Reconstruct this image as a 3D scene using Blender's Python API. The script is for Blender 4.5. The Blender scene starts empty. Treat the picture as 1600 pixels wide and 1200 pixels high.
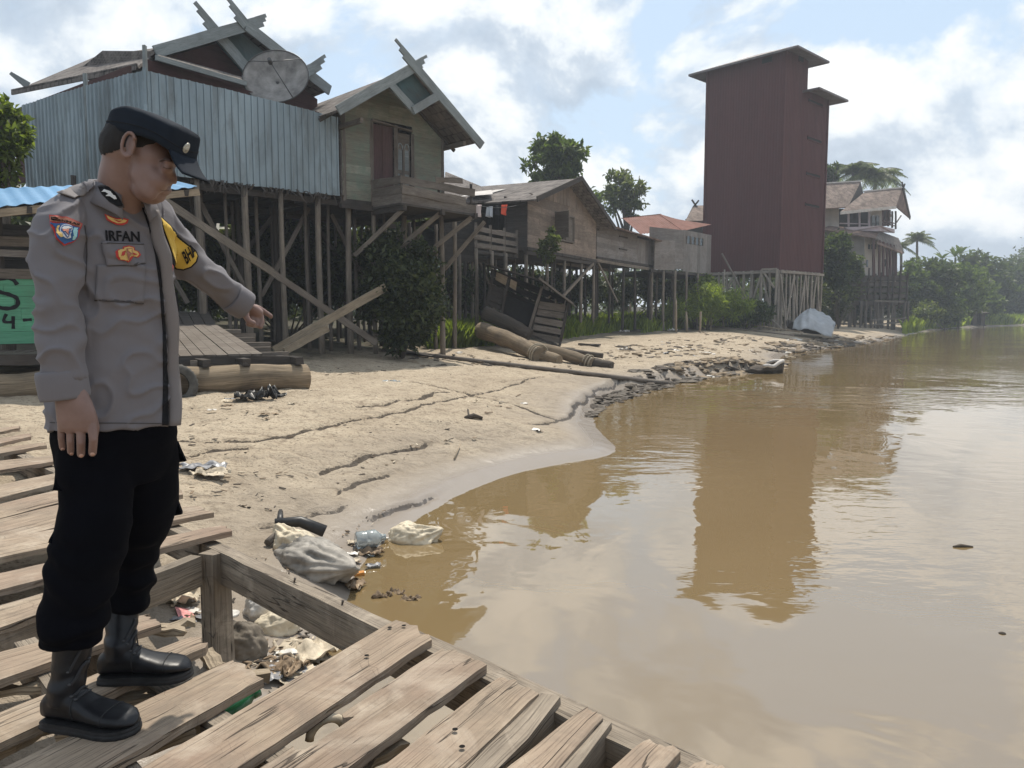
import bpy, bmesh, math, random
import numpy as np
from mathutils import Vector, Matrix, noise
from mathutils.bvhtree import BVHTree
R = math.radians
random.seed(7)
SC = bpy.context.scene
COL = SC.collection
# ---------------------------------------------------------------- camera
CAM = Vector((0, 0, 1.15)); PITCH = R(5.24); FPX = 1200.0
cd = bpy.data.cameras.new('camera'); cam = bpy.data.objects.new('camera', cd); COL.objects.link(cam)
cam.location = CAM; cam.rotation_euler = (R(90) - PITCH, 0, 0)
cd.sensor_width = 36; cd.lens = 27.0; cd.clip_start = 0.05; cd.clip_end = 3000
SC.camera = cam
SUN_EL, SUN_AZ = 63.0, 8.0      # azimuth clockwise from +Y (straight ahead)
# ---------------------------------------------------------------- world
W = bpy.data.worlds.new('World'); SC.world = W; W.use_nodes = True
def NN(nt, typ, **kw):
    n = nt.nodes.new(typ)
    for k, v in kw.items():
        if k in n.inputs.keys() if hasattr(n.inputs, 'keys') else False: n.inputs[k].default_value = v
        else: setattr(n, k, v)
    return n
def ramp(nt, fac, stops, interp='LINEAR'):
    n = nt.nodes.new('ShaderNodeValToRGB'); n.color_ramp.interpolation = interp
    e = n.color_ramp.elements
    while len(e) < len(stops): e.new(0.5)
    for i, (p, c) in enumerate(stops):
        e[i].position = p
        e[i].color = (c, c, c, 1) if isinstance(c, (int, float)) else (c[0], c[1], c[2], 1)
    if fac is not None: nt.links.new(fac, n.inputs[0])
    return n.outputs[0]
def math_(nt, op, a, b=None, clamp=False):
    n = nt.nodes.new('ShaderNodeMath'); n.operation = op; n.use_clamp = clamp
    for i, x in enumerate((a, b)):
        if x is None: continue
        if isinstance(x, (int, float)): n.inputs[i].default_value = x
        else: nt.links.new(x, n.inputs[i])
    return n.outputs[0]
def mix(nt, fac, a, b, typ='MIX'):
    n = nt.nodes.new('ShaderNodeMix'); n.data_type = 'RGBA'; n.blend_type = typ
    for i, x in ((0, fac), (6, a), (7, b)):
        if isinstance(x, (int, float)): n.inputs[i].default_value = x if i == 0 else (x, x, x, 1)
        elif isinstance(x, tuple): n.inputs[i].default_value = (x[0], x[1], x[2], 1)
        else: nt.links.new(x, n.inputs[i])
    return n.outputs[2]
def noise_(nt, vec, scale, detail=4, rough=0.55, dist=0.0, off=None, stretch=None):
    if off or stretch:
        m = nt.nodes.new('ShaderNodeMapping'); nt.links.new(vec, m.inputs[0]); vec = m.outputs[0]
        if off: m.inputs['Location'].default_value = off
        if stretch: m.inputs['Scale'].default_value = stretch
    n = nt.nodes.new('ShaderNodeTexNoise'); n.inputs['Scale'].default_value = scale
    n.inputs['Detail'].default_value = detail; n.inputs['Roughness'].default_value = rough
    n.inputs['Distortion'].default_value = dist
    nt.links.new(vec, n.inputs['Vector'])
    return n.outputs[0]
def build_world():
    nt = W.node_tree; nt.nodes.clear(); L = nt.links
    out = nt.nodes.new('ShaderNodeOutputWorld'); bg = nt.nodes.new('ShaderNodeBackground')
    sky = nt.nodes.new('ShaderNodeTexSky'); sky.sky_type = 'NISHITA'; sky.sun_disc = False
    sky.sun_elevation = R(SUN_EL); sky.sun_rotation = R(SUN_AZ)
    sky.air_density = 1.0; sky.dust_density = 1.6; sky.ozone_density = 1.0
    tc = nt.nodes.new('ShaderNodeTexCoord')
    sep = nt.nodes.new('ShaderNodeSeparateXYZ'); L.new(tc.outputs['Generated'], sep.inputs[0])
    z = math_(nt, 'MAXIMUM', sep.outputs[2], 0.0)
    # cloud layer on the direction sphere: heaped clouds, bright towards the sun, grey underneath
    D = tc.outputs['Generated']; CO = (2.35, 0.9, 0.5); ST = (1, 1, 1.45); CS = 3.3
    n1 = noise_(nt, D, CS, 10, 0.57, 0.2, off=CO, stretch=ST)
    n1b = noise_(nt, D, CS, 10, 0.57, 0.2, off=(CO[0], CO[1], CO[2] + 0.06), stretch=ST)
    hz = ramp(nt, z, [(0.0, 0.05), (0.14, 0.04), (0.5, 0.0)])
    m = math_(nt, 'ADD', n1, hz)
    mask = ramp(nt, m, [(0.445, 0.0), (0.49, 0.75), (0.56, 1.0)])
    lit = math_(nt, 'ADD', math_(nt, 'MULTIPLY', math_(nt, 'SUBTRACT', n1, n1b), 4.5), 0.5, True)
    cloudc = ramp(nt, lit, [(0.12, (7.0, 8.3, 9.9)), (0.42, (9.4, 10.7, 12.2)), (0.62, (13.2, 14.0, 14.6)), (0.9, (16.4, 16.4, 16.2))])
    skyc = mix(nt, 1.0, sky.outputs[0], (2.0, 2.25, 2.25), 'MULTIPLY')
    skyc = mix(nt, ramp(nt, z, [(0.0, 0.85), (0.3, 0.7), (0.8, 0.3)]), skyc, (9.6, 11.7, 14.0))
    col = mix(nt, mask, skyc, cloudc)
    L.new(col, bg.inputs[0]); bg.inputs[1].default_value = 0.058
    L.new(bg.outputs[0], out.inputs[0])
build_world()
# ---------------------------------------------------------------- sun
ld = bpy.data.lights.new('sun', 'SUN'); ld.energy = 4.2; ld.angle = R(0.6); ld.color = (1.0, 0.93, 0.82)
sun = bpy.data.objects.new('sun', ld); COL.objects.link(sun)
sdir = Vector((math.sin(R(SUN_AZ)) * math.cos(R(SUN_EL)), math.cos(R(SUN_AZ)) * math.cos(R(SUN_EL)), math.sin(R(SUN_EL))))
sun.rotation_euler = (-sdir).to_track_quat('-Z', 'Y').to_euler(); sun.location = (0, 0, 60)
SC.view_settings.view_transform = 'Standard'; SC.view_settings.look = 'None'
SC.view_settings.exposure = 0.28; SC.view_settings.gamma = 1.0
SC.cycles.max_bounces = 6; SC.cycles.diffuse_bounces = 3; SC.cycles.glossy_bounces = 3
SC.cycles.transmission_bounces = 4; SC.cycles.transparent_max_bounces = 6; SC.cycles.volume_bounces = 0
SC.cycles.caustics_reflective = False; SC.cycles.caustics_refractive = False
SC.cycles.use_denoising = True
# ---------------------------------------------------------------- layout: a point of the place seen at (px,py) of the 1600x1200 photo
def ray(px, py):
    x = (px - 800) / FPX; u = -(py - 600) / FPX
    c, s = math.cos(PITCH), math.sin(PITCH)
    return Vector((x, c + u * s, -s + u * c))
def U(px, py, Y):               # at forward distance Y
    d = ray(px, py); return CAM + d * (Y / d.y)
def G(px, py, z):               # at height z
    d = ray(px, py); return CAM + d * ((z - CAM.z) / d.z)
def PX(p):
    d = Vector(p) - CAM; c, s = math.cos(PITCH), math.sin(PITCH)
    dep = d.y * c - d.z * s; up = d.y * s + d.z * c
    return 800 + FPX * d.x / dep, 600 - FPX * up / dep
V = Vector
def lerp(a, b, t): return a + (b - a) * t
def lin(r, g, b):
    f = lambda c: (c / 255 / 12.92) if c / 255 <= 0.04045 else ((c / 255 + 0.055) / 1.055) ** 2.4
    return (f(r), f(g), f(b))
# ---------------------------------------------------------------- mesh builder
class MB:
    def __init__(s): s.v = []; s.f = []; s.uv = []; s.mi = []; s.sm = []; s.m = 0
    def vert(s, p): s.v.append((p[0], p[1], p[2])); return len(s.v) - 1
    def face(s, ids, uvs=None, sm=False):
        s.f.append(tuple(ids)); s.uv.append(uvs or [(0, 0)] * len(ids)); s.mi.append(s.m); s.sm.append(sm)
    def bar(s, p0, p1, w, h, up=(0, 0, 1), w1=None, h1=None, seg=1, jit=0.0):
        """rectangular timber from p0 to p1: w across, h along up; UV runs along the grain"""
        p0 = V(p0); p1 = V(p1); d = p1 - p0; ln = d.length
        if ln < 1e-6: return s
        d /= ln; up = V(up); side = d.cross(up)
        if side.length < 1e-4: side = d.cross(V((0, 1, 0.1)))
        side.normalize(); up = side.cross(d).normalized()
        w1 = w if w1 is None else w1; h1 = h if h1 is None else h1
        ou, ov = random.random() * 50, random.random() * 50
        rings = []
        for i in range(seg + 1):
            t = i / seg; c = p0 + d * ln * t; ww = lerp(w, w1, t) / 2; hh = lerp(h, h1, t) / 2
            r = []
            for a, b in ((-1, -1), (1, -1), (1, 1), (-1, 1)):
                j = V((random.gauss(0, jit), random.gauss(0, jit), random.gauss(0, jit))) if jit else V((0, 0, 0))
                r.append(s.vert(c + side * (a * ww) + up * (b * hh) + j))
            rings.append(r)
        per = [0, w, w + h, 2 * w + h, 2 * w + 2 * h]
        for i in range(seg):
            u0, u1 = ou + ln * i / seg, ou + ln * (i + 1) / seg
            for k in range(4):
                k2 = (k + 1) % 4
                s.face((rings[i][k], rings[i][k2], rings[i + 1][k2], rings[i + 1][k]),
                       [(u0, ov + per[k]), (u0, ov + per[k + 1]), (u1, ov + per[k + 1]), (u1, ov + per[k])])
        a, b = rings[0], rings[-1]
        s.face((a[3], a[2], a[1], a[0]), [(ou, ov + h), (ou + .01, ov + h), (ou + .01, ov), (ou, ov)])
        s.face((b[0], b[1], b[2], b[3]), [(ou, ov), (ou + .01, ov), (ou + .01, ov + h), (ou, ov + h)])
        return s
    def box(s, c, size, rz=0.0):
        c = V(c); d = V((math.cos(rz), math.sin(rz), 0)) * size[0] / 2
        return s.bar(c - d, c + d, size[1], size[2])
    def tube(s, pts, rad, n=8, sm=True, cap=True, sq=1.0):
        pts = [V(p) for p in pts]
        if isinstance(rad, (int, float)): rad = [rad] * len(pts)
        ou, ov = random.random() * 50, random.random() * 50
        rings = []; prev = None; acc = 0.0; us = []
        for i, p in enumerate(pts):
            t = (pts[min(i + 1, len(pts) - 1)] - pts[max(i - 1, 0)])
            if t.length < 1e-9: t = V((0, 0, 1))
            t.normalize()
            if prev is None:
                a = t.cross(V((0, 0, 1)))
                if a.length < 1e-3: a = t.cross(V((0, 1, 0)))
            else: a = prev - t * prev.dot(t)
            a.normalize(); prev = a; b = t.cross(a)
            if i: acc += (p - pts[i - 1]).length
            us.append(ou + acc)
            rings.append([s.vert(p + (a * math.cos(2 * math.pi * k / n) + b * (sq * math.sin(2 * math.pi * k / n))) * rad[i]) for k in range(n)])
        per = [ov + 2 * math.pi * max(rad) * k / n for k in range(n + 1)]
        for i in range(len(pts) - 1):
            for k in range(n):
                k2 = (k + 1) % n
                s.face((rings[i][k], rings[i][k2], rings[i + 1][k2], rings[i + 1][k]),
                       [(us[i], per[k]), (us[i], per[k + 1]), (us[i + 1], per[k + 1]), (us[i + 1], per[k])], sm)
        if cap:
            s.face(tuple(reversed(rings[0])), [(ou, ov)] * n); s.face(tuple(rings[-1]), [(us[-1], ov)] * n)
        return s
    def slab(s, a, b, c, d, t, nrm=None):
        """thin panel with corners a b c d (a->b is U, a->d is V), thickness t along -normal"""
        a, b, c, d = V(a), V(b), V(c), V(d)
        n = (b - a).cross(d - a).normalized() if nrm is None else V(nrm).normalized()
        lu = (b - a).length; lv = (d - a).length; ou, ov = random.random() * 20, random.random() * 20
        top = [s.vert(p) for p in (a, b, c, d)]; bot = [s.vert(p - n * t) for p in (a, b, c, d)]
        uv = [(ou, ov), (ou + lu, ov), (ou + lu, ov + lv), (ou, ov + lv)]
        s.face(top, uv); s.face(tuple(reversed(bot)), list(reversed(uv)))
        for i in range(4):
            j = (i + 1) % 4
            s.face((top[j], top[i], bot[i], bot[j]), [uv[j], uv[i], uv[i], uv[j]])
        return s
    def poly(s, pts, t, nrm):
        """flat polygon with thickness t behind its normal"""
        pts = [V(p) for p in pts]; n = V(nrm).normalized()
        x = (pts[1] - pts[0]).normalized(); y = n.cross(x)
        uv = [((p - pts[0]).dot(x), (p - pts[0]).dot(y)) for p in pts]
        top = [s.vert(p) for p in pts]; bot = [s.vert(p - n * t) for p in pts]
        s.face(top, uv); s.face(tuple(reversed(bot)), list(reversed(uv)))
        for i in range(len(pts)):
            j = (i + 1) % len(pts)
            s.face((top[j], top[i], bot[i], bot[j]), [uv[j], uv[i], uv[i], uv[j]])
        return s
    def grid(s, fn, nu, nv, sm=True, closeu=False, uvs=(1, 1)):
        ids = [[s.vert(fn(i / nu, j / nv)) for j in range(nv + 1)] for i in range(nu + (0 if closeu else 1))]
        m = len(ids)
        for i in range(nu):
            i2 = (i + 1) % m if closeu else i + 1
            for j in range(nv):
                u0, u1, v0, v1 = i / nu * uvs[0], (i + 1) / nu * uvs[0], j / nv * uvs[1], (j + 1) / nv * uvs[1]
                s.face((ids[i][j], ids[i2][j], ids[i2][j + 1], ids[i][j + 1]), [(u0, v0), (u1, v0), (u1, v1), (u0, v1)], sm)
        return ids
    def ell(s, c, r, nu=14, nv=8, rot=None, sm=True):
        c = V(c); rot = rot or Matrix.Identity(3)
        def fn(u, v):
            a = 2 * math.pi * u; b = math.pi * (v * 0.998 + 0.001) - math.pi / 2
            return c + rot @ V((r[0] * math.cos(b) * math.cos(a), r[1] * math.cos(b) * math.sin(a), r[2] * math.sin(b)))
        s.grid(fn, nu, nv, sm, True); return s
    def mesh(s, name, off=V((0, 0, 0))):
        me = bpy.data.meshes.new(name)
        me.from_pydata([(x - off.x, y - off.y, z - off.z) for x, y, z in s.v], [], s.f)
        uvl = me.uv_layers.new(name='UVMap')
        flat = [c for f in s.uv for p in f for c in p]
        uvl.data.foreach_set('uv', flat)
        me.polygons.foreach_set('material_index', s.mi); me.polygons.foreach_set('use_smooth', s.sm)
        me.update(); return me
    def build(s, name, mats, parent=None):
        mats = mats if isinstance(mats, (list, tuple)) else [mats]
        if parent is None:
            a = np.array(s.v); off = V(((a[:, 0].min() + a[:, 0].max()) / 2, (a[:, 1].min() + a[:, 1].max()) / 2, a[:, 2].min()))
        else: off = wloc(parent)
        me = s.mesh(name, off); o = bpy.data.objects.new(name, me)
        for m in mats: me.materials.append(m)
        COL.objects.link(o)
        if parent is None: o.location = off
        else: o.parent = parent
        return o
def wloc(o):
    p = V((0, 0, 0))
    while o is not None: p += o.location; o = o.parent
    return p
def tag(o, label=None, cat=None, group=None, kind=None):
    if label: o['label'] = label
    if cat: o['category'] = cat
    if group: o['group'] = group
    if kind: o['kind'] = kind
    return o
def thing(name, label, cat, loc=(0, 0, 0), group=None):
    o = bpy.data.objects.new(name, None); COL.objects.link(o); o.location = V(loc); o.empty_display_size = 0.2
    return tag(o, label, cat, group)
# ---------------------------------------------------------------- materials
def newmat(name, rough=0.8, spec=0.3):
    m = bpy.data.materials.new(name); m.use_nodes = True; nt = m.node_tree
    b = nt.nodes['Principled BSDF']; b.inputs['Roughness'].default_value = rough; b.inputs['Specular IOR Level'].default_value = spec
    return m, nt, b
def bump(nt, b, h, strength=0.5, dist=0.01):
    n = nt.nodes.new('ShaderNodeBump'); n.inputs['Strength'].default_value = strength; n.inputs['Distance'].default_value = dist
    nt.links.new(h, n.inputs['Height']); nt.links.new(n.outputs[0], b.inputs['Normal']); return n
def plain(name, col, rough=0.7, spec=0.3, var=0.12, scale=6.0, bumps=0.0, bscale=60, metal=0.0):
    m, nt, b = newmat(name, rough, spec); b.inputs['Metallic'].default_value = metal
    tc = nt.nodes.new('ShaderNodeTexCoord')
    n = noise_(nt, tc.outputs['Object'], scale, 5, 0.6)
    lo = tuple(c * (1 - var * 1.6) for c in col); hi = tuple(min(1, c * (1 + var)) for c in col)
    nt.links.new(ramp(nt, n, [(0.3, lo), (0.7, hi)]), b.inputs['Base Color'])
    if bumps: bump(nt, b, noise_(nt, tc.outputs['Object'], bscale, 4, 0.6), bumps, 0.005)
    return m
def wood(name, dark, light, stain=(0.08, 0.06, 0.045), stain_amt=0.5, island=0.5, grain=1.0, bstr=0.5, rough=0.85, moss=None, cracks=0.0):
    """weathered timber: streaky grain along U, per-board tone, blotches of dirt"""
    m, nt, b = newmat(name, rough, 0.2); L = nt.links
    tc = nt.nodes.new('ShaderNodeTexCoord'); geo = nt.nodes.new('ShaderNodeNewGeometry')
    uv = tc.outputs['UV']
    g1 = noise_(nt, uv, 1.0, 6, 0.62, 0.6, stretch=(1.6 * grain, 75 * grain, 1))
    g2 = noise_(nt, uv, 1.0, 3, 0.5, 0.2, stretch=(4 * grain, 170 * grain, 1))
    g0_ = noise_(nt, uv, 1.0, 5, 0.6, 0.8, stretch=(1.1 * grain, 9 * grain, 1), off=(3, 7, 1))
    gm = math_(nt, 'ADD', math_(nt, 'MULTIPLY', g1, 0.5), math_(nt, 'MULTIPLY', g0_, 0.5))
    base = ramp(nt, gm, [(0.30, dark), (0.70, light)])
    isl = ramp(nt, geo.outputs['Random Per Island'], [(0.0, 1 - island * 0.55), (1.0, 1 + island * 0.25)])
    base = mix(nt, 1.0, base, isl, 'MULTIPLY')
    base = mix(nt, ramp(nt, g2, [(0.36, 0.65), (0.46, 0.0)]), base, tuple(c * 0.45 for c in dark))
    st = noise_(nt, tc.outputs['Object'], 1.3, 5, 0.65, 0.5)
    base = mix(nt, ramp(nt, st, [(0.42, 0.0), (0.72, stain_amt)]), base, stain)
    if moss:
        ms = noise_(nt, tc.outputs['Object'], 2.6, 6, 0.7, 0.3, off=(4, 1, 2))
        base = mix(nt, ramp(nt, ms, [(0.46, 0.0), (0.62, moss[3])]), base, moss[:3])
    h = math_(nt, 'ADD', g1, math_(nt, 'MULTIPLY', g2, 0.6))
    if cracks:
        # splits along the grain, saw marks across it, rubbed dirt and pale worn patches
        ck = noise_(nt, uv, 1.0, 3, 0.5, 0.25, stretch=(0.8, 15, 1), off=(11, 2, 5)); gate = noise_(nt, uv, 1.0, 2, 0.5, 0, stretch=(2.0, 5, 1), off=(1, 9, 3))
        line = math_(nt, 'MULTIPLY', ramp(nt, math_(nt, 'ABSOLUTE', math_(nt, 'SUBTRACT', ck, 0.5)), [(0.003, 0.85), (0.009, 0.0)]), ramp(nt, gate, [(0.46, 0.0), (0.54, 1.0)]))
        sc = nt.nodes.new('ShaderNodeTexVoronoi'); sc.feature = 'DISTANCE_TO_EDGE'; sc.inputs['Scale'].default_value = 1.0
        mp = nt.nodes.new('ShaderNodeMapping'); mp.inputs['Scale'].default_value = (16, 5.5, 1); mp.inputs['Rotation'].default_value = (0, 0, 0.5); L.new(uv, mp.inputs[0]); L.new(mp.outputs[0], sc.inputs['Vector'])
        scr = math_(nt, 'MULTIPLY', ramp(nt, sc.outputs['Distance'], [(0.012, 1.0), (0.03, 0.0)]), ramp(nt, noise_(nt, uv, 3.0, 3, 0.6, 0, off=(5, 5, 5)), [(0.54, 0.0), (0.68, 0.4)]))
        dirt = noise_(nt, tc.outputs['Object'], 5.5, 7, 0.7, 0.8)
        base = mix(nt, ramp(nt, dirt, [(0.44, 0.0), (0.68, 0.6)]), base, (0.17, 0.138, 0.108))
        worn = noise_(nt, tc.outputs['Object'], 3.1, 6, 0.65, 0.6, off=(9, 3, 1))
        base = mix(nt, ramp(nt, worn, [(0.52, 0.0), (0.70, 0.55)]), base, (0.50, 0.43, 0.345))
        base = mix(nt, scr, base, (0.12, 0.09, 0.07)); base = mix(nt, line, base, (0.05, 0.04, 0.033))
        h = math_(nt, 'SUBTRACT', h, math_(nt, 'ADD', math_(nt, 'MULTIPLY', line, cracks * 2), math_(nt, 'MULTIPLY', scr, 0.5)))
    L.new(base, b.inputs['Base Color'])
    bump(nt, b, h, bstr, 0.006)
    return m
M = {}
M['wood_grey'] = wood('weathered_grey_wood', (0.085, 0.072, 0.062), (0.27, 0.235, 0.20))
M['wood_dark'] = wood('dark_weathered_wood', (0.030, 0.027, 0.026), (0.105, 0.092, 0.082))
M['wood_post'] = wood('stilt_wood', (0.105, 0.088, 0.072), (0.33, 0.28, 0.225), stain=(0.06, 0.052, 0.045))
M['wood_pale'] = wood('pale_sawn_wood', (0.20, 0.155, 0.105), (0.46, 0.38, 0.28))
M['wood_deck'] = wood('walkway_plank_wood', (0.24, 0.183, 0.132), (0.40, 0.322, 0.240), stain=(0.22, 0.145, 0.112), stain_amt=0.6, island=0.45, bstr=0.9, cracks=1.0)
M['wood_beam'] = wood('walkway_beam_wood', (0.13, 0.108, 0.085), (0.40, 0.335, 0.26), stain=(0.07, 0.06, 0.05), bstr=0.9, cracks=1.0)
M['log'] = wood('raft_log_wood', (0.10, 0.075, 0.05), (0.36, 0.28, 0.19), stain=(0.06, 0.05, 0.04), stain_amt=0.6, grain=0.6, bstr=0.8)
M['log_dark'] = wood('dark_log_wood', (0.04, 0.033, 0.028), (0.13, 0.11, 0.09), grain=0.6, bstr=0.9)
M['green_wall'] = wood('faded_green_boards', (0.15, 0.155, 0.125), (0.29, 0.30, 0.245), stain=(0.19, 0.135, 0.10), stain_amt=0.6, island=0.5, moss=(0.135, 0.185, 0.145, 0.6))
M['board_brown'] = wood('brown_house_boards', (0.165, 0.13, 0.105), (0.36, 0.29, 0.235), stain=(0.08, 0.06, 0.05))
M['board_grey'] = wood('grey_shack_boards', (0.15, 0.138, 0.13), (0.32, 0.295, 0.275), stain=(0.12, 0.085, 0.07))
M['barge'] = wood('blue_grey_bargeboard', (0.16, 0.185, 0.19), (0.34, 0.37, 0.37), stain=(0.12, 0.12, 0.12))
M['door'] = wood('dark_red_door_boards', (0.06, 0.032, 0.032), (0.125, 0.07, 0.07))
M['gable_red'] = wood('dark_red_gable_boards', (0.055, 0.026, 0.026), (0.11, 0.055, 0.052))
M['gable_blue'] = wood('blue_green_gable_panel', (0.045, 0.085, 0.095), (0.09, 0.15, 0.16))
M['stilt_pale'] = wood('pale_thin_stilt_wood', (0.20, 0.175, 0.15), (0.44, 0.39, 0.33), stain=(.10, .085, .07))
M['stilt_grey'] = wood('grey_stilt_wood', (0.085, 0.075, 0.066), (0.21, 0.185, 0.16), stain=(.06, .055, .05))
# ---------------------------------------------------------------- ground, river
WATER_Z = -0.75
shore_px = [(300,1290),(420,1140),(500,1020),(540,950),(552,900),(590,853),(650,815),(720,772),(800,740),(880,724),(948,714),(966,702),(948,686),(926,662),(938,634),(990,614),(1050,601),(1110,588),(1150,586),(1180,584),(1226,578),(1232,570),(1212,558),(1250,549),(1330,541),(1400,528),(1445,518),(1500,512.5),(1600,508),(1800,504.5),(2600,501)]
shore = [G(x, y, WATER_Z).to_2d() for x, y in shore_px]
for _ in range(1):
    shore = [shore[0]] + [p for i in range(len(shore) - 1) for p in (shore[i] * .75 + shore[i + 1] * .25, shore[i] * .25 + shore[i + 1] * .75)] + [shore[-1]]
shore = [V((-0.4, -6)), V((-1.1, 0.5))] + shore + [V((420, 300)), V((800, 500))]
SA = np.array([(p.x, p.y) for p in shore])
def seg_dist(X, Y, P):
    """distance and side (+ left of the polyline) of points to polyline P"""
    best = np.full(X.shape, 1e18); side = np.zeros(X.shape)
    for i in range(len(P) - 1):
        ax, ay = P[i]; bx, by = P[i + 1]; dx, dy = bx - ax, by - ay
        t = np.clip(((X - ax) * dx + (Y - ay) * dy) / (dx * dx + dy * dy), 0, 1)
        qx, qy = X - ax - t * dx, Y - ay - t * dy
        d2 = qx * qx + qy * qy
        s = dx * (Y - ay) - dy * (X - ax)
        upd = d2 < best
        # at shared vertices keep the side of the segment seen most side-on
        best = np.where(upd, d2, best); side = np.where(upd, np.sign(s), side)
    return np.sqrt(best), side
def inside_land(X, Y):
    """even-odd test against the land polygon (shoreline closed round the far left)"""
    P = np.vstack([SA, [[800, 3000], [-3000, 3000], [-3000, -200], [-0.4, -200]]])
    ins = np.zeros(X.shape, bool); n = len(P); j = n - 1
    for i in range(n):
        xi, yi = P[i]; xj, yj = P[j]
        c = ((yi > Y) != (yj > Y)) & (X < (xj - xi) * (Y - yi) / (yj - yi + 1e-12) + xi)
        ins ^= c; j = i
    return ins
PD = [0, 0.12, 0.5, 1.0, 1.8, 3.3, 5.5, 9, 15, 30, 60, 120, 250, 700]
PZ = [0, 0.035, 0.12, 0.22, 0.38, 0.56, 0.70, 0.98, 1.30, 1.7, 2.1, 2.6, 3.5, 6]
crack_px = [
 [(285,690),(340,690),(400,689),(450,683),(500,668),(560,657),(630,645),(700,626),(760,610),(800,600),(850,590)],
 [(640,600),(720,610),(760,622),(800,630),(850,650),(872,658),(905,640),(930,618),(975,600),(1040,590)],
 [(830,662),(870,660),(905,640)],
 [(290,712),(350,706),(385,702)],
 [(410,828),(450,812),(490,800),(520,800),(545,790)],
 [(500,738),(560,722),(620,704),(660,690)],
 [(520,775),(560,755),(600,742)],
 [(580,812),(610,798),(650,786),(672,776)],
 [(610,548),(700,556),(780,562)],
 [(1055,545),(1100,538),(1160,522)],
 [(1000,556),(1060,550),(1120,543),(1150,536)],
 [(560,640),(640,628),(700,612)],
]
def fbm2(X, Y, sc, seed, octv=4):
    """cheap value noise fbm with numpy"""
    out = np.zeros(X.shape); amp = 1.0; tot = 0
    for o in range(octv):
        x = X * sc + seed * 17.3 + o * 31.7; y = Y * sc + seed * 5.1 + o * 11.9
        xi = np.floor(x); yi = np.floor(y); fx = x - xi; fy = y - yi
        fx = fx * fx * (3 - 2 * fx); fy = fy * fy * (3 - 2 * fy)
        h = lambda a, b: np.modf(np.abs(np.sin(a * 127.1 + b * 311.7 + seed) * 43758.5453))[0]
        v = (h(xi, yi) * (1 - fx) + h(xi + 1, yi) * fx) * (1 - fy) + (h(xi, yi + 1) * (1 - fx) + h(xi + 1, yi + 1) * fx) * fy
        out += amp * (v - 0.5); tot += amp; amp *= 0.5; sc *= 2.03
    return out / tot
CR = []
def base_height(X, Y):
    d, _ = seg_dist(X, Y, SA); land = inside_land(X, Y)
    wob = fbm2(X, Y, 0.9, 3, 3) * np.clip(d, 0, 0.6) * 0.5
    z = np.where(land, np.interp(np.maximum(d + wob, 0), PD, PZ), -np.interp(d, [0, 0.6, 2, 8, 40], [0, 0.12, 0.5, 1.5, 3.0]))
    far = np.clip((np.hypot(X, Y) - 60) / 60, 0, 1)
    z = z + np.where(land, far * np.clip(d / 60, 0, 1) * fbm2(X, Y, 0.012, 5, 3) * 8, 0)
    return z + WATER_Z, d, land
def g0(x, y):
    z, d, l = base_height(np.array([float(x)]), np.array([float(y)])); return float(z[0])
def onground(px, py):
    """where the photo ray meets the bank"""
    d = ray(px, py); t = np.concatenate([np.linspace(1.5, 40, 60), np.linspace(42, 300, 60)]) / d.y
    for _ in range(2):
        z = base_height(CAM.x + d.x * t, CAM.y + d.y * t)[0]; hit = np.nonzero(CAM.z + d.z * t < z)[0]; i = hit[0] if len(hit) else len(t) - 1
        k = t[i]; t = np.linspace(t[max(0, i - 1)], k, 40)
    p = CAM + d * float(k); return V((p.x, p.y, g0(p.x, p.y)))
def gh(x, y): return float(height(np.array([float(x)]), np.array([float(y)]))[0][0])
for c in crack_px: CR.append(np.array([tuple(onground(x, y).to_2d()) for x, y in c]))
def height(X, Y):
    z, d, land = base_height(X, Y)
    rr = np.hypot(X, Y)
    dry = np.clip((d - 0.3) / 1.5, 0, 1) * land
    near = np.clip(1.2 - rr / 45, 0.15, 1)
    z = z + dry * (fbm2(X, Y, 0.55, 1, 4) * 0.16 + fbm2(X, Y, 3.1, 2, 4) * 0.07 * near + np.abs(fbm2(X, Y, 7.5, 9, 3)) * -0.05 * near)
    z = z + land * (1 - dry) * fbm2(X, Y, 4.0, 6, 3) * 0.012
    wx = X + fbm2(X, Y, 2.2, 11, 3) * 0.16; wy = Y + fbm2(X, Y, 2.2, 12, 3) * 0.16
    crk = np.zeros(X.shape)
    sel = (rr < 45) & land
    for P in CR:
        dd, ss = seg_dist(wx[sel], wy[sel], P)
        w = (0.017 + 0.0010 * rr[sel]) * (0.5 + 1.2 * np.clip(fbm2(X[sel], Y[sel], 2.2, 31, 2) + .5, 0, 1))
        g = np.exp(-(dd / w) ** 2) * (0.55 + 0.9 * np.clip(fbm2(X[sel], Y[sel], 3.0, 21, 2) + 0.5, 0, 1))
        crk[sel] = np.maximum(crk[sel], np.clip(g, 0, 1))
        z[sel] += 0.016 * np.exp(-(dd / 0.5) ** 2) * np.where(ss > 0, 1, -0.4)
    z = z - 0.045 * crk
    # low cut bank along the water further down the shore
    cut = np.array([tuple(onground(x, y).to_2d()) for x, y in [(925,640),(960,606),(1000,600),(1050,590),(1100,578),(1150,572)]])
    dd, ss = seg_dist(wx, wy, cut)
    k = np.exp(-(dd / 1.1) ** 2) * land
    z = z + k * 0.16 * np.clip(ss * dd / 0.18, -1, 1) * (1 - np.exp(-(d / 0.35) ** 2))
    return z, d, land, crk
def axis(lo, hi, dense_lo, dense_hi, step, grow=1.06, mx=60):
    a = list(np.arange(dense_lo, dense_hi, step)); st = step; x = a[-1]
    while x < hi: st = min(st * grow, mx); x += st; a.append(x)
    st = step; x = dense_lo; pre = []
    while x > lo: st = min(st * grow, mx); x -= st; pre.append(x)
    return np.array(pre[::-1] + a)
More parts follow.
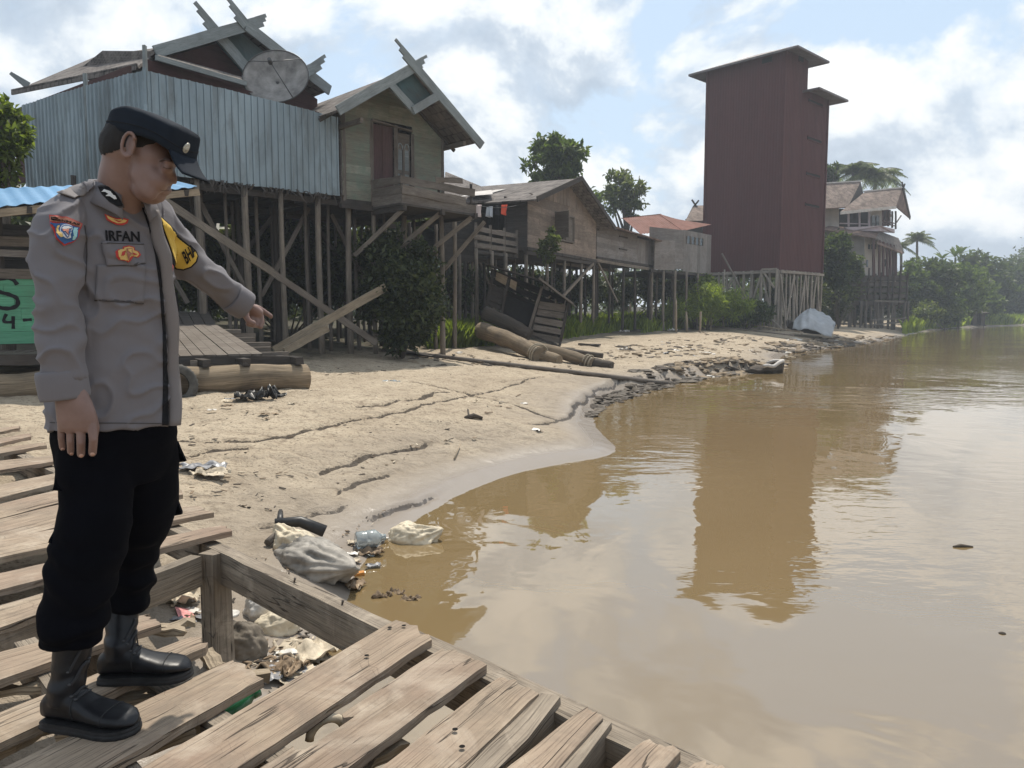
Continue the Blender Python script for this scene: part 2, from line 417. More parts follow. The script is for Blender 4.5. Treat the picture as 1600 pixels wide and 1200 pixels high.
def build_ground():
    xs = axis(-700, 900, -5.2, 4.2, 0.038, 1.045); ys = axis(-30, 1400, 3.2, 15.0, 0.038, 1.03)
    X, Y = np.meshgrid(xs, ys, indexing='ij'); Z, D, Ld, K = height(X, Y)
    nx, ny = X.shape
    me = bpy.data.meshes.new('ground'); co = np.stack([X, Y, Z], -1).reshape(-1, 3)
    idx = np.arange(nx * ny).reshape(nx, ny)
    q = np.stack([idx[:-1, :-1], idx[1:, :-1], idx[1:, 1:], idx[:-1, 1:]], -1).reshape(-1, 4)
    me.vertices.add(len(co)); me.vertices.foreach_set('co', co.astype(np.float32).ravel())
    me.loops.add(q.size); me.loops.foreach_set('vertex_index', q.astype(np.int32).ravel())
    me.polygons.add(len(q)); me.polygons.foreach_set('loop_start', np.arange(0, q.size, 4, dtype=np.int32))
    me.polygons.foreach_set('use_smooth', np.ones(len(q), bool))
    me.update(calc_edges=True); me.validate()
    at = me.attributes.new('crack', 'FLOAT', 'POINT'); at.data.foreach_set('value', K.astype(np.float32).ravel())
    at = me.attributes.new('inland', 'FLOAT', 'POINT'); at.data.foreach_set('value', (D * Ld).astype(np.float32).ravel())
    o = bpy.data.objects.new('ground', me); COL.objects.link(o); tag(o, kind='structure')
    m, nt, b = newmat('sandy_mud', 0.9, 0.25); L = nt.links
    geo = nt.nodes.new('ShaderNodeNewGeometry'); pos = geo.outputs['Position']
    sep = nt.nodes.new('ShaderNodeSeparateXYZ'); L.new(pos, sep.inputs[0])
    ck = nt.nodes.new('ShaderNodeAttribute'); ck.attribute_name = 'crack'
    il = nt.nodes.new('ShaderNodeAttribute'); il.attribute_name = 'inland'
    n1 = noise_(nt, pos, 0.7, 6, 0.6, 0.4); n2 = noise_(nt, pos, 5.0, 6, 0.65, 0.6); n3 = noise_(nt, pos, 26.0, 5, 0.65)
    dry = ramp(nt, n1, [(0.3, (0.335, 0.272, 0.198)), (0.55, (0.425, 0.352, 0.26)), (0.75, (0.49, 0.412, 0.308))])
    dry = mix(nt, ramp(nt, n2, [(0.33, 0.75), (0.48, 0.0)]), dry, (0.20, 0.155, 0.11))
    dry = mix(nt, ramp(nt, n3, [(0.34, 0.85), (0.46, 0.0)]), dry, (0.12, 0.092, 0.064))
    # litter of dark chips and husks lying on the sand
    vo = nt.nodes.new('ShaderNodeTexVoronoi'); vo.inputs['Scale'].default_value = 9; vo.inputs['Randomness'].default_value = 1; L.new(pos, vo.inputs['Vector'])
    chips = math_(nt, 'MULTIPLY', ramp(nt, vo.outputs['Distance'], [(0.10, 1.0), (0.16, 0.0)]), ramp(nt, n2, [(0.5, 0.0), (0.6, 1.0)]))
    dry = mix(nt, chips, dry, (0.06, 0.045, 0.035))
    wetc = ramp(nt, n2, [(0.3, (0.215, 0.175, 0.13)), (0.7, (0.30, 0.25, 0.195))])
    wf = math_(nt, 'ADD', il.outputs['Fac'], math_(nt, 'MULTIPLY', math_(nt, 'SUBTRACT', n1, 0.5), 2.2))
    wet = ramp(nt, math_(nt, 'DIVIDE', wf, 4.0), [(0.12, 1.0), (0.50, 0.0)])
    col = mix(nt, wet, dry, wetc)
    shine = ramp(nt, il.outputs['Fac'], [(0.25, 1.0), (0.75, 0.0)])
    col = mix(nt, shine, col, (0.25, 0.215, 0.18))
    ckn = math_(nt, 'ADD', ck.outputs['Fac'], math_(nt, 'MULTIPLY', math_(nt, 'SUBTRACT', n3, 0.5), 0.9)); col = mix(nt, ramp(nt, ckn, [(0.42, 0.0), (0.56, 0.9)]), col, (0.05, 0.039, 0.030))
    # river silt under water, leaf litter and weeds inland, house gloom put into their dark colour
    inl = ramp(nt, math_(nt, 'DIVIDE', math_(nt, 'ADD', il.outputs['Fac'], math_(nt, 'MULTIPLY', n1, 6)), 40.0), [(0.235, 0.0), (0.295, 1.0)])
    veg_gloom = ramp(nt, n2, [(0.35, (0.055, 0.045, 0.033)), (0.52, (0.07, 0.06, 0.04)), (0.68, (0.06, 0.08, 0.032))])
    col = mix(nt, inl, col, veg_gloom)
    L.new(col, b.inputs['Base Color'])
    rg = mix(nt, wet, (0.92,) * 3, (0.62,) * 3); rg = mix(nt, shine, rg, (0.22,) * 3); L.new(rg, b.inputs['Roughness'])
    h = math_(nt, 'ADD', math_(nt, 'MULTIPLY', n3, 0.55), math_(nt, 'MULTIPLY', n2, 1.8))
    bp = bump(nt, b, h, 0.9, 0.075)
    L.new(math_(nt, 'SUBTRACT', 0.75, math_(nt, 'MULTIPLY', shine, 0.68)), bp.inputs['Strength'])
    me.materials.append(m); return o
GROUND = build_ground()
def build_water():
    mb = MB(); s = 1500
    mb.face([mb.vert(p) for p in ((-300, -40, WATER_Z), (s, -40, WATER_Z), (s, s, WATER_Z), (-300, s, WATER_Z))])
    m, nt, b = newmat('muddy_river_water', 0.02, 0.5); L = nt.links
    geo = nt.nodes.new('ShaderNodeNewGeometry'); pos = geo.outputs['Position']
    n0 = noise_(nt, pos, 0.18, 4, 0.5, 0.6)
    L.new(ramp(nt, n0, [(0.3, (0.178, 0.124, 0.058)), (0.7, (0.208, 0.150, 0.076))]), b.inputs['Base Color'])
    b.inputs['IOR'].default_value = 2.5; b.inputs['Specular IOR Level'].default_value = 0.5
    # ripples: long low waves, fine chop in patches
    w1 = noise_(nt, pos, 1.1, 3, 0.45, 0.5, stretch=(1.0, 0.75, 1))
    w2 = noise_(nt, pos, 5.0, 3, 0.5, 0.3, stretch=(0.6, 1.2, 1), off=(3, 1, 0))
    pt = noise_(nt, pos, 0.15, 3, 0.5, 0.3, off=(8, 4.4, 0))
    patch = ramp(nt, pt, [(0.46, 0.06), (0.60, 1.0)])
    h = math_(nt, 'ADD', math_(nt, 'MULTIPLY', w1, 1.0), math_(nt, 'MULTIPLY', math_(nt, 'MULTIPLY', w2, 0.55), patch))
    # two ruffled strips where the current breaks the mirror
    sp = nt.nodes.new('ShaderNodeSeparateXYZ'); L.new(pos, sp.inputs[0]); nz = noise_(nt, pos, 0.5, 4, 0.6, 0.4, off=(2, 7, 0), stretch=(.6, 1.3, 1))
    def strip(yc, wd, x0, x1, x2, x3, amp):
        dy = math_(nt, 'DIVIDE', math_(nt, 'ADD', math_(nt, 'ABSOLUTE', math_(nt, 'SUBTRACT', sp.outputs[1], yc)), math_(nt, 'MULTIPLY', math_(nt, 'SUBTRACT', nz, 0.5), wd * 3)), wd)
        a_ = ramp(nt, dy, [(0.35, 1.0), (0.9, 0.0)]); b_ = ramp(nt, math_(nt, 'DIVIDE', sp.outputs[0], 40.0), [(x0 / 40, 0.0), (x1 / 40, 1.0), (x2 / 40, 1.0), (x3 / 40, 0.0)]); return math_(nt, 'MULTIPLY', math_(nt, 'MULTIPLY', a_, b_), amp)
    w3 = noise_(nt, pos, 3.6, 2, 0.45, 0.3, stretch=(0.5, 1.25, 1), off=(1, 5, 0))
    rf = math_(nt, 'ADD', strip(17.6, 2.4, 3.5, 5.5, 11, 15, 3.2), strip(9.6, 1.4, .8, 1.4, 2.6, 3.6, 1.0))
    h = math_(nt, 'ADD', h, math_(nt, 'MULTIPLY', w3, rf))
    bump(nt, b, h, 0.055, 0.25)
    o = mb.build('river_water', m); tag(o, kind='structure'); return o
build_water()
# ---------------------------------------------------------------- materials for houses
def corr_tin(name, c0, c1, rust, rust_amt, rough=0.45, metal=0.6, sheet=1.0):
    m, nt, b = newmat(name, rough, 0.4); L = nt.links
    tc = nt.nodes.new('ShaderNodeTexCoord'); geo = nt.nodes.new('ShaderNodeNewGeometry')
    n = noise_(nt, tc.outputs['Object'], 0.8, 5, 0.6, 0.4); n2 = noise_(nt, tc.outputs['Object'], 2.2, 6, 0.7, 0.6, stretch=(1, 1, 0.25))
    col = mix(nt, n, c0, c1)
    col = mix(nt, ramp(nt, n2, [(0.48, 0.0), (0.68, rust_amt)]), col, rust)
    # sheets differ a little in tone
    sh = nt.nodes.new('ShaderNodeTexNoise'); sh.noise_dimensions = '1D'
    sx = nt.nodes.new('ShaderNodeSeparateXYZ'); L.new(tc.outputs['UV'], sx.inputs[0])
    L.new(math_(nt, 'FLOOR', math_(nt, 'MULTIPLY', sx.outputs[0], 1.25)), sh.inputs['W']); sh.inputs['Scale'].default_value = 3.7
    col = mix(nt, 1.0, col, ramp(nt, sh.outputs[0], [(0.3, 1 - .22 * sheet), (0.7, 1 + .12 * sheet)]), 'MULTIPLY')
    L.new(col, b.inputs['Base Color']); b.inputs['Metallic'].default_value = metal
    L.new(ramp(nt, n2, [(0.4, rough), (0.7, 0.8)]), b.inputs['Roughness'])
    bump(nt, b, noise_(nt, tc.outputs['Object'], 3.0, 3), 0.25, 0.03)
    return m
M['tin'] = corr_tin('corrugated_zinc', (0.20, 0.25, 0.275), (0.30, 0.355, 0.38), (0.16, 0.165, 0.16), 0.5, 0.42, 0.5)
M['tin_red'] = corr_tin('red_oxide_tin', (0.082, 0.034, 0.034), (0.104, 0.044, 0.043), (0.072, 0.037, 0.036), 0.6, 0.7, 0.0, 0.35)
M['roof_red'] = corr_tin('rusty_red_roof_tin', (0.12, 0.046, 0.034), (0.17, 0.068, 0.05), (0.095, 0.05, 0.038), 0.5, 0.6, 0.1)
for n_ in ('roof_red', 'tin_red'): M[n_].node_tree.nodes['Principled BSDF'].inputs['Specular IOR Level'].default_value = .08
M['roof_blue'] = corr_tin('blue_roof_tin', (0.10, 0.24, 0.42), (0.14, 0.31, 0.50), (0.16, 0.24, 0.32), 0.25, 0.45, 0.1)
def shingle(name, a, b_):
    m, nt, b = newmat(name, 0.9, 0.15); L = nt.links
    tc = nt.nodes.new('ShaderNodeTexCoord')
    br = nt.nodes.new('ShaderNodeTexBrick'); L.new(tc.outputs['UV'], br.inputs['Vector'])
    br.inputs['Color1'].default_value = (*a, 1); br.inputs['Color2'].default_value = (*b_, 1)
    br.inputs['Mortar'].default_value = (a[0] * .35, a[1] * .35, a[2] * .35, 1)
    br.inputs['Scale'].default_value = 1.0; br.inputs['Brick Width'].default_value = 0.22; br.inputs['Row Height'].default_value = 0.26
    br.inputs['Mortar Size'].default_value = 0.018; br.inputs['Bias'].default_value = 0.1
    n = noise_(nt, tc.outputs['Object'], 2.0, 6, 0.7, 0.4)
    col = mix(nt, ramp(nt, n, [(0.4, 0.0), (0.7, 0.7)]), br.outputs[0], tuple(min(1, c * 2.1) for c in b_))
    L.new(col, b.inputs['Base Color']); bump(nt, b, br.outputs['Fac'], -0.6, 0.02); return m
M['shingle'] = shingle('old_wood_shingles', (0.075, 0.066, 0.062), (0.13, 0.115, 0.105))
M['shingle_brown'] = shingle('brown_wood_shingles', (0.10, 0.07, 0.056), (0.145, 0.10, 0.082))
M['shingle_tan'] = shingle('tan_wood_shingles', (0.13, 0.10, 0.085), (0.185, 0.145, 0.122))
M['white_wall'] = plain('old_white_wall_paint', (0.40, 0.37, 0.335), 0.85, 0.2, 0.18, 0.9)
M['grey_wall'] = plain('grey_wall_render', (0.20, 0.198, 0.195), 0.85, 0.2, 0.2, 0.8)
M['mauve_wall'] = plain('mauve_balcony_paint', (0.42, 0.36, 0.38), 0.85, 0.2, 0.15, 1.0)
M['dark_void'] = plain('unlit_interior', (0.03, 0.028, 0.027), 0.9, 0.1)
M['glass_dark'] = plain('window_glass', (0.04, 0.05, 0.055), 0.12, 0.5, 0.2)
M['metal_dark'] = plain('dark_iron', (0.05, 0.05, 0.052), 0.5, 0.5)
M['trim_white'] = plain('chalky_trim_paint', (0.50, 0.47, 0.44), 0.8, 0.2, 0.15, 3)
def xy_on_line(px, o, u, y=490):
    """distance along the ground line o+u*t whose photo column is px"""
    k = (px - 800) / FPX / math.cos(PITCH)
    return (k * o[1] - o[0]) / (u[0] - k * u[1])
class Frame:
    def __init__(s, o, u):
        s.o = V((o[0], o[1], 0)); s.u = V((u[0], u[1], 0)).normalized(); s.n = V((-s.u.y, s.u.x, 0))
    def P(s, a, b, z): return s.o + s.u * a + s.n * b + V((0, 0, z))
    def a_at(s, px, b=0.0):
        q = s.o + s.n * b; return xy_on_line(px, q, s.u)
    def z_at(s, a, b, py):   # height of the point of the vertical line (a,b) seen at photo row py
        p = s.P(a, b, 0); d = ray(800, py); return CAM.z + d.z / d.y * p.y
def board_wall(mb, A, B, z0, z1, bh=0.2, th=0.025, top=None, holes=(), vertical=False, gap=0.004, jit=0.004):
    """clapboard wall from A to B; top(u)=roof line height, holes=(u0,u1,z0,z1)"""
    A = V((A[0], A[1], 0)); B = V((B[0], B[1], 0)); L = (B - A).length; u = (B - A) / L; n = V((u.y, -u.x, 0))
    top = top or (lambda t: z1)
    if vertical:
        t = 0
        while t < L - 0.01:
            w = min(bh * random.uniform(.9, 1.1), L - t); zt = top(t + w / 2)
            segs = [(z0, zt)]
            for h in holes:
                if t + w / 2 > h[0] and t + w / 2 < h[1]:
                    segs = [s for q in segs for s in ((q[0], min(q[1], h[2])), (max(q[0], h[3]), q[1])) if s[1] - s[0] > .01]
            for s in segs:
                p = A + u * (t + w / 2) + n * random.uniform(-jit, jit)
                mb.bar(p + V((0, 0, s[0])), p + V((0, 0, s[1])), w - gap, th, up=n)
            t += w
        return mb
    z = z0; zmax = max(top(L * k / 40) for k in range(41))
    while z < zmax - 0.01:
        h = min(bh * random.uniform(.92, 1.08), zmax - z); zm = z + h * 0.5
        ts = [L * k / 120 for k in range(121) if top(L * k / 120) >= z + h * 0.5]
        if ts:
            segs = [(min(ts), max(ts))]
            for q in holes:
                if zm > q[2] and zm < q[3]:
                    segs = [s for g in segs for s in ((g[0], min(g[1], q[0])), (max(g[0], q[1]), g[1])) if s[1] - s[0] > .02]
            for s in segs:
                # long runs are made of two boards butted
                cuts = [s[0]] + ([random.uniform(.3, .7) * (s[1] - s[0]) + s[0]] if s[1] - s[0] > 2.2 else []) + [s[1]]
                for c0, c1 in zip(cuts[:-1], cuts[1:]):
                    o = n * random.uniform(-jit, jit) + V((0, 0, zm))
                    tl = n * 0.008
                    mb.bar(A + u * c0 + o, A + u * (c1 - .003) + o, th, h - gap, up=V((0, 0, 1)) + n * 0.05)
        z += h
    return mb
def corrugated(mb, A, B, zb, zt, pitch=0.16, depth=0.028, out=None):
    """ribbed sheet metal wall A->B; zb, zt: heights at both ends; real ribs"""
    A = V((A[0], A[1], 0)); B = V((B[0], B[1], 0)); L = (B - A).length; u = (B - A) / L; n = V((u.y, -u.x, 0))
    prof = [(0, 0), (.62, 0), (.70, 1), (.88, 1), (.96, 0)]
    k = int(L / pitch); pts = []
    for i in range(k + 1):
        for f, d in prof:
            t = (i + f) * pitch
            if t <= L: pts.append((t, d))
    prev = None
    for t, d in pts:
        wob = 0.012 * math.sin(t * 1.7) + 0.008 * math.sin(t * 4.1 + 1)
        p = A + u * t + n * (d * depth + wob); f = t / L; a = math.floor(t / 0.8) * 1.7
        jb = 0.05 * (math.sin(a * 12.9) ); jt = 0.035 * math.sin(a * 7.7)
        lo = p + V((0, 0, lerp(zb[0], zb[1], f) + jb)); hi = p + V((0, 0, lerp(zt[0], zt[1], f) + jt))
        md = (lo + hi) / 2 + n * 0.01 * math.sin(t * 2.3)
        ids = [mb.vert(lo), mb.vert(md), mb.vert(hi)]
        ids2 = [mb.vert(x - n * 0.004) for x in (lo, md, hi)]
        if prev:
            t0 = prev[2]
            for k2 in range(2):
                mb.face((prev[0][k2], ids[k2], ids[k2 + 1], prev[0][k2 + 1]), [(t0, k2), (t, k2), (t, k2 + 1), (t0, k2 + 1)])
                mb.face((prev[1][k2 + 1], ids2[k2 + 1], ids2[k2], prev[1][k2]), [(t0, k2 + 1), (t, k2 + 1), (t, k2), (t0, k2)])
        prev = (ids, ids2, t)
    return mb
def roof_sheet(mb, a, b, c, d, pitch=0.2, depth=0.03, th=0.004):
    """corrugated roof plane: a->b along the eave, a->d up the slope"""
    a, b, c, d = V(a), V(b), V(c), V(d); n = (b - a).cross(d - a).normalized(); L = (b - a).length; k = max(2, int(L / pitch * 4))
    prev = None
    for i in range(k + 1):
        f = i / k; o = n * (depth * (0.5 + 0.5 * math.cos(f * L / pitch * 2 * math.pi)))
        p, q = lerp(a, b, f) + o, lerp(d, c, f) + o
        ids = [mb.vert(p), mb.vert(q), mb.vert(p - n * th), mb.vert(q - n * th)]; l2 = (q - p).length
        if prev:
            t0 = prev[1]; t = f * L; j = prev[0]
            mb.face((j[0], ids[0], ids[1], j[1]), [(t0, 0), (t, 0), (t, l2), (t0, l2)], True)
            mb.face((j[3], ids[3], ids[2], j[2]), [(t0, l2), (t, l2), (t, 0), (t0, 0)], True)
        prev = (ids, f * L)
    return mb
def posts(parent, pts, r=0.07, mat=None, name='post', square=False):
    for p, zt in pts:
        mb = MB(); zb = g0(p.x, p.y) - 0.25; jx, jy = random.gauss(0, .03), random.gauss(0, .03)
        rr = r * random.uniform(.85, 1.15)
        if square: mb.bar((p.x + jx, p.y + jy, zb), (p.x, p.y, zt), rr * 2, rr * 2, up=(0.7, -0.7, 0))
        else:
            n = 7; pp = [V((p.x + jx * (1 - t), p.y + jy * (1 - t), lerp(zb, zt, t))) + V((math.sin(t * 5 + p.x) * .012, math.cos(t * 4 + p.x) * .012, 0)) for t in [i / n for i in range(n + 1)]]
            mb.tube(pp, [rr * lerp(1.08, .92, i / n) for i in range(n + 1)], 8)
        mb.build(name, mat or M['wood_post'], parent)
def bars(parent, name, lst, mat, w=0.08, h=0.12, each=True):
    if each:
        for a, b in lst: MB().bar(a, b, w, h, seg=3, jit=0.006).build(name, mat, parent)
    else:
        mb = MB()
        for a, b in lst: mb.bar(a, b, w, h)
        mb.build(name, mat, parent)
# ================================================================ big house behind the tin wall
F1 = Frame((-7.73, 16.7), (0.72, 0.70))
def tin_house():
    F = F1; root = thing('stilt_house', 'large house on stilts behind a tall zinc wall, roof with long crossed horn boards', 'house', F.P(0, 0, 0))
    zc_t, zc_b = F.z_at(0, 0, 110), F.z_at(0, 0, 270); aR = F.a_at(541); zr_t, zr_b = F.z_at(aR, 0, 186), F.z_at(aR, 0, 308)
    K = F.P(0, 0, 0); Rr = F.P(aR, 0, 0); Lf = U(34, 165, 19.6); Lz = Lf.z; Lb = U(34, 300, 19.6).z
    mb = MB(); corrugated(mb, K, Rr, (zc_b, zr_b), (zc_t, zr_t)); corrugated(mb, Lf, K, (Lb, zc_b), (Lz, zc_t), pitch=0.17)
    mb.bar(V((K.x, K.y, zc_b)), V((K.x, K.y, zc_t + .05)), .07, .07, up=(1, 0, 0))
    mb.build('tin_wall', M['tin'], root)
    # floor, dark underside and joists
    mb = MB(); zf = min(zc_b, zr_b) + 0.1
    Bk = F.n * 8.5
    mb.slab(V((K.x, K.y, zf)) + F.n * .05, V((Rr.x, Rr.y, zf)) + F.n * .05, V((Rr.x, Rr.y, zf)) + Bk, V((Lf.x, Lf.y, zf)) + Bk * .7, 0.06, (0, 0, 1))
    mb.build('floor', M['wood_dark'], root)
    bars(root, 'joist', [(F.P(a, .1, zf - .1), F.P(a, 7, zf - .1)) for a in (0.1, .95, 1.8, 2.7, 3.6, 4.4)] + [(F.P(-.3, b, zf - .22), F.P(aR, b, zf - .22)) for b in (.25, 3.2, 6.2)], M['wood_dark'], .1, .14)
    # front posts as in the photo, more rows behind
    front = []
    for px in (319, 392, 447, 503, 549): p = F.P(F.a_at(px, .15), .15, 0); front.append((p, zf))
    posts(root, front, .075)
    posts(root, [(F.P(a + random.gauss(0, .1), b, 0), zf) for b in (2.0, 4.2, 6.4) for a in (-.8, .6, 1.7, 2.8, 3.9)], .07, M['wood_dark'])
    posts(root, [(F.P(a + random.gauss(0, .15), b + random.gauss(0, .12), 0), zf) for b in (1.0, 3.1) for a in (-.5, .35, 1.3, 2.2, 3.2, 4.3)], .05, M['wood_grey'])
    bars(root, 'brace', [(F.P(1.4, 1.0, zf - .3), F.P(2.9, 1.05, 1.1)), (F.P(4.4, 1.1, zf - .3), F.P(3.0, 1.1, 1.6)), (F.P(-.3, 1.0, zf - .3), F.P(1.1, 1.0, 1.4)), (F.P(2.4, 3.0, zf - .3), F.P(1.2, 3.1, 1.2))], M['wood_grey'], .05, .11)
    bars(root, 'brace', [(F.P(.9, 2.0, zf - .3), F.P(2.6, 2.1, 1.6)), (F.P(3.9, 2.0, zf - .4), F.P(2.3, 2.2, 1.8)), (F.P(.2, 4.2, zf - .3), F.P(2.0, 4.2, 1.0)), (F.P(1.0, .4, zf - .2), F.P(2.4, 3.2, 1.4))], M['wood_dark'], .05, .12)
    # ragged strips hanging under the wall
    for i in range(26):
        mb = MB()
        a = random.uniform(1.2, aR - .2); p = F.P(a, -.03, lerp(zc_b, zr_b, a / aR) + .02)
        for k in range(random.randint(2, 5)):
            d = V((random.gauss(0, .12), random.gauss(0, .08), -random.uniform(.05, .32)))
            q = p + V((random.gauss(0, .1), random.gauss(0, .03), 0)); s = random.uniform(.02, .06)
            mb.slab(q, q + F.u * s, q + d + F.u * s * .4, q + d, .004)
        mb.build('hanging_strip', M['wood_dark'], root)
    # main gable roof: the ridge runs back from the river side
    Yg = 20.2
    apex = U(381, 42, Yg); eL = U(241, 82, 18.6); eR = U(512, 143, 22.3)
    inner = U(336, 54, 20.0)
    back = F.n * 7.5
    ap, l, r = apex + F.n * .02, eL + F.n * .02, eR + F.n * .02
    mb = MB(); mb.slab(l, l + back, ap + back, ap, .07); mb.slab(r + back, r, ap, ap + back, .07)
    mb.build('roof', M['shingle'], root)
    gp = F.n * 0.55
    mb = MB(); low = lambda p: V((p.x, p.y, 6.2))
    mb.poly([low(l) + gp, low(r) + gp, r + gp - V((0, 0, .1)), ap + gp - V((0, 0, .15)), l + gp - V((0, 0, .1))], .05, -F.n)
    mb.build('gable', M['gable_red'], root)
    # diamond panel between the crossed boards
    q1 = U(336, 54, 20.0); q2 = U(452, 108, 21.0); q3 = U(400, 128, 20.4)
    MB().poly([q1 + F.n * .2, q3 + F.n * .2, q2 + F.n * .2, ap + F.n * .2 - V((0, 0, .05))], .03, -F.n).build('gable_panel', M['gable_blue'], root)
    def barge(p, q, w=.27):
        MB().bar(p, q, .05, w, up=(0, 0, 1), w1=.05, h1=w, seg=6, jit=.004).build('bargeboard', M['barge'], root)
    def horn(p, q):   # stepped tip of a bargeboard
        mb = MB(); d = (q - p); up = V((0, 0, 1)); up = (up - d.normalized() * up.dot(d.normalized())).normalized()
        mb.bar(p, p + d * .45, .05, .27); mb.bar(p + d * .45 + up * .05, p + d * .8 + up * .05, .05, .17); mb.bar(p + d * .8 + up * .09, q + up * .09, .05, .09)
        mb.build('horn', M['barge'], root)
    f = -F.n * .06
    barge(eL + f, U(400, 36, 20.4) + f); horn(U(400, 36, 20.4) + f, U(416, 31, 20.6) + f)
    f2 = -F.n * .13
    barge(eR + f2, apex + f2); horn(apex + f2, U(349, 3, 19.8) + f2)
    barge(U(390, 118, 20.6) + f2, inner + f2); horn(inner + f2, U(297, 9, 19.6) + f2)
    barge(U(440, 128, 20.9) + f, U(487, 108, 21.5) + f); horn(U(487, 108, 21.5) + f, U(509, 93, 21.8) + f)
    # left eave and the lower lean-to that sweeps out over the side wall
    e0 = U(160, 81, 21.0)
    MB().slab(e0 + V((0, 0, .03)), eL + V((0, 0, .03)), eL + F.n * 3, e0 + F.n * 3, .06, (0, 0, 1)).build('eave', M['shingle'], root)
    a, b, c, d = U(20, 143, 21.2), U(215, 103, 17.6), U(262, 72, 20.5), U(150, 88, 24.5)
    mb = MB(); mb.slab(a, b, c, d, .06); mb.bar(a + V((0, -.04, -.03)), b + V((0, -.04, -.03)), .04, .14)
    mb.build('lean_to_roof', M['shingle'], root)
    MB().bar(U(44, 134, 21.0), U(16, 114, 20.8), .05, .2, h1=.08).build('horn', M['barge'], root)
    # dark wall below the roofs, with short studs over the tin
    mb = MB()
    mb.slab(V((Lf.x, Lf.y, 4.5)) + F.n * .9, V((K.x, K.y, 4.5)) + F.n * .9, V((K.x, K.y, 6.55)) + F.n * .9, V((Lf.x, Lf.y, 6.35)) + F.n * .9, .05)
    mb.slab(V((K.x, K.y, 4.5)) + F.n * .85 + F.u * .3, V((Rr.x, Rr.y, 4.5)) + F.n * .85, V((Rr.x, Rr.y, 6.35)) + F.n * .85, V((K.x, K.y, 6.75)) + F.n * .85 + F.u * .3, .05)
    mb.build('inner_wall', M['gable_red'], root)
    bars(root, 'stud', [(F.P(.05, .12, zc_b), F.P(.05, .12, zc_t + .55)), (lerp(V((K.x, K.y, zc_b)), V((Lf.x, Lf.y, zc_b)), .42) + F.n * .15, lerp(V((K.x, K.y, zc_t + .35)), V((Lf.x, Lf.y, zc_t + .3)), .42) + F.n * .15)], M['barge'], .07, .09)
    # front shed roof edge from the gable foot down to the dish
    MB().bar(U(243, 90, 17.4), U(385, 131, 18.9), .05, .11).build('fascia', M['barge'], root)
    mb = MB(); mb.slab(U(243, 88, 17.4), U(385, 129, 18.9), U(385, 122, 20.1), U(250, 84, 19.2), .03); mb.build('shed_roof', M['shingle'], root)
    return root
tin_house()
def dish():
    F = F1; c = U(432, 123, 19.5); root = thing('satellite_dish', 'big old satellite dish mounted above the zinc wall', 'satellite dish', c)
    ax = (V((0.05, -0.93, 0.36))).normalized(); x = ax.cross(V((0, 0, 1))).normalized(); y = x.cross(ax)
    r = 0.80; mb = MB()
    def fn(u, v):
        a = 2 * math.pi * u; q = v * r; return c + x * (q * math.cos(a)) + y * (q * math.sin(a)) * 0.94 + ax * (0.22 * (v * v - 1) + .1)
    mb.grid(fn, 36, 8, True, True); mb.build('reflector', [plain('dull_dish_paint', (0.25, 0.24, 0.23), .7, .2, .3, 3.5)], root)
    o = root.children[0]; md = o.modifiers.new('solid', 'SOLIDIFY'); md.thickness = .012
    mb = MB(); mb.tube([c + x * (r * math.cos(t)) + y * (r * .94 * math.sin(t)) + ax * .1 for t in [k * 2 * math.pi / 36 for k in range(37)]], .014, 6); mb.build('rim', M['metal_dark'], root)
    mb = MB(); feed = c + ax * .62
    for t in (0.6, 2.4, 4.1): mb.tube([c + x * (r * math.cos(t)) + y * (r * .94 * math.sin(t)) + ax * .1, feed], .012, 6)
    mb.build('strut', M['metal_dark'], root)
    MB().tube([feed - ax * .04, feed + ax * .1], [.06, .045], 10).build('feed_horn', M['metal_dark'], root)
    MB().tube([c - ax * .1, c - ax * .3 - V((0, 0, .3)), c - ax * .3 - V((0, 0, 1.2))], .04, 8).build('mast', M['metal_dark'], root)
dish()
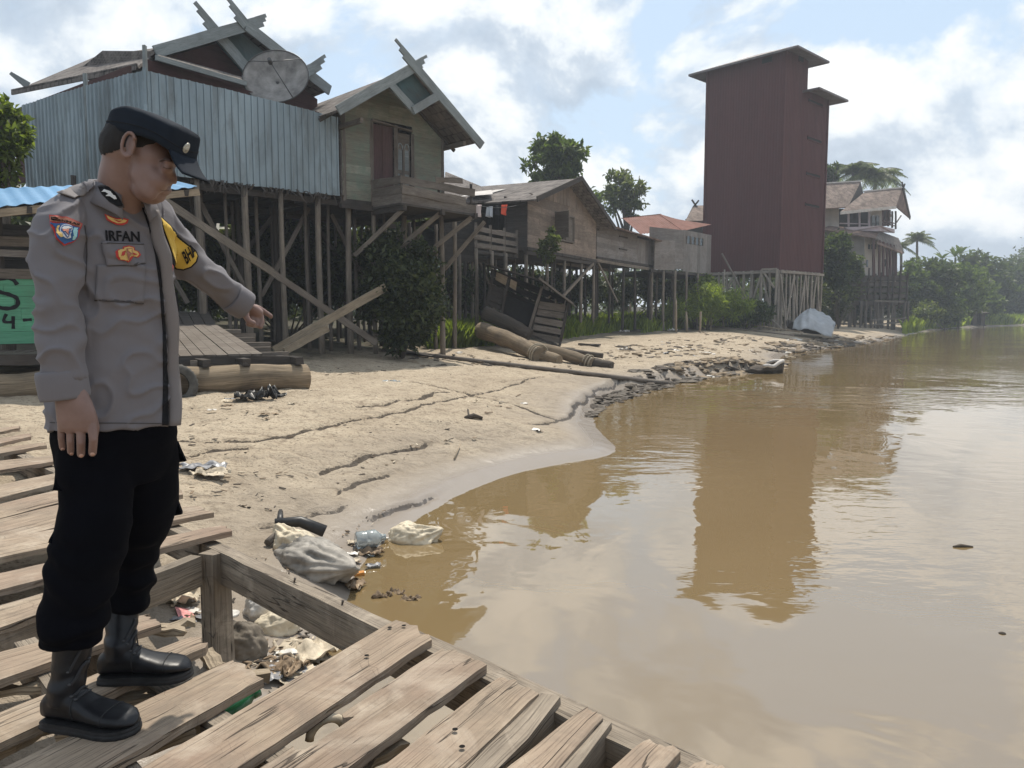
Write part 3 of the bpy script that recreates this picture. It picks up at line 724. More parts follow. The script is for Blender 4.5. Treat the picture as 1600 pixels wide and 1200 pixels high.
# ================================================================ green house with balcony
F2 = Frame((-4.33, 20.0), (0.72, 0.70))
def green_house():
    F = F2; W_ = F.a_at(695); root = thing('stilt_house', 'faded green wooden house with a gable of crossed boards and a small plank balcony', 'house', F.P(0, 0, 0))
    zf = F.z_at(0, 0, 310); b0 = -1.0
    aL, aR, aA = F.a_at(540, b0), F.a_at(746, b0), F.a_at(659, b0)
    zL, zR, zA = F.z_at(aL, b0, 162), F.z_at(aR, b0, 222), F.z_at(aA, b0, 108)
    ze = (zL + zR) / 2; aM = (aL + aR) / 2; half = (aR - aL) / 2; zA = min(zA, ze + half * .85)
    top = lambda t: zA - .12 - abs(t - aM) / half * (zA - ze)
    d0, d1, d2 = F.a_at(586), F.a_at(623), F.a_at(648); zd = F.z_at(d0, 0, 188)
    mb = MB(); board_wall(mb, F.P(0, 0, 0), F.P(W_, 0, 0), zf, 0, .21, .03, top, holes=((d0, d2, zf, zd),))
    mb.build('wall', M['green_wall'], root)
    mb = MB(); board_wall(mb, F.P(0, 6, 0), F.P(0, 0.02, 0), zf, ze + .3, .21, .03); board_wall(mb, F.P(W_, 0.02, 0), F.P(W_, 6, 0), zf, ze + .3, .21, .03); board_wall(mb, F.P(W_, 6, 0), F.P(0, 6, 0), zf, ze + .3, .25, .03)
    mb.build('wall', M['board_grey'], root)
    mb = MB(); mb.slab(F.P(-.05, -.02, zf), F.P(W_ + .05, -.02, zf), F.P(W_ + .05, 6, zf), F.P(-.05, 6, zf), .1, (0, 0, 1)); mb.build('floor', M['wood_dark'], root)
    # corner boards
    bars(root, 'corner_board', [(F.P(a, -.025, zf - .05), F.P(a, -.025, top(a))) for a in (.04, W_ - .04)], M['wood_grey'], .1, .03)
    # door leaf, jambs and shuttered window beside it
    mb = MB(); board_wall(mb, F.P(d0 + .06, .05, 0), F.P(d1 - .05, .05, 0), zf + .02, zd - .06, .16, .03, vertical=True); mb.build('door', M['door'], root)
    bars(root, 'door_jamb', [(F.P(d0, -.02, zf), F.P(d0, -.02, zd)), (F.P(d1, -.02, zf), F.P(d1, -.02, zd)), (F.P(d2, -.02, zf), F.P(d2, -.02, zd - .15)), (F.P(d0, -.023, zd), F.P(d2, -.023, zd - .08))], M['wood_grey'], .09, .06)
    sh = MB(); board_wall(sh, F.P(d1 + .06, .06, 0), F.P(d2 - .04, .06, 0), zf + .02, zd - .16, .4, .03); sh.bar(F.P((d1 + d2) / 2, .02, zf + .1), F.P((d1 + d2) / 2, .02, zd - .55), .05, .04, up=F.n)
    s = sh.build('shutter', M['wood_grey'], root)
    for a in (.30, .70):
        c = lerp(d1, d2, a); w = (d2 - d1) * .13; m2 = MB()
        for z0, z1 in ((zf + .95, zd - .6), (zf + .15, zf + .85)): m2.slab(F.P(c - w, .03, z0), F.P(c + w, .03, z0), F.P(c + w, .03, z1), F.P(c - w, .03, z1), .02)
        m2.tube([F.P(c + w * 1.1 * math.cos(t), .02, zd - .6 + .16 * math.sin(t)) for t in [k * math.pi / 8 for k in range(9)]], .018, 5)
        m2.build('shutter_panel', M['barge'], s)
    # roof
    back = F.n * 6.8
    pl, pr, pa = F.P(aL, b0, ze), F.P(aR, b0, ze - .12), F.P(aM, b0, zA)
    mb = MB(); mb.slab(pl, pa, pa + back, pl + back, .05, (pa - pl).cross(back) * 1); mb.slab(pr, pr + back, pa + back, pa, .05); mb.build('roof', M['shingle'], root)
    mb = MB()
    for k in range(1, 7):
        q = F.n * (k * .95); mb.bar(pl + q - V((0, 0, .1)), pa + q - V((0, 0, .1)), .05, .09); mb.bar(pr + q - V((0, 0, .1)), pa + q - V((0, 0, .1)), .05, .09)
    mb.build('rafter', M['wood_dark'], root)
    def bb(p, q, w=.24, nm='bargeboard', off=.05):
        o = -F.n * off; MB().bar(p + o, q + o, .045, w, seg=5, jit=.004).build(nm, M['barge'], root)
    sl = (pa - pl).normalized(); sr = (pa - pr).normalized()
    bb(pl - sl * .12, pa + sl * .26); bb(pr - sr * .15, pa + sr * .40, off=.1)
    for p, d, off, hl_ in ((pa + sl * .26, sl, .05, .28), (pa + sr * .40, sr, .1, .40)):
        o = -F.n * off; up = V((0, 0, 1)); up = (up - d * up.dot(d)).normalized(); mb = MB()
        mb.bar(p + o + up * .035, p + o + up * .035 + d * hl_ * .45, .045, .17); mb.bar(p + o + up * .08 + d * hl_ * .45, p + o + up * .08 + d * hl_, .045, .07); mb.build('horn', M['barge'], root)
    k1 = pa - sl * .95; k2 = pa - sr * .95; bot = k1 + (k2 - pa)
    bb(k1, bot - (pa - k2) * .08, .2); bb(k2, bot - (pa - k1) * .08, .2, off=.1)
    mid = F.n * .5; MB().poly([k1 + mid * .2, bot + mid * .2, k2 + mid * .2, pa + mid * .2], .03, -F.n).build('gable_panel', M['gable_blue'], root)
    bars(root, 'eave_beam', [(F.P(-.02, -.95, ze - .15), F.P(-.02, 5, ze - .15)), (F.P(W_, -.95, ze - .2), F.P(W_, 5, ze - .2))], M['wood_grey'], .08, .12)
    # porch panel seen left of the wall, above the tin
    mb = MB(); board_wall(mb, F.P(-1.9, .7, 0), F.P(-.05, .7, 0), zf + 1.2, ze + .1, .2, .03); mb.build('side_panel', M['gable_blue'], root)
    # balcony of weathered boards on brackets
    bb0 = -1.25; a0, a1 = F.a_at(631, bb0), F.a_at(742, bb0) + .05; zb0 = F.z_at(a0, bb0, 319); zb1 = F.z_at(a0, bb0, 271)
    mb = MB()
    for k, z in enumerate((.13, .37, .61)):
        h = (.24, .23, .2)[k]
        mb.bar(F.P(a0, bb0 - .03 * (k % 2), zb0 + z), F.P(a1 - (.0, .35, .02)[k], bb0, zb0 + z - (.05, .10, .07)[k]), .03, h, seg=5, jit=.008)
        mb.bar(F.P(a0, bb0, zb0 + z), F.P(a0 - .05, -.02, zb0 + z + .02), .03, h, seg=3, jit=.006)
    mb.bar(F.P(a1 - .5, bb0 - .03, zb0 + .8), F.P(a1 - 1.4, bb0 - .03, zb0 + .74), .025, .12, seg=3, jit=.01)
    mb.build('balcony_rail', M['wood_grey'], root)
    mb = MB(); mb.slab(F.P(a0 - .1, bb0 - .1, zb0 + .02), F.P(a1, bb0 - .1, zb0 - .05), F.P(a1, 0, zb0 - .05), F.P(a0 - .1, 0, zb0 + .02), .05, (0, 0, 1)); mb.build('balcony_floor', M['wood_dark'], root)
    bars(root, 'balcony_post', [(F.P(a, bb0 + .06, zb0 - .2), F.P(a, bb0 + .06, zb0 + .78)) for a in (a0 + .05, (a0 + a1) / 2, a1 - .1)], M['wood_dark'], .07, .07)
    bars(root, 'joist', [(F.P(a, bb0 - .15, zb0 - .1), F.P(a, 1.5, zb0 - .1)) for a in (a0, (a0 + a1) / 2, a1 - .1)] + [(F.P(-.1, b, zf - .18), F.P(a1 + .2, b, zf - .2)) for b in (-.05, 2.8, 5.6)], M['wood_dark'], .1, .14)
    bars(root, 'bracket', [(F.P(a0 + .05, bb0, zb0 - .12), F.P(a0 - .6, .0, zb0 - 1.25)), (F.P((a0 + a1) / 2, bb0, zb0 - .12), F.P(a0 + .3, .0, zb0 - 1.35)), (F.P(a1 - .15, bb0, zb0 - .12), F.P(a1 - 1.3, -.2, zb0 - 1.4)), (F.P(a1 + .35, bb0, zb0 - .2), F.P(a1 - .35, -.3, zb0 - 1.5))], M['wood_post'], .07, .11)
    posts(root, [(F.P(F.a_at(px, b), b, 0), zf - .1) for px, b in ((587, .0), (634, .05), (691, -.5), (712, .9))], .07)
    posts(root, [(F.P(a, b, 0), zf - .1) for b in (2.3, 4.6) for a in (.3, 1.5, 2.7, 3.8)], .065, M['wood_dark'])
    posts(root, [(F.P(a + random.gauss(0, .12), b + random.gauss(0, .1), 0), zf - .1) for b in (.9, 3.4) for a in (.1, .9, 1.9, 2.9, 3.6)], .045, M['wood_grey'])
    bars(root, 'brace', [(F.P(3.3, .9, zf - .3), F.P(2.0, .95, 1.4)), (F.P(.2, .9, zf - .3), F.P(1.5, .9, 1.6))], M['wood_grey'], .05, .1)
    bars(root, 'brace', [(F.P(.4, 2.2, zf - .3), F.P(2.3, 2.2, 1.2)), (F.P(3.5, 2.2, zf - .3), F.P(1.8, 2.3, 1.0))], M['wood_dark'], .05, .12)
    # sloping props that shore up the right side
    bars(root, 'prop', [(F.P(F.a_at(742, -.2), -.2, 4.0), F.P(F.a_at(670, -.4), -.4, F.z_at(F.a_at(670, -.4), -.4, 395)))], M['wood_post'], .07, .12)
    return root
green_house()
# ---------------------------------------------------------------- loose boards leaning against the stilts
def leaning(px0, py0, Y0, px1, py1, Y1, w, h, label, mat='wood_post'):
    o = MB().bar(U(px0, py0, Y0), U(px1, py1, Y1), w, h, seg=6, jit=.006).build('timber_board', M[mat])
    tag(o, label, 'board', 'boards leaning on the stilts of the near houses')
leaning(248, 308, 16.4, 425, 425, 17.7, .06, .17, 'long dark board sloping from the zinc house corner down past two stilts')
leaning(405, 412, 17.55, 588, 536, 19.2, .05, .15, 'split weathered board sloping down right across the middle stilts', 'wood_grey')
leaning(428, 548, 17.7, 602, 449, 19.3, .06, .20, 'upper of two pale boards crossing the stilts upward to the right', 'wood_pale')
leaning(445, 549, 17.6, 512, 512, 18.3, .05, .17, 'short lower board lying under the pale crossing board', 'wood_pale')
# ================================================================ house with the washing line
F3 = Frame((0.60, 30.0), (0.437, 0.90))
def wash_house():
    F = F3; aw = F.a_at(929); root = thing('stilt_house', 'brown wooden house with an open shutter window and a washing line on its side porch', 'house', F.P(0, 0, 0))
    zf = F.z_at(0, 0, 386); ze = F.z_at(0, 0, 312); aA = aw / 2; zA = F.z_at(aA, -.5, 279)
    top = lambda t: zA - .1 - abs(t - aA) / (aw / 2 + .6) * (zA - ze + .1)
    w0, w1 = F.a_at(866), F.a_at(893); zw0, zw1 = F.z_at(w0, 0, 373), F.z_at(w0, 0, 332)
    zg = ze + .25
    mb = MB(); board_wall(mb, F.P(0, 0, 0), F.P(aw, 0, 0), zf, 0, .24, .03, lambda t: min(top(t), zg), holes=((w0, w1, zw0, zw1),)); mb.build('wall', M['board_brown'], root)
    mb = MB(); board_wall(mb, F.P(.2, .0, 0), F.P(aw - .2, .0, 0), zg, 0, .38, .05, lambda t: max(zg + .02, top(t + .2)), vertical=True, jit=.012); mb.build('gable', M['board_brown'], root)
    # the side porch: dark recess and a wall behind it
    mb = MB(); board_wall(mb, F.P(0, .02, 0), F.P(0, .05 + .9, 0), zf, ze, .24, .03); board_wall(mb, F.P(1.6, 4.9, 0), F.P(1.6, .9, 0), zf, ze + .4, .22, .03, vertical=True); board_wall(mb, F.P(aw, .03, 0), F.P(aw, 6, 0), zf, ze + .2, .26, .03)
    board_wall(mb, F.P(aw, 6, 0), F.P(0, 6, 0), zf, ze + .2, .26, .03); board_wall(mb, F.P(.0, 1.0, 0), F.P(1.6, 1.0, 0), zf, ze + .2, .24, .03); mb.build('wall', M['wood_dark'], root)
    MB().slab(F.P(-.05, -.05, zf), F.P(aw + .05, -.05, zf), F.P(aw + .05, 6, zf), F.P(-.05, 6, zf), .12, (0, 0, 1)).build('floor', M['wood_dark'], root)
    fr = bars(root, 'window_frame', [(F.P(a, -.03, zw0), F.P(a, -.03, zw1)) for a in (w0, (w0 + w1) / 2, w1)] + [(F.P(w0 - .05, -.03, z), F.P(w1 + .05, -.03, z)) for z in (zw0, zw1)], M['wood_grey'], .12, .06)
    MB().slab(F.P(w0, .12, zw0), F.P(w1, .12, zw0), F.P(w1, .12, zw1), F.P(w0, .12, zw1), .02).build('window_pane', M['glass_dark'], root)
    m_ = (w0 + w1) / 2
    MB().slab(F.P(m_ + .06, -.01, zw0 + .04), F.P(w1 - .05, -.01, zw0 + .04), F.P(w1 - .05, -.01, zw1 - .04), F.P(m_ + .06, -.01, zw1 - .04), .03).build('shutter', M['wood_grey'], root)
    MB().slab(F.P(w0 - .05, -.02, zw0), F.P(w0 - .35, -.75, zw0), F.P(w0 - .35, -.75, zw1), F.P(w0 - .05, -.02, zw1), .03).build('shutter', M['wood_grey'], root)
    # roof
    b0 = -.7; ov = .75; bk = F.n * 7.2; pa = F.P(aA, b0, zA); pl = F.P(-ov, b0, ze - .12); pr = F.P(aw + ov, b0, ze - .3)
    mb = MB(); mb.slab(pl, pa, pa + bk, pl + bk, .06, (0, -.3, 1)); mb.slab(pr, pr + bk, pa + bk, pa, .06); mb.build('roof', M['shingle'], root)
    for p in (pl, pr): MB().bar(p - F.n * .03, pa - F.n * .03, .04, .2).build('bargeboard', M['wood_dark'], root)
    # bright replacement sheet on the roof slope
    s0, s1 = lerp(pl, pa, .30) + F.n * 3.2 + V((0, 0, .05)), lerp(pl, pa, .62) + F.n * 2.7 + V((0, 0, .05))
    MB().slab(s0, s1, s1 + F.n * .5, s0 + F.n * .9, .02, (0, 0, 1)).build('roof_patch', M['trim_white'], root)
    # side deck with plank rail
    mb = MB(); A = F.P(-.05, 0.4, zf - .3); B = U(742, 384, 27.0); B.z = zf - .35
    dd = F.n * 1.8
    mb.slab(A, B, B + V((.6, 1.8, 0)), A + dd, .1, (0, 0, 1)); mb.build('deck', M['wood_dark'], root)
    mb = MB()
    for z in (.15, .42, .72): mb.bar(A + V((0, 0, z)), B + V((0, 0, z + .03)), .04, .17, seg=5, jit=.012)
    mb.build('deck_rail', M['wood_grey'], root)
    bars(root, 'rail_post', [(lerp(A, B, t) - V((0, -.05, .1)), lerp(A, B, t) + V((0, .05, .95))) for t in (.02, .33, .66, .98)], M['wood_grey'], .09, .09)
    pl_ = [(F.P(a, b, 0), zf - .1) for b in (.1, 2.5, 4.9) for a in (.1, aw * .28, aw * .52, aw * .78, aw - .05)] + [(lerp(A, B, t), zf - .3) for t in (.3, .62, .97)] + [(lerp(A, B, t) + dd, zf - .3) for t in (.4, .8)]
    posts(root, pl_, .075)
    bars(root, 'brace', [(F.P(aw * .95, -.02, zf - .2), F.P(aw * .4, -.05, zf - 2.0)), (F.P(.2, 2.3, zf - .3), F.P(2.6, 2.5, zf - 2.4))], M['wood_post'], .06, .13)
    bars(root, 'joist', [(F.P(-.1, b, zf - .2), F.P(aw, b, zf - .2)) for b in (.05, 2.5, 4.9)], M['wood_dark'], .1, .16)
    # the washing: each piece hangs from the line
    l0, l1 = U(741, 320, 27.4), U(822, 317, 29.8)
    MB().tube([lerp(l0, l1, t) - V((0, 0, .14 * math.sin(math.pi * t))) for t in [k / 8 for k in range(9)]], .008, 5).build('washing_line', M['metal_dark'], root)
    def cloth(px, py, w, h, col, label, nm):
        c = U(px, py, lerp(27.4, 29.8, (px - 741) / 81)); d = (l1 - l0).normalized(); mb = MB()
        ph = random.random() * 6
        def fn(u, v): return c + d * ((u - .5) * w * (1 - .15 * v)) + V((0, 0, -v * h - .02 * math.sin(u * 9 + ph) * v)) + V((.06 * math.sin(u * 8 + ph) * v, -.07 * math.sin(u * 7 + ph * 2) * (.3 + v), 0))
        mb.grid(fn, 8, 6); o = mb.build(nm, plain(nm + '_cloth', col, .9, .1, .1, 4)); md = o.modifiers.new('s', 'SOLIDIFY'); md.thickness = .008
        tag(o, label, 'laundry', 'washing hung on the side porch')
    cloth(747, 320, .38, .42, (.50, .42, .40), 'pinkish grey cloth at the left end of the washing line', 'hanging_cloth')
    cloth(765, 323, .34, .36, (.42, .46, .52), 'pale blue shirt hanging between the grey cloth and the black cloth', 'hanging_shirt')
    cloth(777, 321, .30, .34, (.02, .02, .025), 'black cloth hanging just left of the red cloth on the porch', 'hanging_cloth')
    cloth(788, 320, .36, .36, (.62, .10, .055), 'bright red orange cloth hanging on the porch line', 'hanging_cloth')
wash_house()
def roof_between():
    # a dark roof that shows between the green house and the washing house
    root = thing('house', 'low house with a dark shingle roof behind the plank balcony', 'house', U(735, 330, 31.5))
    a, b, c, d = U(690, 318, 28.5), U(778, 312, 30.5), U(771, 299, 33), U(696, 268, 33)
    MB().slab(a, b, c, d, .08).build('roof', M['shingle'], root)
    mb = MB(); board_wall(mb, U(694, 300, 30.0), U(760, 300, 31.5), 3.2, 5.2, .22, .03); board_wall(mb, U(760, 300, 31.5), U(775, 300, 34), 3.2, 5.2, .22, .03); mb.build('wall', M['wood_dark'], root)
    MB().slab(U(720, 312, 29.2) + V((0, 0, .12)), U(770, 308, 30.4) + V((0, 0, .12)), U(768, 303, 31.8) + V((0, 0, .16)), U(740, 306, 31.2) + V((0, 0, .16)), .02, (0, 0, 1)).build('roof_patch', M['trim_white'], root)
    posts(root, [(U(px, 400, Y), 3.3) for px, Y in ((700, 30.2), (726, 30.8), (757, 31.6), (715, 33), (750, 34))], .075, M['wood_dark'])
    MB().slab(U(690, 376, 30), U(765, 376, 31.6), U(775, 376, 35), U(700, 376, 35), .1, (0, 0, 1)).build('floor', M['wood_dark'], root)
roof_between()
# ================================================================ grey shack and red roofed house
def grey_shack():
    F = Frame(U(932, 400, 38.5).to_2d(), (0.5, 0.87)); a1, a2 = F.a_at(992), F.a_at(1015)
    root = thing('stilt_shack', 'grey board shack with a low dark roof between brown house and red roof', 'shack', F.P(0, 0, 0))
    zf = F.z_at(0, 0, 401); ze = F.z_at(0, 0, 352)
    mb = MB(); board_wall(mb, F.P(0, 0, 0), F.P(a1, 0, 0), zf, ze, .24, .03); mb.build('wall', M['board_grey'], root)
    mb = MB(); board_wall(mb, F.P(a1, .02, 0), F.P(a2, .02, 0), zf - .2, ze - .15, .35, .03, vertical=True); mb.build('wall', M['board_grey'], root); mb = MB(); board_wall(mb, F.P(0, 5, 0), F.P(0, .02, 0), zf, ze, .25, .03); mb.build('wall', M['board_grey'], root); mb = MB(); board_wall(mb, F.P(a2, .05, 0), F.P(a2, 5, 0), zf, ze, .25, .03); mb.build('wall', M['board_grey'], root)
    bars(root, 'window_frame', [(F.P(a1 * .52, -.03, zf + .6), F.P(a1 * .72, -.03, zf + .6)), (F.P(a1 * .52, -.03, zf + 1.25), F.P(a1 * .72, -.03, zf + 1.25))], M['wood_dark'], .06, .06)
    el, er, r0, r1 = F.P(-.6, -.7, ze), F.P(a2 + .8, -.7, ze - .15), F.P(1.0, 2.6, F.z_at(1.0, 2.6, 335)), F.P(a2 - .8, 2.6, F.z_at(1.0, 2.6, 335))
    mb = MB(); mb.slab(el, er, r1, r0, .08); mb.slab(el, r0, F.P(-.6, 6, ze), F.P(-.6, 6, ze - .01), .08, (0, 0, 1)); mb.slab(er, F.P(a2 + .8, 6, ze), r1, r1 + V((.01, 0, 0)), .08, (0, 0, 1)); mb.build('roof', M['shingle_brown'], root)
    MB().slab(F.P(-.1, -.1, zf), F.P(a2, -.1, zf), F.P(a2, 5, zf), F.P(-.1, 5, zf), .12, (0, 0, 1)).build('floor', M['wood_dark'], root)
    posts(root, [(F.P(a, b, 0), zf) for b in (.1, 2.4, 4.8) for a in (.1, a1 * .35, a1 * .7, a1, a2 - .1)], .08, M['wood_dark'])
    bars(root, 'joist', [(F.P(-.5, b, zf - .2), F.P(a2 + .2, b, zf - .25)) for b in (-.1, 2.4)], M['wood_post'], .08, .15)
    bars(root, 'brace', [(F.P(.1, -.05, zf - .3), F.P(a1 * .5, -.02, zf - 2.2))], M['wood_post'], .06, .12)
grey_shack()
def red_roof_house():
    root = thing('stilt_house', 'house with a rusty red tin roof and grey walls standing left of the tower', 'house', U(1060, 470, 48))
    Y0, Y1 = 44.5, 49.0
    e0, e1, e2 = U(1000, 366, 45), U(1068, 361, 47.5), U(1112, 351, 51)
    r0, r1 = U(972, 341, 49.5), U(1031, 335, 51.0)
    mb = MB(); roof_sheet(mb, e0, e1, r1, r0, .25, .03); roof_sheet(mb, e1, e2, r1 + V((1.4, .9, -.25)), r1, .25, .03)
    mb.bar(e1, r1, .16, .06); mb.bar(r0, r1, .16, .06); mb.build('roof', M['roof_red'], root)
    def zl(px, py, Y): p = U(px, py, Y); return p
    a, b, c = U(1014, 420, 45.4), U(1067, 420, 47.3), U(1110, 420, 50.5)
    zb = a.z
    mb = MB(); board_wall(mb, a, b, U(1014, 418, 45.4).z, U(1014, 361, 45.4).z + .25, .4, .03); mb.build('wall', M['board_grey'], root)
    mb = MB(); board_wall(mb, b, c, U(1067, 424, 47.3).z, U(1067, 359, 47.3).z, .5, .04, vertical=True); mb.build('wall', M['board_grey'], root)
    # row of small panes under the eave
    d = (c - b).normalized(); n = V((d.y, -d.x, 0)); zt = U(1067, 368, 47.3).z; zq = U(1067, 380, 47.3).z
    for k in range(4):
        q = b + d * (.35 + k * .62); w = MB()
        w.slab(V((q.x, q.y, zq)) + n * .04, V((q.x, q.y, zq)) + d * .5 + n * .04, V((q.x, q.y, zt)) + d * .5 + n * .04, V((q.x, q.y, zt)) + n * .04, .04)
        f = w.build('window', M['glass_dark'], root)
        m2 = MB()
        for x in (0, .5): m2.bar(V((q.x, q.y, zq)) + d * x + n * .05, V((q.x, q.y, zt)) + d * x + n * .05, .06, .05, up=n)
        m2.build('window_frame', M['wood_grey'], f)
    # lower block in front of the grey wall
    a2, b2 = U(1022, 421, 44.6), U(1054, 421, 45.6); mb = MB(); board_wall(mb, a2, b2, a2.z, U(1022, 374, 44.6).z, .45, .03); mb.build('wall', M['board_grey'], root)
    MB().slab(a2 - V((.2, .2, 0)), c - V((0, .2, 0)) + V((0, 0, a2.z - c.z)), c + V((-1, 4, a2.z - c.z)), a2 + V((-1.6, 5, 0)), .15, (0, 0, 1)).build('floor', M['wood_dark'], root)
    posts(root, [(U(px, 450, Y), a2.z) for px, Y in ((1018, 45), (1036, 45.2), (1054, 45.8), (1072, 47.3), (1090, 48.8), (1107, 50.2), (1026, 48.5), (1050, 49.5), (1075, 51), (1096, 52.5))], .09)
red_roof_house()
def horn_roof_house():
    root = thing('house', 'distant small roof with crossed finials just left of the tower', 'house', U(1085, 400, 66))
    mb = MB(); mb.slab(U(1071, 345, 64), U(1112, 345, 66), U(1112, 321, 69), U(1085, 321, 68), .1); mb.build('roof', M['shingle_tan'], root)
    mb = MB(); mb.slab(U(1072, 380, 65.5), U(1110, 380, 66.5), U(1110, 342, 66.5), U(1072, 342, 65.5), .1); mb.slab(U(1072, 380, 65.5), U(1072, 343, 65.5), U(1082, 323, 69), U(1082, 380, 70), .1); mb.build('wall', M['wood_dark'], root)
    for a, b in (((1089, 324), (1081, 312)), ((1083, 324), (1092, 313))): MB().bar(U(*a, 67.8), U(*b, 67.8), .07, .14).build('finial', M['wood_dark'], root)
    posts(root, [(U(px, 430, Y), U(px, 380, Y).z) for px, Y in ((1074, 65.8), (1090, 66.2), (1106, 66.6))], .1)
horn_roof_house()
# ================================================================ swiftlet tower
def tower():
    A = U(1099, 420, 57.4); Bc = U(1217, 420, 53.0); Cc = U(1284, 426, 57.6); Mid = lerp(Bc, Cc, .50)
    root = thing('tower', 'tall windowless dark red tin tower on a forest of thin stilts', 'tower', V((Bc.x, Bc.y, 0)))
    zb = U(1217, 421, 53).z; zt = U(1217, 78, 53).z; zt2 = U(1287, 158, 57.6).z + .1
    bk = (A - Bc); bk.z = 0
    D = V((Mid.x, Mid.y, 0)) + bk; E = V((Cc.x, Cc.y, 0)) + bk
    mb = MB()
    f = lambda p: V((p.x, p.y, 0))
    corrugated(mb, f(A), f(Bc), (zb, zb), (zt, zt), .21, .016); corrugated(mb, f(Bc), f(Mid), (zb, zb), (zt, zt), .21, .016)
    corrugated(mb, f(Mid), f(D), (zt2 - .5, zt2 - .5), (zt, zt), .3, .03); corrugated(mb, f(D), f(A), (zb, zb), (zt, zt), .3, .03)
    mb.build('wall', M['tin_red'], root)
    mb = MB(); corrugated(mb, f(Mid) + (f(Cc) - f(Mid)) * .002, f(Cc), (zb, zb), (zt2, zt2), .21, .016); corrugated(mb, f(Cc), f(E), (zb, zb), (zt2, zt2), .3, .03); corrugated(mb, f(E), f(D), (zb, zb), (zt2, zt2), .3, .03)
    mb.build('annex_wall', M['tin_red'], root)
    for p_, z_ in ((f(Bc), zt), (f(A), zt), (f(Cc), zt2)): MB().bar(p_ + V((0, 0, zb - .05)), p_ + V((0, 0, z_)), .16, .16, up=(.7, -.7, 0)).build('corner_flashing', M['tin_red'], root)
    def hip(poly, z, rise, nm):
        c = sum(poly, V((0, 0, 0))) / len(poly); pts = []
        for p in poly:
            d = (p - c); d.z = 0; pts.append(V((p.x, p.y, 0)) + d.normalized() * 1.35)
        mb = MB(); up = [V((p.x, p.y, z - .12)) for p in pts]; ap = V((c.x, c.y, z + rise))
        for i in range(len(up)):
            j = (i + 1) % len(up); mb.slab(up[i], up[j], ap, ap + V((.01, .01, 0)), .1); mb.bar(up[i] + V((0, 0, -.08)), up[j] + V((0, 0, -.08)), .06, .13)
        mb.build(nm, M['roof_dk'], root)
    M['roof_dk'] = corr_tin('dark_tower_roof', (0.13, 0.115, 0.115), (0.17, 0.15, 0.15), (0.12, 0.085, 0.075), 0.5, 0.6, 0.1)
    hip([f(A), f(Bc), f(Mid), f(D)], zt, .8, 'roof'); hip([f(Mid) - bk.normalized() * .0, f(Cc), f(E), f(D)], zt2, .6, 'annex_roof')
    # square vents under the eaves and slots down the side
    def opening(p, q, t0, t1, za, zb_, nm='vent'):
        d = (q - p); n = V((d.y, -d.x, 0)).normalized() * .05; a = p + d * t0 + n; b = p + d * t1 + n
        mb = MB(); mb.slab(V((a.x, a.y, za)), V((b.x, b.y, za)), V((b.x, b.y, zb_)), V((a.x, a.y, zb_)), .04)
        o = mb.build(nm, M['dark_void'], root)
        m2 = MB(); o2 = n * .4
        for z in (za, zb_): m2.bar(V((a.x, a.y, z)) + o2, V((b.x, b.y, z)) + o2, .05, .06)
        m2.build('vent_frame', M['tin_red'], o)
    fz = lambda px, py, Y: U(px, py, Y).z
    opening(f(A), f(Bc), .72, .84, fz(1187, 101, 54.2), fz(1187, 91, 54.2)); opening(f(Bc), f(Mid), .55, .75, fz(1239, 97, 54.4), fz(1239, 87, 54.4))
    for y in (160, 218, 273, 321): opening(f(Mid), f(Cc), .05, .72, fz(1263, y + 2.5, 56), fz(1263, y - 2.5, 56), 'vent_slot')
    # floor and the many stilts
    MB().slab(V((A.x, A.y, zb)), V((Bc.x, Bc.y, zb)), V((Cc.x, Cc.y, zb)), V((E.x, E.y, zb)), .2, (0, 0, 1)).build('floor', M['wood_post'], root)
    pp = []
    for k in range(10): pp.append((lerp(f(A), f(Bc), k / 9), zb))
    for k in range(1, 13): pp.append((lerp(f(Bc), f(Cc), k / 12), zb))
    for r in (.35, .72):
        for k in range(4): pp.append((lerp(f(Bc), f(Cc), k / 3) + bk * r, zb))
    posts(root, pp, .085, M['stilt_pale'], 'stilt')
    gz = lambda p: V((p.x, p.y, g0(p.x, p.y)))
    br = []
    for k in range(7):
        a, b = lerp(f(Bc), f(Cc), k / 7), lerp(f(Bc), f(Cc), (k + 1.3) / 7.6)
        o = V((.08, -.1, 0)); lo, hi = (a, b) if k % 2 else (b, a)
        br.append((gz(lo) + o + V((0, 0, .2)), V((hi.x, hi.y, zb - .3)) + o))
    for k in range(5):
        a, b = lerp(f(A), f(Bc), k / 5), lerp(f(A), f(Bc), (k + 1.2) / 5.4); o = V((-.05, -.1, 0)); lo, hi = (a, b) if k % 2 else (b, a)
        br.append((gz(lo) + o + V((0, 0, .3)), V((hi.x, hi.y, zb - .4)) + o))
    bars(root, 'brace', br, M['stilt_pale'], .06, .13)
    bars(root, 'joist', [(V((A.x, A.y, zb - .15)) + V((-.1, -.12, 0)), V((Bc.x, Bc.y, zb - .15)) + V((0, -.14, 0))), (V((Bc.x, Bc.y, zb - .15)) + V((.1, -.1, 0)), V((Cc.x, Cc.y, zb - .15)) + V((.1, -.1, 0)))], M['stilt_pale'], .1, .16)
    # landing frame in front of the near corner
    bars(root, 'landing_beam', [(U(1190, 421, 52.6), U(1214, 420, 52.2)), (U(1190, 421, 52.6), U(1188, 516, 52.6)), (U(1214, 420, 52.2), U(1209, 520, 52.2)), (U(1192, 424, 52.5), U(1210, 450, 52.2)), (U(1186, 482, 52.4), U(1222, 515, 51.0))], M['stilt_pale'], .12, .12)
tower()
p_ = MB().bar(U(1128, 396, 51.5), U(1176, 486, 49.5), .09, .09, seg=4, jit=.01).build('timber_pole', M['wood_grey']); tag(p_, 'long thin pole leaning against the front face of the red tower', 'pole')
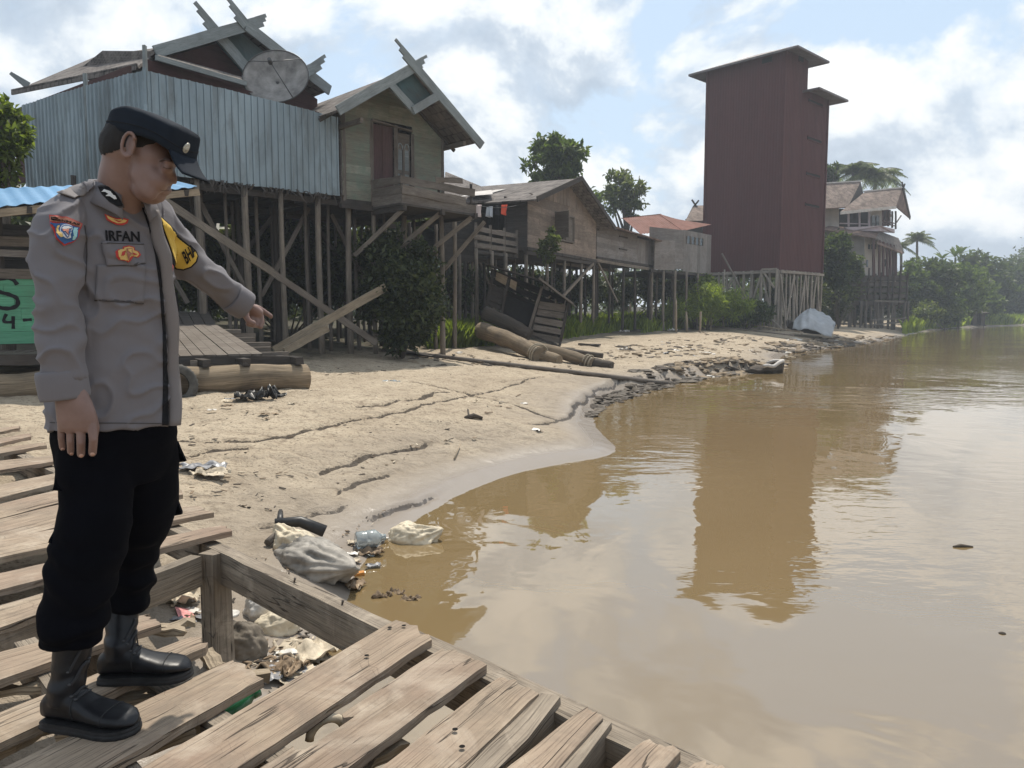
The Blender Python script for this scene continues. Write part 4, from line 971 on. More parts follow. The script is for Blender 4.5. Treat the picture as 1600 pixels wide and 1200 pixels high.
# ================================================================ white two storey house on tall stilts beyond the tower
def white_house():
    root = thing('stilt_house', 'pale two storey house with steep brown roofs on tall stilts right of the tower', 'house', U(1350, 515, 72))
    Y = 72.0
    def q(nm, pts, mat, t=.1): MB().poly([U(*p) for p in pts], t, (.25, -1, 0)).build(nm, M[mat], root)
    S = 'shingle_tan'
    MB().slab(U(1270, 327, 69), U(1325, 323, 71), U(1345, 284, 75), U(1276, 288, 73), .12).build('roof', M[S], root)
    MB().bar(U(1276, 287, 73), U(1346, 283, 75), .2, .12).build('ridge', M['trim_white'], root)
    q('gable', [(1325, 323, 71.2), (1354, 324, 77), (1345, 285, 75)], 'wood_dark')
    MB().slab(U(1313, 331, 69.5), U(1400, 322, 73), U(1410, 294, 76), U(1351, 300, 74), .12).build('roof', M[S], root)
    MB().bar(U(1350, 299, 74), U(1411, 293, 76), .18, .12).build('ridge', M['trim_white'], root)
    MB().slab(U(1400, 322, 73.05), U(1422, 341, 79), U(1411, 293, 76.2), U(1410, 294, 76.05), .12).build('roof', M['shingle_brown'], root)
    MB().bar(U(1411, 293, 75.8), U(1422, 341, 78.9), .1, .35).build('bargeboard', M['wood_dark'], root)
    MB().bar(U(1313, 333, 69.4), U(1400, 324, 72.9), .08, .25).build('fascia', M['trim_white'], root)
    for a, b in (((1411, 298), (1409.5, 284)), ((1410, 296), (1414, 287))): MB().bar(U(*a, 75.9), U(*b, 75.9), .1, .22, h1=.1).build('finial', M['wood_dark'], root)
    # upper storey
    q('wall', [(1262, 358, 71.5), (1311, 356, 72.2), (1311, 324, 72.2), (1262, 325, 71.5)], 'white_wall')
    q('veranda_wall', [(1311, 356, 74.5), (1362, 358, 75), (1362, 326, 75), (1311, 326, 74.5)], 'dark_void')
    q('wall', [(1359, 355, 73.2), (1378, 354, 74), (1378, 326, 74), (1359, 327, 73.2)], 'white_wall')
    q('wall', [(1378, 354, 74.0), (1392, 352, 77), (1392, 328, 77), (1378, 326, 74.0)], 'gable_red')
    bars(root, 'veranda_post', [(U(px, 354, 72.6), U(px, 328, 72.6)) for px in (1326, 1343, 1358)], M['mauve_wall'], .14, .14)
    bars(root, 'veranda_rail', [(U(1312, 349, 72.6), U(1358, 350, 72.8))], M['mauve_wall'], .08, .1)
    for px, Yw in ((1363, 73.0), (1369.5, 73.3)):
        w = MB(); w.slab(U(px, 352, Yw), U(px + 4.2, 352, Yw + .2), U(px + 4.2, 337, Yw + .2), U(px, 337, Yw), .06); o = w.build('window', M['glass_dark'], root)
    bars(root, 'porch_post', [(U(px, py, Yp), U(px, 330, Yp)) for px, py, Yp in ((1383, 352, 73.5), (1388, 354, 74.4), (1394, 356, 75), (1399.5, 358, 75.5))], M['wood_dark'], .13, .13)
    bars(root, 'porch_strut', [(U(1399, 350, 75.5), U(1408, 337, 76.5)), (U(1388, 344, 74.4), U(1394, 334, 75))], M['wood_dark'], .09, .09)
    MB().poly([U(1320, 355, 71.2), U(1377, 353, 71.6), U(1398, 358, 75), U(1398, 364, 75), U(1377, 361, 71.6), U(1328, 361, 71.2)], .2, (.2, -1, 0)).build('balcony', M['mauve_wall'], root)
    bars(root, 'balcony_rail', [(U(1379, 349, 71.8), U(1398, 353, 75)), (U(1379, 345, 71.8), U(1398, 349, 75))], M['gable_red'], .07, .08)
    # skirt roof between the storeys
    MB().slab(U(1284, 358, 68.8), U(1368, 372, 70), U(1374, 361, 73), U(1296, 352, 72.5), .1, (0, -.3, 1)).build('skirt_roof', M['shingle_brown'], root)
    MB().slab(U(1368, 372, 70), U(1413, 395, 76), U(1404, 372, 77), U(1374, 361, 73), .1, (.3, -.3, 1)).build('skirt_roof', M['shingle'], root)
    # lower storey
    q('wall', [(1284, 445, 71.0), (1350.5, 445, 71.0), (1350.5, 368, 71.0), (1284, 360, 71.0)], 'grey_wall')
    q('wall', [(1351, 442, 71.1), (1400, 442, 75.5), (1400, 380, 75.5), (1351, 366, 71.1)], 'white_wall')
    for px, Yw in ((1357, 71.5), (1362, 71.9), (1366.5, 72.3)):
        w = MB(); w.slab(U(px, 389, Yw), U(px + 2.6, 389.4, Yw + .2), U(px + 2.6, 382, Yw + .2), U(px, 381.6, Yw), .05); w.build('window', M['glass_dark'], root)
    for px, py, Yw in ((1354, 413, 71.2), (1383, 412, 73.8)):
        w = MB(); w.slab(U(px, py + 4, Yw), U(px + 2.6, py + 4.4, Yw + .2), U(px + 2.6, py - 7, Yw + .2), U(px, py - 7, Yw), .05); w.build('window', M['glass_dark'], root)
    bars(root, 'column', [(U(px, 432, Yp), U(px, 372 + (px - 1365) * .35, Yp)) for px, Yp in ((1365, 70.2), (1374, 70.8), (1380, 71.4), (1386, 72.2), (1391, 73), (1396, 74.0), (1399.5, 75))], M['door'], .18, .18)
    MB().slab(U(1371, 380, 69.8), U(1411, 396, 75.2), U(1404, 385, 75.8), U(1371, 372, 71.4), .1, (.2, -.4, 1)).build('porch_roof', M['shingle_brown'], root)
    # dark platform with its boards, then the stilts
    mb = MB(); a, b, c = U(1284, 432, 70.6), U(1352, 434, 70.2), U(1419, 434, 74.6)
    for k in range(5):
        z = -k * .58
        for p, r in ((a, b), (b, c)):
            mb.bar(p + V((0, 0, z)), r + V((0, 0, z)), .08, .42, seg=4, jit=.02)
    mb.build('platform_boards', M['wood_dark'], root)
    MB().slab(a, b, c, U(1390, 440, 82), .2, (0, 0, 1)).build('floor', M['wood_dark'], root)
    bars(root, 'platform_post', [(lerp(b, c, t) + V((.05, -.15, -2.9)), lerp(b, c, t) + V((.05, -.15, random.uniform(.3, 1.3)))) for t in (.05, .2, .33, .5, .62, .78, .95)] + [(lerp(a, b, t) + V((0, -.15, -2.9)), lerp(a, b, t) + V((0, -.15, .3))) for t in (.3, .6, .9)], M['wood_dark'], .13, .13)
    pp = []
    for k in range(17): pp.append((lerp(b, c, k / 16) + V((random.uniform(-.3, .1), random.uniform(-.5, .6), 0)), a.z - 2.2))
    for k in range(11): pp.append((lerp(a, b, k / 11) + V((0, random.uniform(-.4, .8), 0)), a.z - 2.2))
    for k in range(10): pp.append((lerp(a, c, k / 10) + V((-.5, 2.5 + random.uniform(-.4, .8), 0)), a.z - 2.0))
    posts(root, [(p, z) for p, z in pp], .095, M['stilt_grey'], 'stilt')
    bars(root, 'brace', [(U(1286, 508, 70), U(1302, 462, 70)), (U(1300, 505, 69.8), U(1286, 470, 69.8)), (U(1318, 508, 69.6), U(1332, 466, 69.6)), (U(1362, 500, 69.2), U(1416, 497, 73.6)), (U(1362, 508, 69.2), U(1416, 503, 73.6)), (U(1366, 470, 69.8), U(1416, 472, 73.9))], M['stilt_grey'], .08, .14)
white_house()
# ================================================================ little river hut far upstream
def river_hut():
    c = G(1529, 511, WATER_Z); s = c.y / FPX; root = thing('river_hut', 'tiny dark hut on posts standing in the far shallows', 'hut', c)
    w = 19 * s; h = 22 * s
    mb = MB()
    for k in range(6):
        if k in (2, 3): continue
        mb.bar(c + V((-w / 2 + w * (k + .5) / 6, 0, .2)), c + V((-w / 2 + w * (k + .5) / 6, 0, h)), w / 6.2, .06, up=(0, -1, 0))
    mb.slab(c + V((w / 2, 0, .2)), c + V((w / 2, w, .2)), c + V((w / 2, w, h)), c + V((w / 2, 0, h)), .06)
    mb.slab(c + V((w / 2, w, .2)), c + V((-w / 2, w, .2)), c + V((-w / 2, w, h)), c + V((w / 2, w, h)), .06); mb.slab(c + V((-w / 2, w, .2)), c + V((-w / 2, 0, .2)), c + V((-w / 2, 0, h)), c + V((-w / 2, w, h)), .06)
    mb.build('wall', M['wood_dark'], root)
    MB().slab(c + V((-w * .7, -.5, h)), c + V((w * .65, -.5, h)), c + V((w * .65, w * 1.2, h + .35)), c + V((-w * .7, w * 1.2, h + .35)), .12).build('roof', M['wood_dark'], root)
    for x in (-.48, 0, .48):
        MB().tube([c + V((w * x, .2, -1)), c + V((w * x, .2, .4))], .09, 6).build('post', M['wood_post'], root)
    MB().slab(c + V((-w * .55, -.2, .3)), c + V((w * .55, -.2, .3)), c + V((w * .55, w, .3)), c + V((-w * .55, w, .3)), .12, (0, 0, 1)).build('floor', M['wood_dark'], root)
river_hut()
# ================================================================ vegetation
def leafmat(name, col, var=0.45, trans=0.45, spec=0.25):
    m = bpy.data.materials.new(name); m.use_nodes = True; nt = m.node_tree; L = nt.links
    b = nt.nodes['Principled BSDF']; out = nt.nodes['Material Output']
    geo = nt.nodes.new('ShaderNodeNewGeometry'); tc = nt.nodes.new('ShaderNodeTexCoord')
    n = noise_(nt, tc.outputs['Object'], 1.6, 3)
    f = math_(nt, 'ADD', math_(nt, 'MULTIPLY', geo.outputs['Random Per Island'], 0.6), math_(nt, 'MULTIPLY', n, 0.5))
    lo = tuple(c * (1 - var) for c in col); hi = (min(1, col[0] * (1 + var) + .01), min(1, col[1] * (1 + var * .7)), col[2] * (1 + var * .2))
    c = ramp(nt, f, [(0.25, lo), (0.8, hi)])
    L.new(c, b.inputs['Base Color']); b.inputs['Roughness'].default_value = 0.5; b.inputs['Specular IOR Level'].default_value = spec
    tr = nt.nodes.new('ShaderNodeBsdfTranslucent'); mx = nt.nodes.new('ShaderNodeMixShader'); mx.inputs[0].default_value = trans
    L.new(mix(nt, 1.0, c, (1.5, 1.6, .7), 'MULTIPLY'), tr.inputs[0]); L.new(b.outputs[0], mx.inputs[1]); L.new(tr.outputs[0], mx.inputs[2]); L.new(mx.outputs[0], out.inputs[0])
    return m
M['leaf_dark'] = leafmat('dark_foliage', (0.044, 0.074, 0.030))
M['leaf_mid'] = leafmat('mid_foliage', (0.068, 0.112, 0.038))
M['leaf_bright'] = leafmat('bright_foliage', (0.11, 0.16, 0.045))
M['leaf_olive'] = leafmat('olive_foliage', (0.090, 0.125, 0.055))
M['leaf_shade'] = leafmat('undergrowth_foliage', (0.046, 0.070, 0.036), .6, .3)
M['grass'] = leafmat('grass_blades', (0.17, 0.235, 0.06), .4, .55)
M['bark'] = wood('tree_bark', (0.07, 0.058, 0.048), (0.20, 0.17, 0.14), grain=.4)
RNG = np.random.default_rng(11)
def leaf_object(name, P, size, mat, parent=None, aspect=0.45, up=0.35, N=None, fold=0.15):
    """many leaf-shaped faces at points P (n,3); random tilt with a bias upward"""
    n = len(P); off = np.array(wloc(parent)) if parent is not None else np.array([P[:, 0].mean(), P[:, 1].mean(), P[:, 2].min()])
    d = RNG.normal(size=(n, 3)) if N is None else N
    d /= np.linalg.norm(d, axis=1, keepdims=True) + 1e-9
    nrm = RNG.normal(size=(n, 3)); nrm[:, 2] += up * 3; s = np.cross(d, nrm); s /= np.linalg.norm(s, axis=1, keepdims=True) + 1e-9
    nn = np.cross(s, d)
    L = size * RNG.uniform(.6, 1.3, (n, 1)); w = L * aspect
    p = P - off
    v = np.stack([p, p + d * L * .5 + s * w * .5 + nn * L * fold, p + d * L - nn * L * fold * .6, p + d * L * .5 - s * w * .5 + nn * L * fold], 1).reshape(-1, 3)
    me = bpy.data.meshes.new(name); me.vertices.add(4 * n); me.vertices.foreach_set('co', v.astype(np.float32).ravel())
    q = np.arange(4 * n, dtype=np.int32); me.loops.add(4 * n); me.loops.foreach_set('vertex_index', q)
    me.polygons.add(n); me.polygons.foreach_set('loop_start', q[::4].copy()); me.update(calc_edges=True)
    me.materials.append(mat); o = bpy.data.objects.new(name, me); COL.objects.link(o)
    if parent is not None: o.parent = parent
    else: o.location = off
    return o
def clump_points(c, r, clumps, per, spread=.26, flat=1.0, hollow=.45):
    c = np.array(c); r = np.array(r, float); out = []
    for _ in range(clumps):
        d = RNG.normal(size=3); d /= np.linalg.norm(d); k = RNG.uniform(hollow, 1.0)
        q = c + d * r * k; s = r.mean() * spread * RNG.uniform(.6, 1.35)
        m = int(per * RNG.uniform(.5, 1.4)); e = RNG.normal(size=(m, 3)); e /= np.linalg.norm(e, axis=1, keepdims=True); e *= RNG.uniform(.2, 1, (m, 1)) ** .5
        out.append(q + e * s * np.array([1, 1, .75 * flat]))
    return np.vstack(out)
def tree(px, py, rx, ry, Y, label, mat='leaf_mid', clumps=60, per=60, leaf=.3, group=None, cat='tree', name='tree', limbs=7, spread=.26, base=None, depth=1.0):
    k = Y / FPX; c = U(px, py, Y); r = (rx * k, rx * k * depth, ry * k)
    bx = V((c.x, c.y, 0)); zb = g0(c.x, c.y) if base is None else base; root = thing(name, label, cat, V((c.x, c.y, zb)), group)
    P = clump_points(c, r, clumps, per, spread); P = P[P[:, 2] > zb]
    leaf_object('crown', P, leaf, M[mat], root)
    mb = MB(); h = c.z - zb; R0 = max(.06, h * .028)
    trunk = [V((c.x + math.sin(t * 3) * h * .03, c.y, lerp(zb - .3, c.z - r[2] * .1, t))) for t in [i / 6 for i in range(7)]]
    mb.tube(trunk, [R0 * lerp(1.2, .5, i / 6) for i in range(7)], 8)
    for i in range(limbs):
        a = i * 2.4 + random.random(); s = trunk[3] if i % 2 else trunk[4]; e = c + V((math.cos(a) * r[0] * .7, math.sin(a) * r[1] * .7, random.uniform(-.1, .7) * r[2]))
        mb.tube([s, lerp(s, e, .5) + V((0, 0, r[2] * .08)), e], [R0 * .5, R0 * .3, R0 * .1], 6)
    mb.build('trunk', M['bark'], root)
    return root
def bush(pts, label, mat='leaf_dark', leaf=.16, per=70, name='bush', group=None, cat='bush', spread=.34, aspect=.45):
    """pts: list of (px,py,Y,rx_px,ry_px) lobes"""
    P = []
    for px, py, Y, rx, ry in pts:
        c = U(px, py, Y); k = Y / FPX; P.append(clump_points(c, (rx * k, rx * k * .9, ry * k), max(6, int(rx * ry / 26)), per, spread))
    P = np.vstack(P); zz = np.array([0.0]); gz = base_height(P[:, 0], P[:, 1])[0]; P = P[P[:, 2] > gz]
    c0 = V((P[:, 0].mean(), P[:, 1].mean(), 0)); root = thing(name, label, cat, V((c0.x, c0.y, g0(c0.x, c0.y))), group)
    leaf_object('leaves', P, leaf, M[mat], root, aspect=aspect)
    mb = MB()
    for i in range(9):
        e = V(P[RNG.integers(len(P))]); b = V((c0.x, c0.y, g0(c0.x, c0.y) - .1))
        mb.tube([b, lerp(b, e, .5) + V((.05, 0, .1)), e], [.035, .018, .006], 5)
    mb.build('stem', M['bark'], root)
    return root
def grass(poly_px, n, h, label=None, mat='grass', name='grass', Yfix=None, w=.02, lean=.35):
    """tufted blades growing on the bank inside the outline"""
    Q = [onground(x, y) if Yfix is None else U(x, y, Yfix) for x, y in poly_px]; xs = [p.x for p in Q]; ys = [p.y for p in Q]; pp = np.array([(p.x, p.y) for p in Q])
    out = np.zeros((0, 2))
    while len(out) < n:
        c = np.stack([RNG.uniform(min(xs), max(xs), 4000), RNG.uniform(min(ys), max(ys), 4000)], 1); ins = np.zeros(len(c), bool); j = len(pp) - 1
        for i in range(len(pp)):
            k = ((pp[i, 1] > c[:, 1]) != (pp[j, 1] > c[:, 1])) & (c[:, 0] < (pp[j, 0] - pp[i, 0]) * (c[:, 1] - pp[i, 1]) / (pp[j, 1] - pp[i, 1] + 1e-12) + pp[i, 0]); ins ^= k; j = i
        dens = fbm2(c[:, 0], c[:, 1], 1.2, 8, 3) + .5 + RNG.uniform(-.25, .25, len(c)); out = np.vstack([out, c[ins & (dens > .42)]])
    c = out[:n]; z = height(c[:, 0], c[:, 1])[0]; hh = h * RNG.uniform(.45, 1.15, n) * (.75 + .6 * (fbm2(c[:, 0], c[:, 1], .8, 4, 2) + .3)); a = RNG.uniform(0, 2 * np.pi, n); ln = lean * RNG.uniform(.3, 1.6, n)
    d = np.stack([np.cos(a), np.sin(a)], 1); s = np.stack([-d[:, 1], d[:, 0]], 1) * (w * RNG.uniform(.6, 1.4, (n, 1)))
    off = np.array([c[:, 0].mean(), c[:, 1].mean(), z.min()])
    b = np.column_stack([c, z - .03]); m1 = np.column_stack([c + d * (hh * ln * .35)[:, None], z + hh * .6]); t = np.column_stack([c + d * (hh * ln)[:, None], z + hh * RNG.uniform(.8, 1, n)]); s3 = np.column_stack([s, np.zeros(n)])
    v = np.stack([b - s3, b + s3, m1 + s3 * .8, t, m1 - s3 * .8], 1).reshape(-1, 3) - off
    me = bpy.data.meshes.new(name); me.vertices.add(5 * n); me.vertices.foreach_set('co', v.astype(np.float32).ravel()); q = np.arange(5 * n, dtype=np.int32)
    me.loops.add(5 * n); me.loops.foreach_set('vertex_index', q); me.polygons.add(n); me.polygons.foreach_set('loop_start', q[::5].copy()); me.update(calc_edges=True)
    me.materials.append(M[mat]); o = bpy.data.objects.new(name, me); COL.objects.link(o); o.location = off; tag(o, label, None, None, 'stuff'); return o
def palm(px, py, Y, rad, label, nf=18, base=None, group=None):
    c = U(px, py, Y); zb = g0(c.x, c.y); r = rad * Y / FPX; root = thing('palm_tree', label, 'palm tree', V((c.x, c.y, zb)), group)
    mb = MB(); n = 10
    mb.tube([V((c.x + math.sin(t * 2.2) * .5 * (1 - t), c.y, lerp(zb - .3, c.z, t))) for t in [i / n for i in range(n + 1)]], [lerp(.24, .15, i / n) * (1 + .06 * (i % 2)) for i in range(n + 1)], 8); mb.build('trunk', M['bark'], root)
    mb = MB()
    for f in range(nf):
        a = f * 2.39996; el = random.uniform(-.2, 1.35); ln = r * random.uniform(.85, 1.12); dr = V((math.cos(a), math.sin(a), 0)); pts = []
        for i in range(9):
            t = i / 8; pts.append(c + dr * (ln * t * math.cos(el * (1 - t * .3))) + V((0, 0, ln * (math.sin(el) * t * .9 - t * t * (.42 + .22 * math.cos(el))))))
        mb.tube(pts, [.05 * (1 - .8 * i / 8) * r / 3 + .012 for i in range(9)], 5)
        for i in range(1, 41):
            t = i / 41 * 8; k = min(int(t), 7); q = lerp(pts[k], pts[k + 1], t - k); tg = (pts[k + 1] - pts[k]).normalized(); sd = tg.cross(V((0, 0, 1))).normalized()
            wl = ln * .24 * math.sin(math.pi * min(.97, (i / 41) ** .6)) + .05
            for s in (-1, 1):
                e = q + sd * (s * wl * .85) + tg * wl * .55 - V((0, 0, wl * random.uniform(.4, .9))); o = tg * (ln * .011)
                mb.face([mb.vert(x) for x in (q - o, lerp(q, e, .55) - o + V((0, 0, wl * .1)), e, lerp(q, e, .55) + o * 1.3 + V((0, 0, wl * .1)), q + o)])
    mb.build('crown', M['leaf_olive'], root); return root
# bright tree at the left edge, beside the zinc wall
tree(-8, 222, 40, 84, 15.2, 'leafy tree at the left edge with sunlit yellow green leaves beside the zinc wall', 'leaf_bright', 70, 85, .17, spread=.24)
tree(-70, 200, 60, 110, 16.5, 'shaded part hidden tree cut by the left frame edge behind the sunlit tree', 'leaf_mid', 40, 60, .2, spread=.28)
tree(870, 252, 47, 36, 50, 'round crowned green tree rising behind the roof of the brown house', 'leaf_mid', 62, 70, .42, spread=.24)
tree(975, 303, 33, 38, 62, 'lighter airy tree behind the grey shack roof left of the tower', 'leaf_olive', 46, 60, .42, spread=.22)
tree(930, 320, 26, 22, 66, 'low tree peeping over the brown house roof left of the airy tree', 'leaf_mid', 20, 50, .45)
tree(1297, 272, 14, 16, 84, 'small dark tree crown touching the right edge of the tower top of the pale house', 'leaf_dark', 14, 60, .5)
palm(1333, 270, 88, 48, 'left palm of the pair behind the brown roof right of the tower', 22)
palm(1368, 272, 86, 50, 'right palm of the pair behind the brown roof right of the tower', 22)
palm(1433, 375, 112, 30, 'lone coconut palm standing clear right of the pale stilted house', 20)
palm(1408, 385, 100, 26, 'low palm half hidden at the right edge of the pale stilted house', 14)
# banana plants
def banana(px, py, Y, h, label):
    c = U(px, py, Y); zb = g0(c.x, c.y); root = thing('banana_plant', label, 'banana plant', V((c.x, c.y, zb)), 'banana plants on the far bank')
    MB().tube([V((c.x, c.y, zb - .2)), V((c.x + .1, c.y, c.z))], [.22, .14], 8).build('trunk', M['leaf_olive'], root)
    mb = MB()
    for i in range(7):
        a = i * 2.4; el = random.uniform(.5, 1.35); ln = h * Y / FPX; dr = V((math.cos(a), math.sin(a), 0)); sd = dr.cross(V((0, 0, 1)))
        def fn(u, v): t = v; return c + dr * (ln * t * math.cos(el)) + V((0, 0, ln * (t * math.sin(el) - .35 * t * t))) + sd * ((u - .5) * ln * .3 * math.sin(math.pi * min(1, t * .93 + .05))) + V((0, 0, abs(u - .5) * ln * .06))
        mb.grid(fn, 4, 8)
    mb.build('leaves', M['leaf_mid'], root).name = 'leaf_rosette'
for px, py, Y, h, l in ((1492, 402, 112, 24, 'leftmost banana plant among the far bank trees'), (1500, 398, 116, 24, 'banana plant just right of the leftmost one on the far bank'), (1472, 405, 108, 22, 'banana plant with a leaf pointing left towards the lone palm')): banana(px, py, Y, h, l)
RY = onground(1080, 516).y
# bushes by the houses
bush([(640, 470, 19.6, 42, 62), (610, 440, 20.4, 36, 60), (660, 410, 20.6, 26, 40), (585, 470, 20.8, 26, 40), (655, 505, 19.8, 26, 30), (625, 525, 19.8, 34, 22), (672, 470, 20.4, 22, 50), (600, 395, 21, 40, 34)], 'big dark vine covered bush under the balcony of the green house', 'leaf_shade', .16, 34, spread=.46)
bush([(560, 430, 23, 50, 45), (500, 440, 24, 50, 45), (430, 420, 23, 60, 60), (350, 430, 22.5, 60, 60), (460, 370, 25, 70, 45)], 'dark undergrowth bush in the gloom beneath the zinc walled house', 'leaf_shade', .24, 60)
bush([(862, 378, 29.5, 17, 22), (858, 398, 29.5, 16, 14)], 'small leafy plant growing below the open shutter of the brown house', 'leaf_olive', .16, 70)
bush([(1085, 447, RY + 3.2, 28, 17), (1070, 456, RY + 3, 22, 14), (1108, 452, RY + 3.4, 18, 12)], 'broad leaved shrub in front of the tower left stilts', 'leaf_bright', .42, 55)
bush([(1102, 470, RY + 1.6, 44, 22), (1142, 478, RY + 2.2, 32, 20), (1062, 484, RY + .9, 30, 16)], 'light green reedy bush on the bank left of the tower stilts', 'grass', .5, 70, aspect=.12)
bush([(1175, 490, 51.5, 30, 18), (1148, 494, 51.5, 24, 14)], 'dark low bush at the foot of the tower front stilts', 'leaf_dark', .3, 60)
bush([(1310, 392, 63, 26, 34), (1300, 430, 63, 24, 30), (1330, 420, 66, 20, 30)], 'tall dark bush between the tower and the pale house', 'leaf_dark', .4, 70)
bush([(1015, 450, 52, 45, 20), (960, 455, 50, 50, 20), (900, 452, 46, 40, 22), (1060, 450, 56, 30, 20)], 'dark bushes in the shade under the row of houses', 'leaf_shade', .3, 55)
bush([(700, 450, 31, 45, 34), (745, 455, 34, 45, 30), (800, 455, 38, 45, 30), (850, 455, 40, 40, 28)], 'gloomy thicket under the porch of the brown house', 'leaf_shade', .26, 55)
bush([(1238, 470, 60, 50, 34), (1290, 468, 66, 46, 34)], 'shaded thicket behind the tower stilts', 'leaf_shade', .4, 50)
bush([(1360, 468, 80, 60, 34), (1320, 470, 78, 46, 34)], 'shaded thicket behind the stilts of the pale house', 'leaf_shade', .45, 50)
bush([(1515, 480, 100, 26, 12), (1480, 492, 92, 30, 12), (1450, 488, 86, 30, 14)], 'low weeds on the slope right of the pale house', 'leaf_olive', .4, 60)
# grass
grass([(668, 546), (770, 541), (790, 524), (700, 512), (665, 518)], 15000, .75)
grass([(880, 532), (960, 517), (1050, 510), (1050, 500), (950, 502), (870, 510)], 9000, .75, w=.03)
grass([(1000, 520), (1080, 512), (1180, 512), (1210, 506), (1180, 501), (1040, 502)], 9000, .8, w=.04)
grass([(1412, 522), (1450, 514), (1520, 507), (1640, 503), (1640, 498.5), (1480, 502), (1420, 508)], 14000, 1.3, w=.14)
# wooded far bank and hill
far = [(1452, 452, 94, 44, 46, 'leaf_dark'), (1500, 448, 100, 44, 44, 'leaf_mid'), (1430, 470, 90, 34, 34, 'leaf_dark'), (1420, 440, 92, 24, 34, 'leaf_mid'), (1540, 440, 125, 40, 46, 'leaf_dark'), (1575, 452, 140, 44, 40, 'leaf_dark'), (1521, 420, 122, 22, 26, 'leaf_dark'), (1610, 440, 165, 44, 48, 'leaf_mid'), (1476, 478, 96, 34, 26, 'leaf_mid'), (1528, 470, 116, 34, 28, 'leaf_mid'), (1650, 430, 190, 60, 60, 'leaf_dark'), (1590, 478, 150, 30, 18, 'leaf_olive'), (1560, 474, 140, 26, 16, 'leaf_mid')]
lab = ['dense dark tree mass beside the pale house on the far bank', 'rounded lighter tree in the far bank woods below the banana plants', 'dark tree low against the pale house far side', 'narrow tree touching the right wall of the pale house', 'broad dark tree right of the banana plants', 'bluish dark tree in the hazy woods at the right', 'slim dark tree with a pointed top right of the banana plants', 'hazy tree at the right frame edge', 'low bright tree above the riverside weeds', 'low tree behind the river hut', 'high hazy tree beyond the right frame edge', 'pale shrubby tree on the grass slope at right', 'small hazy tree between the bluish tree and the grass slope']
for (px, py, Y, rx, ry, m), l in zip(far, lab): tree(px, py, rx, ry, Y, l, m, int(26 + rx * ry / 60), 60, .62 if Y < 110 else .9, group='trees of the far bank', spread=.3)
def wood_mass():
    """the far wooded hill: reads as one mass"""
    P = []
    for i in range(420):
        t = RNG.uniform(0, 1); px = lerp(1390, 1760, t); Y = RNG.uniform(170, 300); top = 440 - 55 * max(0, (t - .35)) * 1.2 + 12 * math.sin(t * 19); c = U(px, lerp(485, top, RNG.uniform(0, 1) ** .7), Y); s = Y * .016
        e = RNG.normal(size=(70, 3)); e /= np.linalg.norm(e, axis=1, keepdims=True); P.append(np.array(c) + e * s * RNG.uniform(.5, 1, (70, 1)))
    o = leaf_object('far_woods', np.vstack(P), 2.0, M['leaf_dark']); tag(o, kind='stuff')
    P = []
    for i in range(260):   # scrub and trees far behind the village
        px = RNG.uniform(-500, 1330); Y = RNG.uniform(85, 150); c = U(px, RNG.uniform(425, 486), Y); s = Y * .02; e = RNG.normal(size=(60, 3)); e /= np.linalg.norm(e, axis=1, keepdims=True); P.append(np.array(c) + e * s * RNG.uniform(.4, 1, (60, 1)) * np.array([1.6, 1, .8]))
    o = leaf_object('far_thicket', np.vstack(P), 1.3, M['leaf_dark']); tag(o, kind='stuff')
    P = []
    for i in range(240):   # undergrowth close behind the stilts
        px = RNG.uniform(-420, 1250); Y = lerp(25, 62, max(0, min(1, (px - 0) / 1250))) + RNG.uniform(1, 8); c = U(px, RNG.uniform(395, 490), Y); s = Y * .028; e = RNG.normal(size=(80, 3)); e /= np.linalg.norm(e, axis=1, keepdims=True); P.append(np.array(c) + e * s * RNG.uniform(.4, 1, (80, 1)) * np.array([1.4, 1, .8]))
    for i in range(170):
        px = RNG.uniform(-260, 640); Y = RNG.uniform(25.5, 33); c = U(px, RNG.uniform(300, 480), Y); s = .75; e = RNG.normal(size=(80, 3)); e /= np.linalg.norm(e, axis=1, keepdims=True); P.append(np.array(c) + e * s * RNG.uniform(.4, 1, (80, 1)) * np.array([1.4, 1, .8]))
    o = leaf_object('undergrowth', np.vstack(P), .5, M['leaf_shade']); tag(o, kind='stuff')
wood_mass()
# ================================================================ raft with the green shack, ramp and tyre
M['green_paint'] = wood('mint_green_painted_boards', (0.085, 0.30, 0.18), (0.15, 0.42, 0.265), stain=(.12, .20, .14), stain_amt=.5, island=.25, bstr=.3)
M['black_paint'] = plain('black_brush_paint', (0.015, 0.016, 0.018), .7, .2)
M['rubber'] = plain('dusty_rubber', (0.085, 0.08, 0.072), .85, .2, .35, 9, .3, 80)
def textobj(body, size=1.0):
    c = bpy.data.curves.new('t', 'FONT'); c.body = body; c.size = size; c.resolution_u = 4; c.offset = .018; c.align_x = 'CENTER'; c.align_y = 'CENTER'
    o = bpy.data.objects.new('t', c); COL.objects.link(o); dg = bpy.context.evaluated_depsgraph_get(); me = bpy.data.meshes.new_from_object(o.evaluated_get(dg))
    bpy.data.objects.remove(o); bpy.data.curves.remove(c)
    vs = [v.co.copy() for v in me.vertices]; fs = [tuple(p.vertices) for p in me.polygons]; bpy.data.meshes.remove(me)
    return vs, fs
